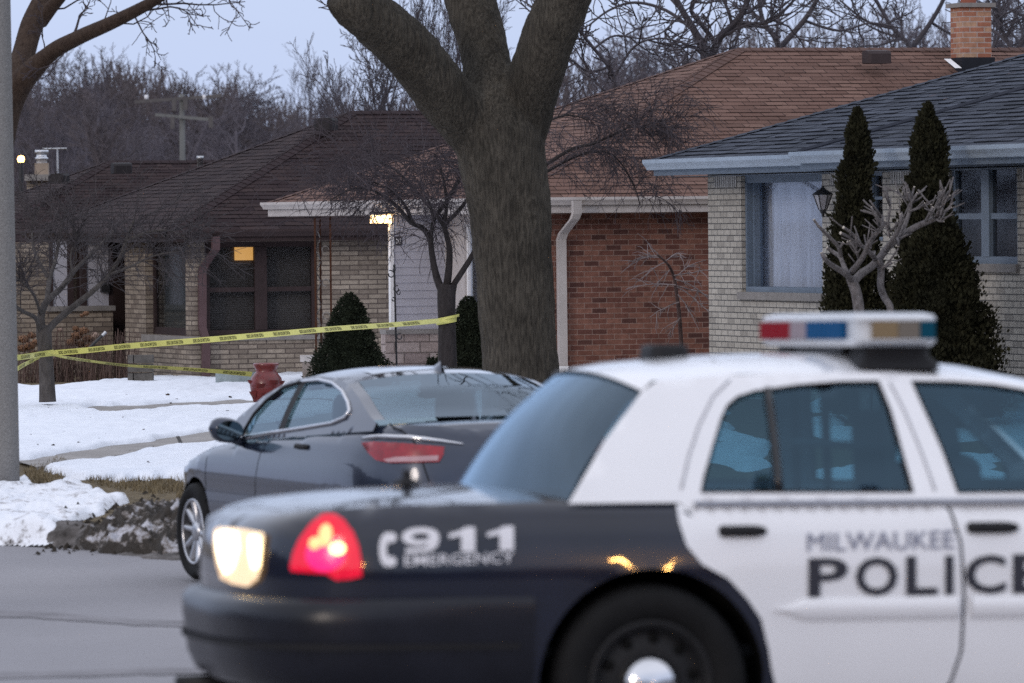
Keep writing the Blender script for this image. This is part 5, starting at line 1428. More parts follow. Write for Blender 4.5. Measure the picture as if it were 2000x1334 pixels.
dlu = [bguv(*p) for p in dl]
bp0, bp1 = bguv(549, 840), bguv(592, 747)
def brz(x): return interp([(-.5, 1.15), (-.35, 1.19), (0.0, 1.30), (.3, 1.375), (.6, 1.41), (1.0, 1.415), (1.4, 1.375), (1.7, 1.28), (2.0, 1.12), (2.2, 1.0)], x)
bout = [(-.5, 1.10), (2.2, .95)] + [(x, brz(x)) for x in (2.2, 2.0, 1.7, 1.4, 1.2, 1.0, .8, .6, .45, .3, .15, 0.0, -.2, -.35, -.5)]
bx = [p for p in dlu]
v, f = tri2d(bout, (bx,), .045); gm = MB()
for sy in (-1, 1): gm.add([BG(a, b, 0, sy) for a, b in v], f)
def brf(a, b):
    x = .30 + (1.42 - .30) * a; t = 2 * b - 1; e_ = BG(x, brz(x), 0, 1); zc = interp([(.2, 1.42), (.45, 1.452), (.75, 1.472), (1.05, 1.472), (1.42, 1.425)], x)
    return Vector((x - .05 * (1 - t * t) * (1 - a), e_.y * t, e_.z + (zc - e_.z) * (1 - abs(t) ** 2.4)))
gm.grid(grid_surf(brf, 26, 24))
bro = sub(gm.build('roof', m_grey, bc, True, weld=.004))
def brg(a, b):
    t = 2 * b - 1; x = .30 + (-.44 - .30) * a; e_ = BG(x, brz(x), 0, 1); top_ = brf(0, .5 + .5 * t)
    zc = interp([(-.5, 1.155), (-.3, 1.225), (0.0, 1.345), (.3, 1.432)], x)
    return Vector((x - .06 * (1 - t * t) * (1 if a < 1 else 1), e_.y * t, e_.z + (zc - e_.z) * (1 - abs(t) ** 2.4)))
mb = MB(); mb.grid(grid_surf(lambda a, b: brg(a, .05 + .90 * b) + Vector((0, 0, .004)), 16, 20)); rgo = sub(mb.build('rear_window', m_brear, bc, True))
for o_ in (0, .95):
    mb = MB(); mb.grid(grid_surf(lambda a, b: brg(a, o_ + .05 * b), 16, 3)); mb.build('rear_pillar', m_grey, bc, True)
mb = MB(); mb.grid(grid_surf(lambda a, b: brf(a * .35, .16 + .68 * b) + Vector((0, 0, .004)), 8, 16)); mb.build('roof_panel', m_blackroof, bro, True)
mb = MB(); rows = grid_surf(lambda a, b: Vector((1.42 + .80 * a + .10 * (1 - (2 * b - 1) ** 2), BG(1.42 + .8 * a, brz(1.42 + .8 * a), 0, 1).y * (2 * b - 1), brz(1.42 + .8 * a) + (.035 - .02 * a) * (1 - (2 * b - 1) ** 2))), 10, 16); mb.grid(rows); mb.build('windscreen', m_bglass, bc, True)
for sy in (-1, 1):
    vv_, ff_ = tri2d(bx, (), .07); g = MB(); g.add([BG(a, b, -.012, sy) for a, b in vv_], ff_); go = sub(g.build('side_window', m_bglass, bc, True))
    pm = MB(); pm.grid([[BG(bp0[0] + (bp1[0] - bp0[0]) * i / 8 + s * .055, bp0[1] + (bp1[1] - bp0[1]) * i / 8, .001, sy) for s in (-1, 1)] for i in range(9)]); pm.build('window_pillar', m_trim, go)
    ch_ = MB(); ring = densify(dlu[5:] + [dlu[0]], .03, False)
    ch_.tube([BG(a, b, .008, sy) for a, b in ring], .013, 6); ch_.build('chrome_trim', m_chrome, go, True)
    dk = MB(); ring = densify(dlu[:6], .03, False); dk.tube([BG(a, b, .004, sy) for a, b in ring], .012, 6); dk.build('window_seal', m_trim, go, True)
    # tail light with chrome brow
    bs = lambda px, py: inv(BM, lambda u, z: BS.S(u, z, 0, 1), px, py, -.9, 1.0)
    tq = [bs(*p) for p in [(709, 864), (735, 862), (790, 865), (868, 872), (866, 888), (858, 902), (820, 903), (765, 904), (738, 899), (722, 884)]]
    v, f = tri2d(tq, (), .04); mb = MB(); mb.add([BS.S(a, b, .014, sy) for a, b in v], f)
    tlo = sub(mb.build('tail_light', M('unlit_red_lens', (.26, .006, .016), .2, var=.35, scale=12, coat=.25), bc, True))
    lo_ = [bs(*p) for p in [(752, 897), (775, 892), (857, 889), (855, 899), (800, 901), (760, 902)]]
    v, f = tri2d(lo_, (), .05); mb = MB(); mb.add([BS.S(a, b, .018, sy) for a, b in v], f); mb.build('clear_lens', M('clear_lens_strip', (.42, .25, .27), .12, var=.1), tlo, True)
    br_ = [bs(*p) for p in [(707, 856), (740, 852), (800, 854), (862, 861), (905, 867)]]
    mb = MB(); dbr = densify(br_, .03, False); mb.tube([BS.S(a, b, .006, sy) for a, b in dbr], [.017 * min(1, .35 + 5 * i / len(dbr)) * min(1, .3 + 2.2 * (1 - i / len(dbr))) for i in range(len(dbr))], 8); mb.build('chrome_brow', m_chrome, tlo, True)
    sm = MB(); sq = [bs(*p) for p in [(762, 828), (785, 840), (806, 858), (818, 880), (826, 905), (838, 940)]]
    sm.tube([BS.S(a, b, .003, sy) for a, b in densify(sq, .03, False)], .006, 4); sm.build('boot_seam', m_trim, bc)
    for wx in (0, bwb): wheel(bc, wx, sy * .80, _rb, .226, .215, 'alloy', WM)
    hd = MB(); hx, hz = bguv(585, 872, .6, .9)
    hu, hz = inv(BM, lambda u, z: BS.S(u, z, 0, 1), 590, 872, .4, .9)
    rows = [[BS.S(hu - .12 + .24 * i / 10, hz + .016 * a, .004 + .022 * b * (1 if 0 < i < 10 else .2), sy) for a, b in ((-1, 0), (-.8, .8), (.8, .8), (1, 0))] for i in range(11)]
    hd.grid(rows); hd.build('door_handle', m_trim, bc, True)
    dg_ = MB()
    u0, _z = inv(BM, lambda u, z: BS.S(u, z, 0, 1), 512, 880, .9, .9)
    dg_.grid([[BS.S(u0 + .05 * math.sin(z * 3) - .1 * z + .09 + s * .004, z, .002, sy) for s in (-1, 1)] for z in [.3 + .07 * i for i in range(11)]])
    dg_.grid([[BS.S(u0 + 1.1 + s * .004, z, .002, sy) for s in (-1, 1)] for z in [.3 + .068 * i for i in range(11)]]); dg_.build('door_gap', m_trim, bc)
    # mirror
    mp_ = inv(BM, lambda x, z: Vector((x, .99, z)), 438, 840, 1.6, 1.05)
    mb = MB(); rows = []
    for i in range(10):
        t = -1 + 2 * i / 9; k = math.sqrt(max(.02, 1 - abs(t) ** 2.6))
        rows.append([Vector((mp_[0] + .085 * math.cos(a) * k - .01, sy * (.985 + .115 * t), mp_[1] + .085 * math.sin(a) * k + .012 * t)) for a in [2 * math.pi * j / 18 for j in range(18)]])
    mb.grid(rows, closed=True); mb.face(rows[0]); mb.face(rows[-1])
    mb.tube([(mp_[0], sy * .93, mp_[1] - .06), (mp_[0] + .02, sy * .84, mp_[1] - .09)], .03, 8)
    mo = sub(mb.build('wing_mirror', m_grey, bc, True))
    mb = MB(); mb.grid([[Vector((mp_[0] - .097, sy * (.985 + .095 * math.cos(a) * r), mp_[1] + .066 * math.sin(a) * r)) for a in [2 * math.pi * j / 18 for j in range(18)]] for r in (0.01, 1)], closed=True); mb.build('mirror_glass', M('mirror_glass', (.18, .24, .27), .05, metal=1, var=0), mo)
mb = MB(); mb.box((.9, 0, .5), (2.6, 1.4, .04)); mb.box((-.15, 0, 1.03), (.5, 1.2, .02)); mb.box((1.85, 0, .88), (.35, 1.35, .18)); mb.build('interior', m_cabin, bc)
seat(bc, .45, 0, 1.2, .58, 1.08, m_seat, False)
for yy in (-.36, .36): seat(bc, 1.3, yy, .48, .58, 1.08, m_seat, True); 
sf = brf(.12, .5); mb = MB(); rows = []
for i in range(9):
    t = i / 8; rows.append([Vector((sf.x - .11 + .20 * t + .05 * z, w_ * (1 - z * .8) * math.sin(math.pi * min(1, .1 + t * .9)) , sf.z - .01 + .075 * z * (1 - t) ** .8)) for w_, z in ((-.035, 0), (-.03, .6), (0, 1), (.03, .6), (.035, 0))])
mb.grid(rows); mb.build('shark_fin_antenna', m_grey, bc, True)
# ------------------------------------------------------------------ vegetation
def rdir(d, ang, rng):
    d = d.normalized(); a = d.orthogonal().normalized(); b = d.cross(a); t = rng.uniform(0, 2 * math.pi)
    return (d * math.cos(ang) + (a * math.cos(t) + b * math.sin(t)) * math.sin(ang)).normalized()
def grow(mbs, rng, p, d, L, r, lv, prm):
    """recursive bare branch: mbs[0] wood, mbs[1] twigs"""
    n = prm['seg'][lv]; pts = [Vector(p)]; dd = d.normalized(); wz = prm['wander'][lv]
    for i in range(n):
        dd = (dd + Vector((rng.gauss(0, wz), rng.gauss(0, wz), rng.gauss(0, wz) + prm['up'][lv])) ).normalized()
        pts.append(pts[-1] + dd * (L / n))
    rr = [max(prm['rmin'], r * (1 - (1 - prm['taper']) * i / n)) for i in range(n + 1)]
    mbs[0 if lv < prm['split'] else 1].tube(pts, rr, prm['sides'][lv], cap=False)
    if lv + 1 >= len(prm['seg']): return
    k = prm['kids'][lv]
    for j in range(k):
        t = prm['t0'][lv] + (1 - prm['t0'][lv]) * (j + rng.random()) / k
        f = min(n - 1e-3, t * n); i = int(f); q = pts[i].lerp(pts[i + 1], f - i)
        bd = (pts[i + 1] - pts[i]).normalized()
        nd = rdir(bd, rng.uniform(*prm['ang'][lv]), rng)
        grow(mbs, rng, q, nd, L * rng.uniform(*prm['len'][lv]) * (1 - .35 * t), max(prm['rmin'], rr[i] * prm['rk']), lv + 1, prm)
def branch_path(px_pts, Y0, rng=None, yj=0.0):
    out = []
    for i, q in enumerate(px_pts):
        Y = q[2] if len(q) > 2 else Y0
        out.append(P(q[0], q[1], Y + (rng.uniform(-yj, yj) if rng and i else 0)))
    return out
def spline(pts, k=6):
    return [Vector(p) for p in catmull([tuple(p) for p in pts], k)]
def ridged(name, c1, c2, sc, st):
    mt = M(name, c1, .95, var=0.0, col2=c2, scale=sc, bump=1.0, bscale=sc * 1.0, stretch=st)
    t = mt.node_tree
    for n in t.nodes:
        if n.type == 'VALTORGB': n.color_ramp.elements[0].position = .38; n.color_ramp.elements[1].position = .64
        if n.type == 'BUMP': n.inputs['Distance'].default_value = .035
    bs = t.nodes['Principled BSDF']; src = bs.inputs['Base Color'].links[0].from_socket
    tc = t.nodes.new('ShaderNodeTexCoord'); n = t.nodes.new('ShaderNodeTexNoise'); n.inputs['Scale'].default_value = 2.3; n.inputs['Detail'].default_value = 5; t.links.new(tc.outputs['Object'], n.inputs['Vector'])
    mr = t.nodes.new('ShaderNodeMapRange'); mr.inputs[1].default_value = .3; mr.inputs[2].default_value = .7; mr.inputs[3].default_value = .62; mr.inputs[4].default_value = 1.35; t.links.new(n.outputs['Fac'], mr.inputs[0])
    sc_ = t.nodes.new('ShaderNodeVectorMath'); sc_.operation = 'SCALE'; t.links.new(src, sc_.inputs[0]); t.links.new(mr.outputs[0], sc_.inputs['Scale']); t.links.new(sc_.outputs[0], bs.inputs['Base Color'])
    return mt
def bark(name, c1, c2, sc=9, st=(1, 1, .22), bump=1.0):
    return M(name, c1, 0.92, var=0.0, col2=c2, scale=sc, bump=bump, bscale=sc * 2.2, stretch=st, spec=.2)
m_maple = ridged('maple_bark', (0.034, 0.030, 0.0245), (0.082, 0.072, 0.058), 46, (1, 1, .16))
m_limb = bark('brown_bark', (0.034, 0.022, 0.017), (0.072, 0.050, 0.038), 24, (1, 1, .5))
m_crab = bark('dark_bark', (0.020, 0.017, 0.017), (0.046, 0.040, 0.040), 14, (1, 1, .4))
m_crabtw = M('dark_twigs', (0.060, 0.050, 0.056), 0.9, var=0.25, scale=2)
m_grtw = M('grey_twigs', (0.060, 0.053, 0.056), 0.9, var=0.25, scale=2)
m_small = bark('grey_brown_bark', (0.050, 0.044, 0.042), (0.11, 0.10, 0.095), 14, (1, 1, .4))
m_prune = bark('pale_grey_bark', (0.085, 0.077, 0.078), (0.20, 0.185, 0.187), 26, (1, 1, .5))
m_cut = M('fresh_cut_wood', (0.55, 0.5, 0.44), 0.8)
m_far1 = M('far_bark_hazed', (0.098, 0.088, 0.102), 0.95, var=0.3, scale=.6)  # mauve puts the haze of distance into the bark colour
m_far2 = M('far_bark_brown', (0.094, 0.080, 0.084), 0.95, var=0.3, scale=.6)
m_far3 = M('far_bark_dark', (0.075, 0.068, 0.078), 0.95, var=0.3, scale=.6)

# big maple in front of the brick houses
YM = 62.0
rng = random.Random(5)
mt_ = MB()
def limb(mb, pts, ks, n=20): 
    sp = spline(pts, 8); rr = [interp([(i * 8, k) for i, k in enumerate(ks)], j) for j in range(len(sp))]
    mb.tube(sp, rr, n)
w_ = lambda a: a / 2 / (F / YM)
limb(mt_, [P(1022, 900, YM), P(1020, 800, YM), P(1014, 690, YM), P(1006, 560, YM), P(997, 430, YM), P(982, 320, YM), P(975, 250, YM), P(985, 170, YM)], [w_(190), w_(158), w_(146), w_(148), w_(160), w_(170), w_(176), w_(90)], 28)
limb(mt_, [P(985, 330, YM), P(938, 262, YM), P(870, 190, YM - .3), P(796, 95, YM - .7), P(735, 40, YM - 1.), P(690, 10, YM - 1.2), P(660, -14, YM - 1.3)], [w_(130), w_(122), w_(112), w_(108), w_(104), w_(92), w_(66)])
limb(mt_, [P(965, 330, YM), P(957, 220, YM), P(950, 120, YM + .3), P(917, 0, YM + .6), P(880, -130, YM + 1), P(840, -320, YM + 1.3)], [w_(110), w_(110), w_(96), w_(98), w_(88), w_(70)])
limb(mt_, [P(985, 340, YM), P(1022, 220, YM), P(1058, 110, YM - .3), P(1100, 0, YM - .5), P(1150, -130, YM - .8), P(1230, -330, YM - 1.2)], [w_(120), w_(116), w_(104), w_(104), w_(90), w_(70)])
mt_.lathe([(w_(20), -.05), (w_(44), 0), (w_(20), .05)], P(1052, 405, YM - .38), 'Y', 12)
mt_.lathe([(w_(20), -.04), (w_(34), 0), (w_(20), .04)], P(770, 122, YM - 1.1), 'Y', 12)
maple = wthing('bare_tree', 'large leafless tree with thick forked trunk and a sawn off left limb', 'tree', (P(1020, 855, YM).x, YM, ground_z(.1, YM)))
tr = mt_.build('trunk', m_maple, maple)
md = tr.modifiers.new('r', 'REMESH'); md.mode = 'VOXEL'; md.voxel_size = 0.021
ms_ = tr.modifiers.new('s', 'SMOOTH'); ms_.iterations = 6; ms_.factor = .5
bake(tr)
me = tr.data; me.materials.clear(); me.materials.append(m_maple)
no = [0.0] * (len(me.vertices) * 3); me.vertices.foreach_get('normal', no)
for i, v in enumerate(me.vertices):
    c = v.co; q = Vector((c.x * 9, c.y * 9, c.z * 1.6))
    d_ = .011 * noise.fractal(Vector((c.x * 20, c.y * 20, c.z * 4)), .8, 2.1, 3) + .018 * noise.noise(Vector((c.x * 2.2, c.y * 2.2, c.z * 2.0)))
    v.co = c + Vector(no[3 * i:3 * i + 3]) * d_
me.polygons.foreach_set('use_smooth', [True] * len(me.polygons))
prm_up = dict(seg=[6, 5, 4, 3], wander=[.10, .14, .18, .2], up=[.05, .04, .02, 0], taper=.35, rmin=.006, sides=[8, 6, 4, 3], kids=[6, 5, 4], t0=[.25, .2, .2], ang=[(.4, .9), (.4, .9), (.4, 1.)], len=[(.5, .7), (.45, .7), (.4, .7)], rk=.55, split=1)
prm_up = dict(seg=[8, 6, 5, 4], wander=[.09, .13, .17, .2], up=[.06, .05, .03, 0], taper=.3, rmin=.009, sides=[9, 6, 4, 3], kids=[9, 7, 5], t0=[.2, .2, .2], ang=[(.4, .95), (.4, .9), (.4, 1.)], len=[(.45, .65), (.4, .65), (.35, .6)], rk=.55, split=1)
mw = [MB(), MB()]
for px, py, Y, dr, L, r in ((840, -310, YM + 1.3, (-.35, -.25, 1), 9, .19), (1230, -320, YM - 1.2, (.45, -.5, 1), 9.5, .19), (880, -130, YM + 1, (-.4, .3, 1), 7, .13), (1150, -150, YM - .8, (.3, -.8, .9), 8, .14)):
    grow(mw, rng, P(px, py, Y), Vector(dr), L, r, 0, prm_up)
mw[0].v and mw[0].build('upper_limbs', m_maple, maple, True, recalc=False); mw[1].build('crown', m_crabtw, maple, recalc=False)
tw = MB()
for s in range(5):
    a = P(rng.uniform(640, 668), rng.uniform(-5, 25), YM - 1.3); tw.tube([a, a + Vector((-rng.uniform(.05, .12), 0, rng.uniform(-.02, .06))), a + Vector((-rng.uniform(.14, .2), 0, rng.uniform(0, .1)))], .006, 3, False)
tw.build('twigs', m_crabtw, maple, recalc=False)

# tree behind the concrete post, limbs into the upper left corner
YL = 58.0; rng = random.Random(8)
lt_ = wthing('bare_tree', 'leafless tree with brown bark rising behind the concrete post, limbs in top left corner', 'tree', (P(-14, 880, YL).x, YL, ground_z(-5, YL)))
mb = MB(); wl = lambda a: a / 2 / (F / YL)
limb(mb, [P(-22, 900, YL), P(-20, 600, YL), P(-14, 400, YL), P(2, 270, YL), P(30, 178, YL), P(94, 108, YL - .3), P(150, 75, YL - .6), P(225, 41, YL - 1), P(300, 2, YL - 1.4), P(360, -40, YL - 1.8), P(440, -110, YL - 2.3)], [wl(64), wl(58), wl(54), wl(56), wl(54), wl(34), wl(30), wl(27), wl(22), wl(18), wl(10)], 16)
limb(mb, [P(10, 240, YL), P(28, 160, YL), P(46, 105, YL + .3), P(62, 50, YL + .5), P(84, 0, YL + .7), P(120, -80, YL + 1), P(150, -260, YL + 1.4)], [wl(44), wl(46), wl(46), wl(46), wl(42), wl(34), wl(20)], 14)
limb(mb, [P(78, 45, YL + .6), P(100, 15, YL + .5), P(128, -20, YL + .3), P(170, -90, YL)], [wl(30), wl(28), wl(24), wl(16)], 12)
t_ = mb.build('trunk', m_limb, lt_)
md = t_.modifiers.new('r', 'REMESH'); md.mode = 'VOXEL'; md.voxel_size = 0.018; sm_ = t_.modifiers.new('s', 'SMOOTH'); sm_.iterations = 4; sm_.factor = .5
bake(t_); t_.data.materials.clear(); t_.data.materials.append(m_limb); t_.data.polygons.foreach_set('use_smooth', [True] * len(t_.data.polygons))
mw = [MB(), MB()]
prm_tw = dict(seg=[6, 5, 4], wander=[.22, .25, .3], up=[.0, .02, .02], taper=.3, rmin=.004, sides=[5, 4, 3], kids=[6, 4], t0=[.2, .2], ang=[(.4, 1.0), (.4, 1.1)], len=[(.3, .55), (.3, .6)], rk=.6, split=1)
for px, py, Y, dr, L, r in ((296, 8, YL - 1.4, (1, 0, -.25), .95, .012), (285, 20, YL - 1.3, (1, .3, -.5), .7, .011), (262, 30, YL - 1.2, (.5, 0, -1), .55, .009), (230, 45, YL - 1, (1, -.2, .05), .9, .008), (143, 70, YL - .6, (.25, 0, 1), .5, .014), (88, 100, YL - .3, (-.05, 0, 1), .45, .007), (130, 95, YL - .5, (-.6, 0, -.8), .5, .008), (300, 0, YL - 1.4, (.9, .1, .2), 1.1, .012), (85, 20, YL + .6, (.7, .1, .1), 1.2, .010), (200, 52, YL - .9, (.3, 0, .8), .5, .007), (380, -60, YL - 2, (1, 0, -.2), .9, .01), (360, -40, YL - 1.8, (.8, 0, .5), 1.2, .012), (420, -90, YL - 2.2, (1, 0, -.35), 1.1, .01), (120, -80, YL + 1, (.6, .3, .4), 1.5, .015)):
    grow(mw, rng, P(px, py, Y), Vector(dr), L, r, 0, prm_tw)
m2 = MB(); m2.v = mw[0].v + mw[1].v; m2.f = mw[0].f + [tuple(i + len(mw[0].v) for i in f) for f in mw[1].f]
m2.build('twigs', m_crabtw, lt_, recalc=False)

# weeping crab apple in front of the porch
YW = 71.0; rng = random.Random(21)
cr_ = wthing('weeping_tree', 'small leafless weeping tree with dark trunk tied with yellow tape beside the big tree', 'tree', (P(873, 780, YW).x, YW, ground_z(-.8, YW)))
mb = MB(); wc = lambda a: a / 2 / (F / YW)
limb(mb, [P(874, 800, YW), P(874, 720, YW), P(873, 640, YW), P(872, 580, YW), P(874, 555, YW)], [wc(46), wc(38), wc(34), wc(36), wc(38)], 12)
crab_l = [
    ([(868, 580), (854, 545), (845, 505), (841, 462), (846, 430, 71.3), (838, 395, 71.5), (815, 350, 71.6)], 17),
    ([(842, 470), (826, 446), (802, 434, 70.8), (776, 404, 70.5), (750, 384, 70.2), (715, 368, 70), (680, 372, 69.8), (645, 392, 69.6)], 12),
    ([(806, 436, 70.8), (790, 400, 70.6), (765, 372, 70.2), (720, 352, 70)], 8),
    ([(872, 565), (877, 520), (877, 480), (868, 440), (872, 400), (866, 350), (850, 300)], 16),
    ([(870, 445), (850, 418), (818, 380, 71.5), (770, 330, 71.8), (720, 310, 72)], 10),
    ([(880, 565), (903, 530), (924, 496), (945, 450, 71.5), (985, 400, 72), (1030, 355, 72.3), (1068, 335, 72.5), (1110, 312, 72.6), (1150, 298, 72.7), (1185, 298, 72.7), (1212, 318, 72.8), (1238, 362, 72.9), (1250, 400, 72.9)], 12),
    ([(1040, 345, 72.3), (1072, 318, 72), (1120, 290, 72), (1160, 280, 72), (1200, 262, 72), (1240, 246, 72), (1270, 262, 72), (1290, 300, 72)], 9),
    ([(985, 400, 72), (960, 330, 72), (980, 270, 72), (1060, 240, 72), (1110, 225, 72), (1150, 235, 72)], 10),
    ([(866, 440), (905, 400, 71), (935, 340, 71), (930, 280, 71)], 10),
    ([(846, 430, 71.3), (880, 380, 70.8), (905, 330, 70.5), (890, 280, 70)], 9),
]
limbs_w = []
for pts, wd in crab_l:
    sp = spline(branch_path(pts, YW), 6); limbs_w.append(sp)
    mb.tube(sp, [max(.007, wc(wd) * (1 - .85 * i / len(sp))) for i in range(len(sp))], 8)
t_ = mb.build('trunk', m_crab, cr_, True)
tw = MB()
def weep(tw, rng, p, d, L, r, n=7, g=.16):
    pts = [Vector(p)]; dd = d.normalized()
    for i in range(n):
        dd = (dd + Vector((rng.gauss(0, .16), rng.gauss(0, .16), rng.gauss(0, .12) - g * (0.3 + i / n)))).normalized(); pts.append(pts[-1] + dd * L / n)
    tw.tube(pts, [max(.0026, r * (1 - .6 * i / n)) for i in range(n + 1)], 3, False); return pts
for li, sp in enumerate(limbs_w):
    n = len(sp)
    for k in range(34 if li in (5, 6) else 17 if li not in (0, 3) else 13):
        f = rng.uniform(.45, .98); i = int(f * (n - 1)); d = (sp[min(n - 1, i + 1)] - sp[i]).normalized()
        nd = rdir(d, rng.uniform(.5, 1.3), rng); nd.z = abs(nd.z) * .8 + .1
        sec = weep(tw, rng, sp[i], nd, rng.uniform(.5, 1.15), .006, 7, .24)
        for q in range(8):
            j = rng.randrange(1, len(sec) - 1); d2 = rdir((sec[j + 1] - sec[j]).normalized(), rng.uniform(.4, 1.2), rng)
            th = weep(tw, rng, sec[j], d2, rng.uniform(.2, .55), .0048, 5, .2)
            for w2 in range(2):
                j = rng.randrange(1, len(th) - 1); d3 = rdir((th[j + 1] - th[j]).normalized(), rng.uniform(.5, 1.2), rng)
                weep(tw, rng, th[j], d3, rng.uniform(.08, .22), .0036, 3, .15)
# a cloud of fine shoots over the house roof at the left
for k in range(90):
    px, py = rng.gauss(735, 85), rng.gauss(325, 48)
    if py < 235: continue
    p = P(px, py, YW + rng.uniform(-1.2, 1.2)); a = weep(tw, rng, p, Vector((rng.uniform(-1, .4), rng.uniform(-.5, .5), rng.uniform(-.1, 1))), rng.uniform(.35, .8), .006, 6, .2)
    for q in range(5):
        j = rng.randrange(1, 5); weep(tw, rng, a[j], rdir((a[j + 1] - a[j]).normalized(), rng.uniform(.4, 1.2), rng), rng.uniform(.15, .4), .0042, 4, .15)
for px, py, dx in ((700, 235, -.3), (735, 215, .1), (770, 215, .2), (715, 240, -.5), (755, 245, .6)):
    a = weep(tw, rng, P(px, py + 40, YW), Vector((dx, 0, 1)), .5, .006, 6, .02)
    for q in range(5):
        j = rng.randrange(1, 5); weep(tw, rng, a[j], rdir((a[j + 1] - a[j]).normalized(), rng.uniform(.4, 1.), rng), rng.uniform(.1, .25), .0045, 4, .02)
tw.build('crown', m_crabtw, cr_, recalc=False)

# small multi-stemmed tree at the left, tape tied round it
YS = 76.0; rng = random.Random(31)
s_t = wthing('small_bare_tree', 'small leafless grey tree at left with spreading limbs and yellow tape round its trunk', 'tree', (P(90, 775, YS).x, YS, ground_z(-5.7, YS)))
mb = MB(); wsx = lambda a: a / 2 / (F / YS)
limb(mb, [P(93, 785, YS), P(91, 730, YS), P(89, 690, YS), P(86, 655, YS), P(86, 635, YS)], [wsx(34), wsx(29), wsx(27), wsx(30), wsx(30)], 12)
sl = [([(88, 655), (105, 632), (142, 600), (183, 567, 75.8), (214, 536, 75.6), (236, 500, 75.4), (246, 470, 75.2), (262, 430, 75)], 15), ([(84, 650), (80, 618), (92, 588), (120, 562, 76.3), (147, 527, 76.5), (185, 490, 76.7), (226, 448, 77)], 17), ([(92, 590), (97, 545, 76.3), (109, 505, 76.6), (118, 455, 76.8), (130, 410, 77)], 11), ([(78, 650), (70, 622, 75.7), (45, 608, 75.4), (20, 590, 75), (-20, 560, 75)], 11), ([(80, 618), (68, 580, 75.7), (48, 555, 75.4), (30, 540, 75)], 7), ([(120, 562, 76.3), (140, 540, 76), (138, 500, 76), (150, 455, 76)], 7), ([(214, 536, 75.6), (255, 520, 75.2), (300, 500, 75), (350, 490, 74.8)], 6), ([(246, 470, 75.2), (285, 455, 75), (330, 450, 74.8), (370, 470, 74.6)], 6), ([(97, 545, 76.3), (70, 500, 76.5), (62, 450, 76.8), (70, 405, 77)], 8)]
limbs_s = []
for pts, wd in sl:
    sp = spline(branch_path(pts, YS), 6); limbs_s.append(sp); mb.tube(sp, [max(.007, wsx(wd) * (1 - .7 * i / len(sp))) for i in range(len(sp))], 8)
mb.build('trunk', m_small, s_t, True)
tw = MB()
for li, sp in enumerate(limbs_s):
    n = len(sp)
    for k in range(24):
        f = rng.uniform(.45, .99); i = int(f * (n - 1)); d = (sp[min(n - 1, i + 1)] - sp[i]).normalized(); nd = rdir(d, rng.uniform(.3, 1.1), rng); nd.z += .25
        sec = weep(tw, rng, sp[i], nd, rng.uniform(.35, 1.0), .0065, 6, .03)
        for q in range(6):
            j = rng.randrange(1, len(sec) - 1); th = weep(tw, rng, sec[j], rdir((sec[j + 1] - sec[j]).normalized(), rng.uniform(.4, 1.), rng), rng.uniform(.15, .45), .0042, 4, .03)
            weep(tw, rng, th[2], rdir((th[3] - th[2]).normalized(), .8, rng), rng.uniform(.08, .2), .0036, 3, 0)
tw.build('crown', m_grtw, s_t, recalc=False)

# thin weeping sapling against the brick side wall
YT = 73.0; rng = random.Random(41)
sa = wthing('weeping_sapling', 'thin weeping sapling with bent pale top against the red brick wall', 'tree', (P(1331, 700, YT).x, YT, ground_z(2, YT)))
mb = MB(); limb(mb, [P(1333, 800, YT), P(1331, 690, YT), P(1327, 620, YT), P(1321, 570, YT), P(1316, 540, YT), P(1304, 516, YT - .2), P(1284, 498, YT - .3)], [.03, .026, .024, .021, .018, .016, .014], 8)
mb.build('trunk', M('red_brown_stem', (.075, .05, .047), .85, var=.3), sa, True)
tw = MB()
for px, py, dx, dz, L in ((1284, 499, -.8, -.1, .5), (1290, 503, -.5, .1, .35), (1300, 512, -1, -.3, .4), (1310, 525, -.7, -.6, .35), (1318, 545, .9, -.2, .7), (1322, 558, .9, -.35, .75), (1316, 538, 1, .1, .6), (1320, 556, -1, .0, .6), (1326, 590, -.8, -.4, .4), (1324, 575, .8, -.7, .5), (1300, 510, .7, .3, .3), (1328, 620, -.5, -.7, .3), (1295, 505, -.9, .35, .45), (1318, 540, .6, .3, .45), (1322, 560, 1, -.5, .8)):
    a = weep(tw, rng, P(px, py, YT - .1), Vector((dx, rng.uniform(-.3, .3), dz)), L, .009, 7, .14)
    for q in range(6):
        j = rng.randrange(1, 6); weep(tw, rng, a[j], rdir((a[j + 1] - a[j]).normalized(), rng.uniform(.4, 1.), rng), rng.uniform(.1, .3), .006, 4, .2)
tw.build('twigs', M('frosty_twigs', (.24, .205, .21), .9, var=.3), sa, recalc=False)

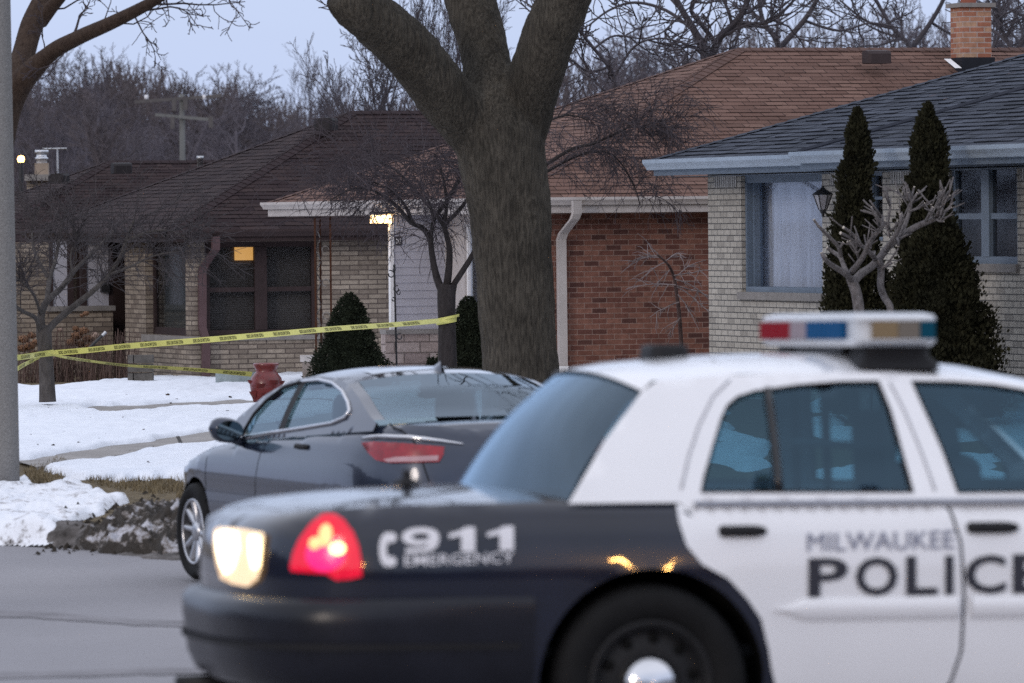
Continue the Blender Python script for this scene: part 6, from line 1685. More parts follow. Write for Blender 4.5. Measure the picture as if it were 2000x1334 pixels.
# hard-pruned tree in front of the cream brick house
YP = 59.0; rng = random.Random(51); zp = F / YP
pt_ = wthing('pruned_tree', 'hard pruned pale grey tree with stubby cut branches in front of dark evergreens', 'tree', (P(1680, 760, YP).x, YP, ground_z(3.5, YP)))
Z = lambda x, y, Y=62.6: (1600 + x / 3.9225, 280 + y / 3.9225, Y - 3.6)
mb = MB(); cut = MB()
pl_ = [([Z(352, 2330), Z(345, 1800), Z(330, 1500), Z(305, 1280), Z(285, 1150), Z(262, 1080), Z(240, 1030)], 24, 20), ([Z(250, 1050), Z(205, 1000, 62.4), Z(140, 960, 62.3), Z(80, 920, 62.2), Z(40, 880, 62.1), Z(20, 840, 62.1)], 14, 7),
 ([Z(225, 1020), Z(185, 930, 62.8), Z(160, 870, 62.9), Z(120, 840, 63), Z(60, 800, 63)], 11, 7), ([Z(165, 880, 62.9), Z(150, 800, 62.8), Z(80, 720, 62.7), Z(0, 640, 62.6), Z(-40, 585, 62.6)], 9, 5), ([Z(150, 810, 62.8), Z(165, 790, 62.8), Z(185, 760, 62.8)], 6, 5),
 ([Z(265, 1060), Z(320, 1000, 62.8), Z(400, 945, 63), Z(455, 890, 63.1), Z(500, 830, 63.1), Z(560, 760, 63.2), Z(640, 700, 63.2), Z(740, 640, 63.2), Z(830, 600, 63.2), Z(890, 575, 63.2)], 17, 11),
 ([Z(250, 980, 62.5), Z(300, 920, 62.3), Z(345, 850, 62.2), Z(375, 780, 62.1), Z(430, 700, 62), Z(480, 640, 62), Z(505, 595, 62)], 12, 8), ([Z(440, 900, 63.1), Z(400, 850, 62.9), Z(350, 800, 62.8), Z(290, 770, 62.7), Z(240, 745, 62.7)], 10, 7), ([Z(300, 775, 62.7), Z(230, 720, 62.6), Z(165, 688, 62.5)], 7, 6), ([Z(330, 790, 62.7), Z(260, 700, 62.6), Z(187, 645, 62.5)], 7, 6), ([Z(305, 890, 62.3), Z(285, 830, 62.2), Z(255, 780, 62.2), Z(218, 755, 62.2)], 6, 4),
 ([Z(420, 2330, 62.9), Z(450, 1800, 62.9), Z(520, 1420, 62.9), Z(545, 1265, 62.9), Z(500, 1180, 63), Z(470, 1090, 63), Z(475, 1000, 63.1), Z(470, 930, 63.1), Z(450, 890, 63.1)], 14, 15), ([Z(470, 960, 63.1), Z(520, 935, 63), Z(558, 912, 63)], 7, 6),
 ([Z(505, 830, 63.1), Z(560, 740, 62.9), Z(600, 680, 62.8), Z(625, 600, 62.7), Z(620, 545, 62.7)], 10, 6), ([Z(560, 780, 63.2), Z(640, 660, 63.3), Z(680, 560, 63.4), Z(700, 470, 63.4), Z(690, 400, 63.4), Z(685, 378, 63.4)], 11, 5), ([Z(695, 480, 63.4), Z(730, 420, 63.3), Z(750, 382, 63.3)], 6, 5), ([Z(698, 450, 63.4), Z(715, 380, 63.5), Z(728, 335, 63.5)], 5, 4), ([Z(690, 520, 63.4), Z(760, 495, 63.3), Z(808, 462, 63.3)], 6, 5), ([Z(690, 440, 63.4), Z(630, 400, 63.5), Z(590, 365, 63.5)], 5, 3),
 ([Z(880, 578, 63.2), Z(910, 530, 63.1), Z(925, 440, 63.1), Z(930, 365, 63.1)], 7, 5), ([Z(890, 575, 63.2), Z(940, 500, 63.3), Z(975, 425, 63.3), Z(1000, 400, 63.3)], 7, 4), ([Z(940, 500, 63.3), Z(955, 410, 63.3), Z(968, 340, 63.3)], 5, 3), ([Z(900, 570, 63.2), Z(950, 530, 63.1), Z(1010, 492, 63.1)], 6, 4), ([Z(885, 575, 63.2), Z(920, 595, 63), Z(950, 598, 63)], 5, 4), ([Z(810, 608, 63.2), Z(845, 540, 63.1), Z(872, 492, 63.1)], 6, 6), ([Z(850, 590, 63.2), Z(860, 520, 63.3), Z(858, 470, 63.3)], 5, 4), ([Z(600, 720, 63.2), Z(605, 755, 63), Z(606, 785, 63)], 6, 5), ([Z(540, 720, 63), Z(532, 660, 62.9), Z(530, 715, 62.9)], 4, 4),
 ([Z(490, 640, 62), Z(440, 560, 61.9), Z(400, 490, 61.9)], 5, 4), ([Z(500, 610, 62), Z(480, 560, 62), Z(458, 540, 62)], 5, 4), ([Z(540, 690, 62.9), Z(515, 640, 62.9), Z(500, 600, 62.9)], 5, 4), ([Z(470, 640, 62), Z(464, 680, 61.9), Z(462, 676, 61.9)], 5, 4), ([Z(390, 790, 62.1), Z(396, 800, 62), Z(397, 792, 62)], 5, 4), ([Z(540, 540, 62.7), Z(541, 490, 62.7), Z(540, 450, 62.7)], 4, 4)]
for pts, w0, w1 in pl_:
    sp = spline([P(*q) for q in pts], 5); n = len(sp)
    mb.tube(sp, [(w0 + (w1 - w0) * i / (n - 1)) / 2 / zp for i in range(n)], 8)
    if w1 <= 8:
        d = (sp[-1] - sp[-2]).normalized(); cut.tube([sp[-1], sp[-1] + d * .006], w1 / 2 / zp * 1.02, 8)
for k in range(130):
    pts, w0, w1 = rng.choice(pl_[5:]); sp = [P(*q) for q in pts]; i = rng.randrange(len(sp) - 1); q = sp[i].lerp(sp[i + 1], rng.random())
    d = rdir((sp[i + 1] - sp[i]).normalized(), rng.uniform(.4, 1.0), rng); d.z = abs(d.z); L = rng.uniform(.06, .22); r = rng.uniform(.006, .011)
    mb.tube([q, q + d * L * .5 + Vector((0, 0, .01)), q + d * L + Vector((0, 0, .03))], [r, r * .9, r * .8], 6)
build_multi('trunk', [(mb, m_prune), (cut, m_cut)], pt_, True)

# evergreens
m_arb = M('arborvitae_green', (0.016, 0.016, 0.010), 0.9, var=0.45, scale=5, col2=(0.038, 0.037, 0.020), spec=.1)
m_spr = M('spruce_green', (0.017, 0.022, 0.014), 0.9, var=0.45, scale=6, col2=(0.034, 0.042, 0.026), spec=.1)
def evergreen(name, label, cat, px, Y, prof, zbase, n, leaf, mat, seed, group=None, lump=.12, fan=True, trunkm=m_small):
    """prof: list of (photo y, left x, right x)"""
    rng = random.Random(seed); S_ = F / Y
    t = wthing(name, label, cat, (P(px, 700, Y).x, Y, zbase), group)
    pr_ = []
    for y, a, b in prof:
        c = P((a + b) / 2, y, Y); pr_.append((c.z, c.x, (b - a) / 2 / S_))
    pr_.sort(); pr_.insert(0, (zbase + .05, pr_[0][1], pr_[0][2] * .95))
    z0, z1 = pr_[0][0], pr_[-1][0]
    cx = lambda z: interp([(a, b) for a, b, c in pr_], z); rd = lambda z: interp([(a, c) for a, b, c in pr_], z)
    mb = MB(); rows = []
    for i in range(26):
        z = z0 + (z1 - z0) * i / 25; rows.append([Vector((cx(z) + rd(z) * .70 * math.cos(k * math.pi / 8), Y + rd(z) * .70 * math.sin(k * math.pi / 8), z - .02)) for k in range(16)])
    mb.grid(rows, closed=True)
    tot = sum(rd(z0 + (z1 - z0) * (i + .5) / 60) + .03 for i in range(60)); zs = []
    for i in range(60):
        z = z0 + (z1 - z0) * (i + .5) / 60; zs += [z] * max(1, int(n * (rd(z) + .03) / tot))
    for z in zs:
        z += rng.uniform(-.5, .5) * (z1 - z0) / 60; a = rng.uniform(0, 2 * math.pi); R = rd(z)
        lm = 1 + lump * 2 * noise.noise(Vector((math.cos(a) * R * 5, math.sin(a) * R * 5, z * 3.2 + seed))) + lump * noise.noise(Vector((math.cos(a) * R * 11, math.sin(a) * R * 11, z * 12 + seed)))
        r = R * lm * (rng.uniform(.70, 1.04) if rng.random() < .9 else rng.uniform(1.0, 1.16)); o = Vector((math.cos(a), math.sin(a), 0))
        p = Vector((cx(z), Y, z)) + o * r; l = leaf * rng.uniform(.6, 1.4)
        if fan: d = (o * rng.uniform(.2, .8) + Vector((rng.gauss(0, .35), rng.gauss(0, .35), rng.uniform(.5, 1.2)))).normalized()
        else: d = (o * rng.uniform(.5, 1.0) + Vector((rng.gauss(0, .45), rng.gauss(0, .45), rng.uniform(-.1, .7)))).normalized()
        s = d.cross(Vector((rng.gauss(0, 1), rng.gauss(0, 1), rng.gauss(0, 1)))).normalized() * l * (.30 if fan else .22)
        mb.face([p, p + d * l * .5 + s, p + d * l, p + d * l * .55 - s])
    mb.build('foliage', mat, t, recalc=False)
    tk = MB(); tk.tube([Vector((cx(z0), Y, zbase - .05)), Vector((cx(z0), Y, zbase + .5))], .06, 8); tk.build('trunk', trunkm, t)
    return t
evergreen('columnar_evergreen', 'narrow dark columnar evergreen between the lantern and the small window', 'evergreen', 1672, 63.0, [(213, 1672, 1676), (235, 1663, 1687), (262, 1655, 1694), (300, 1650, 1698), (360, 1641, 1700), (420, 1632, 1706), (500, 1624, 1716), (560, 1612, 1722), (600, 1606, 1728), (700, 1602, 1735)], .45, 26000, .045, m_arb, 3, lump=.2)
evergreen('columnar_evergreen', 'taller dark columnar evergreen left of the two pane window', 'evergreen', 1810, 61.4, [(203, 1809, 1814), (225, 1800, 1824), (250, 1792, 1836), (300, 1781, 1849), (360, 1772, 1850), (420, 1766, 1856), (500, 1762, 1866), (600, 1755, 1875), (700, 1750, 1880)], .45, 26000, .045, m_arb, 7, lump=.2)
evergreen('evergreen_shrub', 'broad dark rounded evergreen bush filling the corner behind the light bar', 'evergreen', 1838, 60.6, [(425, 1822, 1850), (440, 1800, 1864), (470, 1782, 1878), (520, 1765, 1893), (570, 1752, 1908), (620, 1742, 1922), (670, 1735, 1938), (720, 1728, 1955)], .45, 32000, .045, m_arb, 11, lump=.2)
evergreen('dwarf_spruce', 'small cone shaped dark spruce in front of the tan brick wall', 'spruce', 682, 80.0, [(573, 679, 685), (585, 668, 698), (605, 655, 712), (630, 644, 716), (660, 634, 728), (690, 622, 742), (712, 612, 754), (740, 608, 756)], .22, 22000, .036, m_spr, 5, lump=.10, fan=False)
evergreen('dwarf_spruce', 'small cone shaped dark spruce half hidden by the big tree trunk', 'spruce', 915, 75.5, [(580, 912, 918), (592, 900, 930), (610, 892, 942), (640, 884, 952), (680, 868, 960), (712, 852, 966), (740, 846, 968)], .3, 20000, .036, m_spr, 9, lump=.10, fan=False)
evergreen('evergreen_shrub', 'low dark evergreen peeking out at the foot of the taped weeping tree', 'evergreen', 850, 73.0, [(700, 842, 852), (712, 836, 862), (735, 830, 872)], .3, 2500, .05, m_spr, 19, lump=.2, fan=False)

# dried hydrangeas and stems left of the entry
m_head = M('dried_flower_brown', (0.17, 0.085, 0.045), .9, var=.4, scale=9, col2=(.28, .16, .10))
m_headp = M('dried_flower_pale', (0.30, 0.22, 0.18), .9, var=.3, scale=9)
m_stem = M('dry_stem', (.11, .075, .065), .9, var=.4, scale=3)
def hydrangea(label, cx, Y, heads, stems, seed, x0, x1):
    rng = random.Random(seed); t = wthing('dried_hydrangea', label, 'shrub', (P(cx, 765, Y).x, Y, ground_z(-6, Y)))
    st = MB()
    for k in range(stems):
        px = rng.uniform(x0, x1); b = P(px, 775, Y + rng.uniform(-.5, .5)); tp = P(px + rng.gauss(0, 12), rng.uniform(640, 735), Y + rng.uniform(-.5, .5))
        st.tube([b, b.lerp(tp, .5) + Vector((rng.gauss(0, .02), 0, 0)), tp], [.006, .005, .004], 3, False)
    st.build('stems', m_stem, t, recalc=False)
    for px, py, r, pale in heads:
        c = P(px, py, Y + rng.uniform(-.4, .3)); h = MB(); R = r / (F / Y)
        for k in range(260):
            d = Vector((rng.gauss(0, 1), rng.gauss(0, 1), rng.gauss(0, 1))).normalized(); q = c + Vector((d.x * R, d.y * R, d.z * R * .7)) * rng.uniform(.6, 1.05); a = rdir(d, .8, rng); b = a.cross(d).normalized(); a = d.cross(b); s = R * .17
            h.face([q - a * s, q + b * s, q + a * s, q - b * s])
        h.build('flower_head', m_headp if pale else m_head, t, recalc=False)
hydrangea('dried hydrangea with rust brown heads beside the concrete post', 52, 92.5, [(46, 662, 12, 0), (62, 655, 10, 0), (44, 680, 11, 0), (58, 676, 12, 0), (70, 668, 9, 0), (50, 696, 10, 0), (74, 655, 6, 1), (66, 690, 8, 0)], 90, 3, 30, 90)
hydrangea('dried hydrangea with tan heads below the entry sill', 165, 93.0, [(150, 655, 12, 0), (164, 646, 11, 0), (140, 668, 11, 0), (172, 662, 12, 0), (157, 672, 10, 0), (186, 655, 9, 1), (148, 642, 8, 0), (175, 676, 9, 0), (118, 644, 6, 1), (122, 719, 6, 1), (105, 700, 6, 1), (168, 612, 7, 0), (160, 616, 5, 0), (75, 745, 7, 1), (135, 690, 7, 0)], 420, 5, 88, 262)
# ------------------------------------------------------------------ far trees
def tree_variant(seed, prm, H):
    rng = random.Random(seed); m = [MB(), MB()]
    grow(m, rng, Vector((0, 0, -.2)), Vector((rng.gauss(0, .04), rng.gauss(0, .04), 1)), H, prm['r0'], 0, prm)
    return m
VASE = dict(r0=.16, seg=[5, 5, 5, 4, 3], wander=[.05, .08, .11, .14, .17], up=[.05, .10, .08, .05, .03], taper=.35, rmin=.011, sides=[7, 5, 4, 3, 3], kids=[9, 7, 5, 4], t0=[.3, .2, .2, .2], ang=[(.3, .75), (.3, .8), (.35, .9), (.4, 1.)], len=[(.5, .8), (.45, .7), (.4, .65), (.4, .7)], rk=.55, split=2)
OPEN_ = dict(VASE, ang=[(.5, 1.1), (.4, 1.0), (.4, 1.), (.4, 1.1)], wander=[.07, .14, .18, .22, .25], up=[.04, .05, .04, .03, .02])
FINE = dict(VASE, wander=[.03, .05, .08, .11, .12], kids=[12, 8, 5, 3], ang=[(.2, .55), (.2, .5), (.3, .6), (.3, .7)], rmin=.008, r0=.12)
variants = []
for i, (prm, H) in enumerate(((VASE, 7), (OPEN_, 7), (VASE, 7.), (OPEN_, 7), (FINE, 7))):
    variants.append(tree_variant(100 + i, prm, H))
vmesh = {}
def bare_tree(px, Y, ytop, vi, label, mat, rz, group, wide=1.0, name='far_bare_tree'):
    key = (vi, mat.name)
    top = P(px, ytop, Y); base = Vector((top.x, Y, -.3)); H = top.z + .3
    t = thing(name, label, 'tree', base, rz, group)
    for k, nm in ((0, 'trunk'), (1, 'crown')):
        if key + (k,) not in vmesh:
            o = variants[vi][k].build(nm, mat, None, recalc=False); vmesh[key + (k,)] = (o.data, max(v[2] for v in variants[vi][1].v))
            o.parent = t
        else:
            o = bpy.data.objects.new(nm, vmesh[key + (k,)][0]); COL.objects.link(o); o.parent = t
    s = H / vmesh[key + (1,)][1] if key + (1,) in vmesh else H / 9
    t.scale = (s * wide, s * wide, s)
    return t
rng = random.Random(77)
GL = 'bare trees of the wood behind the left roofs'; LL = 'leafless mauve grey tree in the wood behind the dark roofs'
for px, Y, yt, vi in ((10, 165, 88, 0), (70, 180, 84, 1), (125, 170, 92, 2), (175, 185, 84, 0), (235, 176, 86, 3), (285, 190, 106, 2), (330, 182, 124, 1), (380, 195, 118, 0), (430, 185, 116, 2), (150, 150, 150, 1), (260, 155, 150, 3), (40, 150, 140, 2), (350, 160, 165, 3), (450, 165, 150, 1), (200, 145, 170, 0), (100, 148, 168, 3)):
    bare_tree(px, Y * 1.75, yt, vi, LL, m_far1 if vi % 2 else m_far2, rng.uniform(0, 6.28), GL, rng.uniform(.85, 1.2))
bare_tree(592, 290, 76, 4, 'pale feathery leafless tree alone against the sky left of the big trunk', M('far_bark_pale', (.11, .10, .115), .95, var=.2), 1.0, None, .95)
bare_tree(650, 300, 150, 4, 'low pale leafless tree right of the feathery tree above the maroon roof', m_far1, 2.2, None, .9)
for px, Y, yt, vi, lb in ((790, 130, -90, 4, 'tall thin leafless tree seen in the fork left of the middle limb'), (900, 140, -140, 4, 'tall leafless tree behind the middle limb of the big tree'), (735, 150, -20, 0, 'leafless tree arching behind the sawn off limb')):
    bare_tree(px, Y, yt, vi, lb, m_far3, px * .7, None, .75)
GR = 'bare trees behind the brown roof'; LR = 'leafless mauve grey tree behind the brown roof ridge'
for px, Y, yt, vi in ((1140, 265, 80, 1), (1200, 250, 66, 3), (1255, 270, 70, 0), (1310, 260, 60, 2), (1110, 250, 110, 3), (1500, 240, 0, 1), (1640, 250, -20, 3), (1760, 255, -60, 1), (1850, 250, -40, 3), (1960, 260, -40, 1), (1440, 270, 50, 2)):
    bare_tree(px, Y, yt, vi, LR, m_far1 if vi % 2 else m_far2, rng.uniform(0, 6.28), GR, rng.uniform(.9, 1.3))
# nearer dark trees with strong crooked limbs
def crooked(label, Y, limbs, seed, mat=m_far3):
    rng = random.Random(seed); b = P(*limbs[0][0][0], Y); t = wthing('crooked_bare_tree', label, 'tree', (b.x, Y, 0))
    m = [MB(), MB()]; S_ = F / Y
    pr = dict(seg=[5, 4, 3], wander=[.2, .25, .3], up=[.04, .04, .03], taper=.35, rmin=.010, sides=[5, 4, 3], kids=[5, 4], t0=[.2, .2], ang=[(.4, 1.1), (.4, 1.1)], len=[(.4, .65), (.4, .7)], rk=.6, split=0)
    for pts, w0, w1 in limbs:
        sp = spline([P(x, y, Y + i * .15 * (1 if w0 % 2 else -1)) for i, (x, y) in enumerate(pts)], 6); n = len(sp)
        m[0].tube(sp, [.68 * (w0 + (w1 - w0) * i / n) / 2 / S_ for i in range(n)], 8)
        for k in range(6):
            i = rng.randrange(int(n * .25), n - 1); d = rdir((sp[i + 1] - sp[i]).normalized(), rng.uniform(.5, 1.2), rng)
            grow(m, rng, sp[i], d, rng.uniform(.8, 1.9), max(.016, w1 / 3 / S_), 0, pr)
    m[0].build('trunk', mat, t, True, recalc=False); m[1].build('crown', mat, t, recalc=False)
crooked('dark crooked leafless tree forking above the brown roof ridge', 112, [([(1385, 420), (1380, 250), (1376, 110), (1356, 60), (1335, 25), (1318, -10), (1300, -70)], 30, 12), ([(1390, 110), (1405, 75), (1430, 50), (1455, 15), (1470, -40), (1480, -100)], 24, 12), ([(1395, 80), (1372, 50), (1350, 20), (1360, -20), (1340, -80)], 16, 8), ([(1430, 50), (1475, 48), (1520, 30), (1560, -10)], 13, 7), ([(1356, 60), (1300, 20), (1240, 5), (1190, 20), (1150, 50)], 11, 5)], 61)
crooked('dark leafless tree with low bent limb between the big trunk and the brown roof', 105, [([(1205, 400), (1203, 240), (1200, 160), (1185, 125), (1160, 95), (1140, 70), (1125, 50)], 16, 7), ([(1190, 130), (1150, 140), (1120, 120), (1095, 105)], 8, 5), ([(1200, 150), (1240, 90), (1290, 75), (1340, 85)], 8, 4), ([(1160, 95), (1200, 70), (1260, 75), (1310, 55)], 7, 4)], 62)
crooked('dark leafless tree with spreading limbs above the ridge left of the roof vent', 125, [([(1530, 400), (1525, 200), (1520, 90), (1490, 40), (1480, -20)], 22, 10), ([(1522, 95), (1570, 40), (1600, -10), (1610, -60)], 18, 9), ([(1570, 40), (1640, 60), (1700, 45), (1760, 55)], 9, 4)], 63)
crooked('leafless tree with crossing limbs left of the brick chimney', 128, [([(1790, 400), (1785, 200), (1780, 100), (1740, 50), (1700, -20)], 18, 9), ([(1780, 95), (1820, 40), (1850, -20), (1860, -90)], 16, 8), ([(1740, 55), (1690, 40), (1640, 0)], 9, 5), ([(1820, 45), (1880, 70), (1960, 30)], 9, 4)], 64)
crooked('dark leafless tree right of the brick chimney', 122, [([(1985, 400), (1982, 200), (1975, 100), (1955, 50), (1950, -40)], 16, 9), ([(1978, 110), (2010, 60), (2040, 0)], 14, 9), ([(1955, 60), (1940, 95), (1945, 60), (1960, 10)], 7, 4)], 65)
# far-off wood, one mass of twigs below the crowns
mb = MB(); rng = random.Random(91)
def mass(x0, x1, ytop, ybot, Ya, Yb, n):
    for k in range(n):
        px = rng.uniform(x0, x1); Y = rng.uniform(Ya, Yb); yb = rng.uniform(ytop(px), ybot)
        p = P(px, yb, Y); d = Vector((rng.gauss(0, .28), rng.gauss(0, .2), 1)).normalized(); L = rng.uniform(.8, 2.4)
        k_ = Y / 210; L *= k_
        mb.tube([p - d * L * .5, p + Vector((rng.gauss(0, .1), 0, 0)), p + d * L * .5 + Vector((rng.gauss(0, .2), 0, 0))], [.022 * k_, .017 * k_, .010 * k_], 3, False)
mass(-60, 640, lambda x: 185 + 25 * math.sin(x * .02) + (75 * smooth((x - 440) / 80)), 400, 345, 420, 7000)
mass(640, 1400, lambda x: 215 if x < 1060 else 115 + 20 * math.sin(x * .04), 330, 345, 400, 2200)
mass(1400, 2060, lambda x: 60 + 20 * math.sin(x * .03), 140, 345, 400, 500)
tag(mb.build('far_wood', m_far2, recalc=False), 'dense brown mauve mass of far off bare woodland behind the houses', 'woodland', kind='stuff')
# wooded rise on which the far trees stand
mb = MB(); rows = []
for i in range(60):
    x = -120 + 260 * i / 59
    rows.append([(x, 300, -.4), (x, 380, 1.5), (x, 425, 6.6 + .8 * noise.noise(Vector((x * .06, 2, 0)))), (x, 560, 7.0)])
mb.grid(rows); tag(mb.build('hill', M('woodland_floor', (.05, .042, .046), .95, var=.4, scale=.5), smooth_=True), kind='structure')

# ------------------------------------------------------------------ street and yard objects
# concrete street light pole at the left edge
m_cpole = M('speckled_concrete', (.15, .147, .146), .9, var=.0, col2=(.28, .275, .27), scale=70, bump=.4, bscale=60)
gp_ = G(3, 953); YP_ = gp_.y; Sp = F / YP_
tpz = P(-13, -40, YP_)
sl_ = wthing('street_light', 'grey speckled concrete street light pole at the left edge of the view', 'street light', gp_)
mb = MB(); r0 = 36 / Sp; b_ = Vector((P(3, 953, YP_).x, YP_, gp_.z - .05)); tp = P(-10, 0, YP_); ax = (tp - b_); ax = ax / ax.z
prof = []
for i in range(24):
    z = i / 23 * 8.2; prof.append((b_ + ax * z, r0 * (1 - .055 * z / 1.0 * .62)))
mb.tube([p for p, r in prof], [r for p, r in prof], 28); mb.build('pole', m_cpole, sl_, True)
a_ = prof[-1][0]; mb = MB(); mb.tube([a_ - Vector((0, 0, .3)), a_ + Vector((.4, -.5, .3)), a_ + Vector((1.0, -1.3, .5)), a_ + Vector((1.5, -2, .52))], .04, 8); mb.build('arm', m_metal, sl_, True)
mb = MB(); mb.lathe([(.0, .1), (.12, .07), (.16, 0), (.12, -.06), (0, -.08)], a_ + Vector((1.6, -2.1, .5)), 'Z', 16); mb.build('lamp_head', m_metal, sl_, True)

# utility pole beyond the roofs
YU = 260; up_b = P(357, 330, YU); SU = F / YU
ut = wthing('utility_pole', 'weathered wooden utility pole with two crossarms beyond the dark roofs', 'utility pole', (up_b.x, YU, 0))
m_pole = M('weathered_pole', (.15, .15, .145), .9, var=.2, scale=3, stretch=(4, 4, .3))
m_arm = M('dark_crossarm', (.10, .092, .09), .9, var=.2)
mb = MB(); mb.tube([Vector((up_b.x, YU, -.5)), P(355, 184, YU)], [.16, .115], 10); mb.build('pole', m_pole, ut, True)
for x0, x1, y0, y1, mm in ((264, 432, 199, 187, m_arm), (303, 416, 224, 234, m_pole)):
    a, b = P(x0, y0, YU - .2), P(x1, y1, YU - .2); mb = MB(); dv = (b - a).normalized(); mb.box((a + b) / 2, ((b - a).length, .11, .13), (dv, Vector((0, 1, 0)), dv.cross(Vector((0, -1, 0))))); mb.build('crossarm', mm, ut)
for x, y in ((286, 190), (399, 190)):
    mb = MB(); c = P(x, y, YU - .2); mb.lathe([(.05, -.08), (.1, -.06), (.08, 0), (.1, .05), (.06, .1), (0, .1)], c, n=10); mb.build('insulator', M('white_ceramic', (.7, .7, .72), .3, var=0), ut, True)
for x, y in ((340, 205), (362, 203), (337, 240), (412, 238)):
    mb = MB(); c = P(x, y, YU - .2); mb.box(c, (.18, .18, .5)); mb.build('transformer', m_arm, ut)
# roof-top aerial
YA = 119; an = wthing('tv_antenna', 'thin rooftop television aerial right of the metal flue', 'antenna', (P(112, 335, YA).x, YA, 2))
mb = MB(); mb.tube([P(113, 350, YA), P(112, 288, YA)], .02, 5)
mb.build('mast', m_metal, an); mb = MB(); mb.tube([P(84, 291, YA), P(130, 290, YA)], .018, 5)
for x in (86, 94, 102, 120, 128): mb.tube([P(x, 289, YA) + Vector((0, -.35, 0)), P(x, 292, YA) + Vector((0, .35, 0))], .008, 4)
mb.build('boom', m_metal, an)
# glowing far street lamp
YG = 130; gc = P(41, 311, YG); ly = wthing('street_lamp', 'small glowing orange street lamp far beyond the roofs at left', 'street lamp', (gc.x, YG, 0))
mb = MB(); mb.tube([Vector((gc.x, YG, -.4)), gc], .05, 6); mb.build('post', m_black, ly)
mb = MB(); mb.lathe([(0, -.08), (.06, -.06), (.08, 0), (.06, .06), (0, .08)], gc, n=14); mb.build('globe', glow('sodium_globe', (1.0, .50, .12), 9.0), ly, True)

# red strawberry pot
YR = 76.5; rb = P(522, 790, YR); m_pot = M('glazed_red_clay', (.155, .018, .018), .35, var=.3, scale=9, coat=.3)
pot = wthing('strawberry_pot', 'dark red glazed strawberry pot with side pockets on the snow', 'flower pot', (rb.x, YR, ground_z(rb.x, YR)))
S_ = F / YR; zP = lambda y: P(522, y, YR).z
prof = [(0.0, zP(792)), (.13, zP(792)), (.16, zP(786)), (.19, zP(768)), (.205, zP(752)), (.19, zP(738)), (.14, zP(728)), (.125, zP(724)), (.15, zP(716)), (.165, zP(711)), (.15, zP(709)), (.13, zP(713)), (.11, zP(724)), (0, zP(730))]
mb = MB(); mb.lathe(prof, (P(520, 750, YR).x, YR, 0), 'Z', 32); mb.build('body', m_pot, pot, True)
pc0 = Vector((P(520, 750, YR).x, YR, 0))
for k, (a, y) in enumerate(((185, 742), (250, 748), (305, 742), (355, 744), (215, 764), (275, 770), (330, 765), (60, 745), (120, 750))):
    o = Vector((math.cos(math.radians(a)), math.sin(math.radians(a)), 0)); s = Vector((-o.y, o.x, 0)); z = zP(y); r = .185; rows = []
    for t, wv, ov_ in ((0, .02, -.02), (.35, .05, .015), (.7, .065, .04), (1.0, .072, .055)):
        rows.append([pc0 + o * (r + ov_ * math.sin(math.pi * j / 8)) + s * wv * math.cos(math.pi * j / 8) + Vector((0, 0, z - .09 + .09 * t)) for j in range(9)])
    mb = MB(); mb.grid(rows); po = sub(mb.build('pocket', m_pot, pot, True))
    mb = MB(); mb.face([pc0 + o * (r + .05 * math.sin(math.pi * j / 8)) + s * .066 * math.cos(math.pi * j / 8) + Vector((0, 0, z - .006)) for j in range(9)]); mb.build('pocket_soil', m_hole, po)

# rusty iron porch column
YI = 86.6; ic = wthing('porch_column', 'rusty ornamental iron column holding up the corner of the porch eave', 'porch column', (P(630, 745, YI).x, YI, .2))
mb = MB(); zt_ = zE3 - .2
for x, dy in ((615, 0), (625, .12), (645, .05)):
    a = P(x, 420, YI + dy); b = P(x + 3, 760, YI + dy); a.z = zt_; b.z = .1; mb.box((a + b) / 2, (.028, .028, zt_ - .1))
mb.build('uprights', m_rust, ic)
mb = MB()
for k in range(14):
    z = .25 + k * .155
    a = P(617, 600, YI); b = P(627, 600, YI + .12); a.z = z; b.z = z + .15
    if k % 2: a.z, b.z = b.z, a.z
    mb.tube([a, a.lerp(b, .5) + Vector((.012, 0, .0)), b], .008, 5)
    if k % 3 == 0:
        c = P(637, 600, YI); c.z = z; mb.tube([c + Vector((.05 * math.cos(t_), 0, .05 * math.sin(t_))) for t_ in [i * .6 for i in range(9)]], .007, 5)
mb.build('scrollwork', M('worn_iron', (.13, .10, .09), .7, var=.6, scale=12, col2=(.4, .38, .36)), ic)
# wrought iron post by the siding
YB = 80.6; ip = wthing('iron_post', 'slender black wrought iron railing post in front of the white siding', 'railing post', (P(773, 720, YB).x, YB, .25))
mb = MB(); a = P(770, 522, YB); b = P(776, 745, YB); b.z = .2; mb.tube([a, b], .014, 6); mb.lathe([(0, .05), (.02, .02), (.012, 0), (.022, -.03), (.012, -.06)], a, n=8); mb.build('post', m_black, ip)
def scroll(c, r, turns, sg, a0=0): return [c + Vector((sg * r * (1 - .6 * i / 16) * math.cos(a0 + turns * i / 16 * 6.28), 0, r * (1 - .6 * i / 16) * math.sin(a0 + turns * i / 16 * 6.28))) for i in range(17)]
mb = MB()
for x, y, r, sg in ((763, 536, .055, -1), (775, 565, .05, 1), (779, 572, .035, 1), (768, 585, .03, -1), (781, 658, .05, 1)):
    mb = MB(); mb.tube(scroll(P(x, y, YB), r, .9, sg, 1.2), .008, 5); mb.build('scroll', m_black, ip)
# pale stone pedestal between hydrant-red pot and spruce
YD = 84; pd = P(601, 720, YD); ps_ = wthing('stone_pedestal', 'small pale stone pedestal by the wall left of the cone shaped spruce', 'pedestal', (pd.x, YD, .2))
mb = MB(); mb.box((pd.x, YD, .42), (.14, .14, .5)); mb.build('shaft', m_stone if False else M('rough_stone', (.24, .21, .19), .9, var=.3, bump=.4), ps_)
mb = MB(); c = P(601, 700, YD); mb.box((pd.x, YD, c.z), (.20, .18, .09)); mb.build('top', M('pale_stone', (.50, .48, .47), .9, var=.2, bump=.4), ps_)
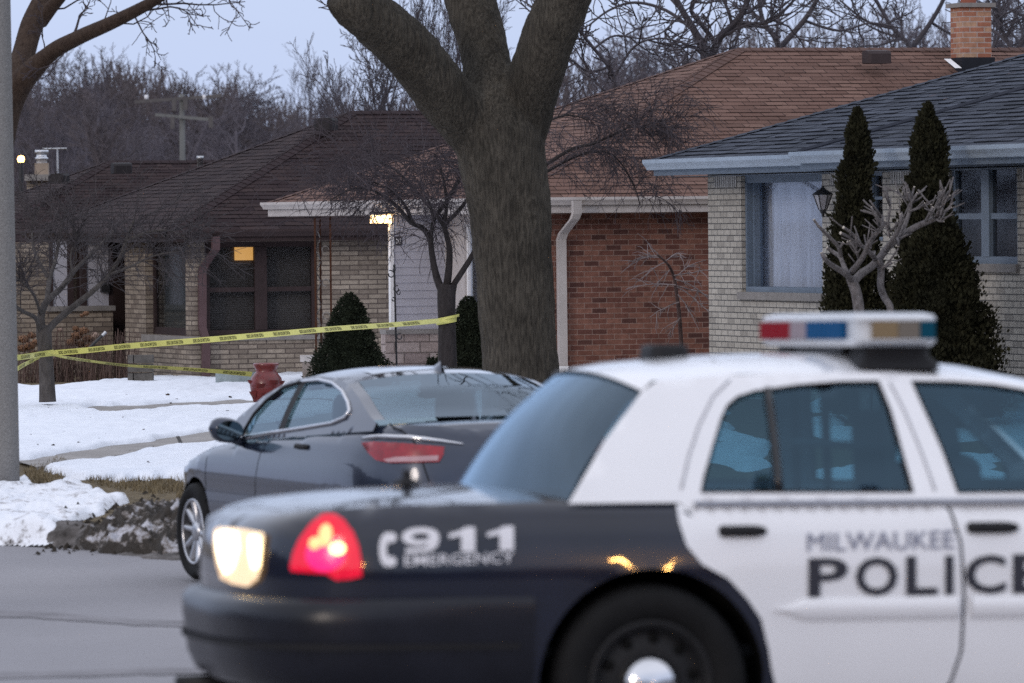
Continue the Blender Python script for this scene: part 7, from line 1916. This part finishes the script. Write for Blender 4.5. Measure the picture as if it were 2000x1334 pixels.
# garden hose reel-like pale thing under the window: low valve cover
YV = 88; hv = P(478, 726, YV); hz_ = wthing('window_well', 'pale corrugated window well against the tan brick wall behind the red pot', 'window well', (hv.x, YV, .1))
mb = MB(); rows = []
for i in range(15):
    a = math.pi * i / 14; rows.append([hv + Vector((.42 * math.cos(a), -.25 * math.sin(a), z)) for z in (-.3, -.02, .0)])
mb.grid(rows); mb.build('rim', M('galvanised_green', (.22, .26, .27), .6, var=.3), hz_, True)
# dark concrete block stub wall
YK = 90; bw_ = wthing('block_wall', 'low stub of dark concrete blocks left of the tan brick corner', 'block wall', (P(275, 750, YK).x, YK, .1))
rg = random.Random(4); y = 762
for k in range(4):
    xx = [(250, 300)] if k % 2 == 0 else [(250, 262), (262, 300)]
    for a, b in xx:
        c0, c1 = P(a, y, YK), P(b, y - 17, YK); mb = MB(); w_b = c1.x - c0.x - .015; h_b = c1.z - c0.z - .012
        mb.box(((c0.x + c1.x) / 2, YK + rg.uniform(-.02, .02), (c0.z + c1.z) / 2), (w_b, .35, h_b)); mb.build('block', M('dark_concrete', (.105, .098, .09), .95, var=.35, scale=5, bump=.5), bw_)
    y -= 17.5
mb = MB()
# cane leaning in the shrubs
sk = wthing('garden_stake', 'black stick with a silver tip leaning out of the dried shrubs', 'stake', P(180, 690, 92))
mb = MB(); mb.tube([P(170, 684, 92), P(200, 655, 92)], .022, 7); mb.build('shaft', m_black, sk); mb = MB(); mb.tube([P(200, 655, 92), P(207, 648, 92)], .024, 7); mb.build('tip', m_metal, sk)

# fallen leaves on the snow
m_leaf = M('dead_leaf', (.065, .042, .032), .9, var=.5, scale=20)
rg = random.Random(14); first = None
for px, py, s in [(327, 783, 1.5), (248, 783, .9), (449, 788, 1.5), (95, 808, .7), (120, 821, .8), (150, 811, .7), (177, 828, .6), (125, 857, .8), (205, 862, .9), (73, 884, .9), (104, 884, .9), (155, 880, 1.2), (195, 871, .8), (280, 853, .8), (384, 845, .7), (342, 905, .8), (290, 919, 1.0), (334, 799, .8), (425, 815, .8), (444, 815, .9), (408, 810, .6), (254, 895, .5), (300, 887, .5), (240, 827, .5), (308, 770, .5), (345, 790, .8), (365, 787, .6), (60, 862, .6), (172, 826, .5)]:
    p = G(px, py) + Vector((0, 0, .07)); mb = MB()
    L = .048 * s; n = 7; rows = []
    for i in range(n):
        t = i / (n - 1); wv = math.sin(math.pi * min(1, t * 1.02 + .02)) * .42 * L * (1 + .3 * math.sin(i * 2.2))
        rows.append([Vector((L * (t - .5), -wv, .25 * L * (abs(t - .5) * 2) ** 2 + .35 * wv)), Vector((L * (t - .5), 0, .12 * L * t)), Vector((L * (t - .5), wv, .25 * L * (abs(t - .5) * 2) ** 2 + .5 * wv))])
    mb.grid(rows); o = mb.build('fallen_leaf', m_leaf, None, True); o.location = p; o.rotation_euler = (rg.uniform(-.6, .6), rg.uniform(-.6, .6), rg.uniform(0, 6.28))
    tag(o, 'curled dead brown leaf lying on the snow between the paths', 'leaf', 'fallen leaves on the snow')

# police tape
m_tape = M('yellow_tape', (.60, .585, .17), .38, var=.10, scale=3)
m_tapet = M('black_tape_print', (.02, .02, .015), .6, var=0)
TV, TF = text_mesh('POLICE LINE DO NOT CROSS', .012)
def tape(label, ctrl, w, twist, period, tl, phase=0.0, rings=()):
    """ctrl: photo pixels with distance; twist: (fraction, degrees of lean)"""
    pts = spline([P(*c) for c in ctrl], 12); cum = [0]
    for a, b in zip(pts, pts[1:]): cum.append(cum[-1] + (b - a).length)
    T = cum[-1]
    def at(s, v):
        i = min(len(pts) - 2, max(0, int(np.searchsorted(cum, s)) - 1)); t = (s - cum[i]) / (cum[i + 1] - cum[i]); p = pts[i].lerp(pts[i + 1], t)
        d = (pts[min(len(pts) - 1, i + 2)] - pts[max(0, i - 1)]).normalized()
        up = (UP - d * UP.dot(d)).normalized(); sd = d.cross(up)
        an = math.radians(interp(twist, s / T)); ac = up * math.cos(an) + sd * math.sin(an); nn = ac.cross(d)
        if nn.y > 0: nn = -nn
        return p + ac * v, nn
    t = wthing('police_tape', label, 'police tape', ctrl and P(*ctrl[0]))
    mb = MB(); N = max(20, int(T / .05))
    mb.grid([[at(T * i / N, v * w)[0] + at(T * i / N, 0)[1] * .0 for v in (-.5, -.17, .17, .5)] for i in range(N + 1)])
    for r in rings: mb.grid(r)
    mb.build('band', m_tape, t, True)
    mb = MB(); s = phase
    while s + tl < T:
        vs = []
        for x, y in TV:
            q, nn = at(s + tl * (1 - x), (.5 - y) * w * .58); vs.append(q + nn * .004)
        mb.add(vs, TF); s += period
    if mb.f: mb.build('lettering', m_tapet, t, recalc=False)
    return t
def ring(px, py, Y, r, w, tilt=0.0):
    c = P(px, py, Y); return [[c + Vector((r * math.cos(a), r * math.sin(a), tilt * math.cos(a) + v * w)) for v in (-.5, .5)] for a in [i * math.pi / 10 for i in range(21)]]
tape('long yellow police tape stretched from the left tree to the weeping tree', [(-30, 705, 74.5), (38, 698, 75), (90, 691, 75.8), (160, 685, 75.6), (250, 676, 75), (400, 664, 74), (550, 651, 73), (660, 641.5, 72.2), (770, 634, 71.4), (858, 626.5, 70.75)], .071, [(0, 8), (.5, 12), (.75, 30), (1, 42)], .485, .30, .19, [ring(872, 627, 71, .118, .055, .02), ring(876, 620, 71, .125, .03, .025)])
tape('thin twisted yellow police tape sagging from the left tree to the red pot', [(97, 692, 75.7), (128, 698, 75.6), (190, 707, 75.7), (250, 714, 75.9), (330, 718.5, 76), (420, 725, 76.1), (492, 731, 76.3)], .07, [(0, 60), (.15, 62), (.3, 68), (.55, 55), (.8, 45), (1, 30)], .50, .30, .25)
tape('short end of yellow police tape between left tree and concrete post', [(28, 724, 74.9), (44, 714, 75.1), (62, 705, 75.5), (80, 696, 75.8)], .066, [(0, 10), (1, 35)], .4, .2, .12, [ring(88, 689, 76, .105, .05, .015)])
# ------------------------------------------------------------------ out of view: wooded ring added for dark reflections, then street lamps
mb = MB(); rows = []
for k in range(140):
    a = math.radians(-235 + 290 * k / 139)
    n1 = noise.fractal(Vector((k * .21, 3, 0)), 1, 2, 3)
    row = []
    for d, z in ((62, .6), (66, 3.2), (70, 6.5), (75, 9.0 + 2.6 * n1), (96, 10.5 + 2.6 * n1)):
        row.append((d * math.cos(a), 10 + d * math.sin(a), z + .5 * noise.noise(Vector((k * .9, z, 1)))))
    rows.append(row)
mb.grid(rows); tag(mb.build('hill', M('unseen_dark_rise', (.045, .038, .038), .95, var=.5, scale=.6), smooth_=True), kind='structure')
m_sod = glow('sodium_lamp', (1.0, .50, .14), 300.0)
for X, Y, lb in ((20.5, -21, 'lit orange street lamp on the near side of the road behind the photographer'), (-15, -30, 'lit orange street lamp farther down the near side of the road')):
    z0 = ground_z(X, Y) if Y > 0 else road_z(X, Y)
    t = wthing('street_lamp', lb, 'street lamp', (X, Y, z0))
    mb = MB(); mb.tube([(X, Y, z0 - .1), (X, Y, z0 + 7.2)], [.12, .08], 12); mb.build('pole', m_cpole, t, True)
    mb = MB(); mb.lathe([(0, .42), (.2, .36), (.42, .2), (.4, .17)], (X, Y, z0 + 7.2), 'Z', 16); mb.build('hood', m_metal, t, True)
    mb = MB(); mb.lathe([(0, -.3), (.22, -.24), (.4, -.05), (.4, .1), (.3, .17), (0, .17)], (X, Y, z0 + 7.2), 'Z', 16); mb.build('lamp_glass', m_sod, t, True)
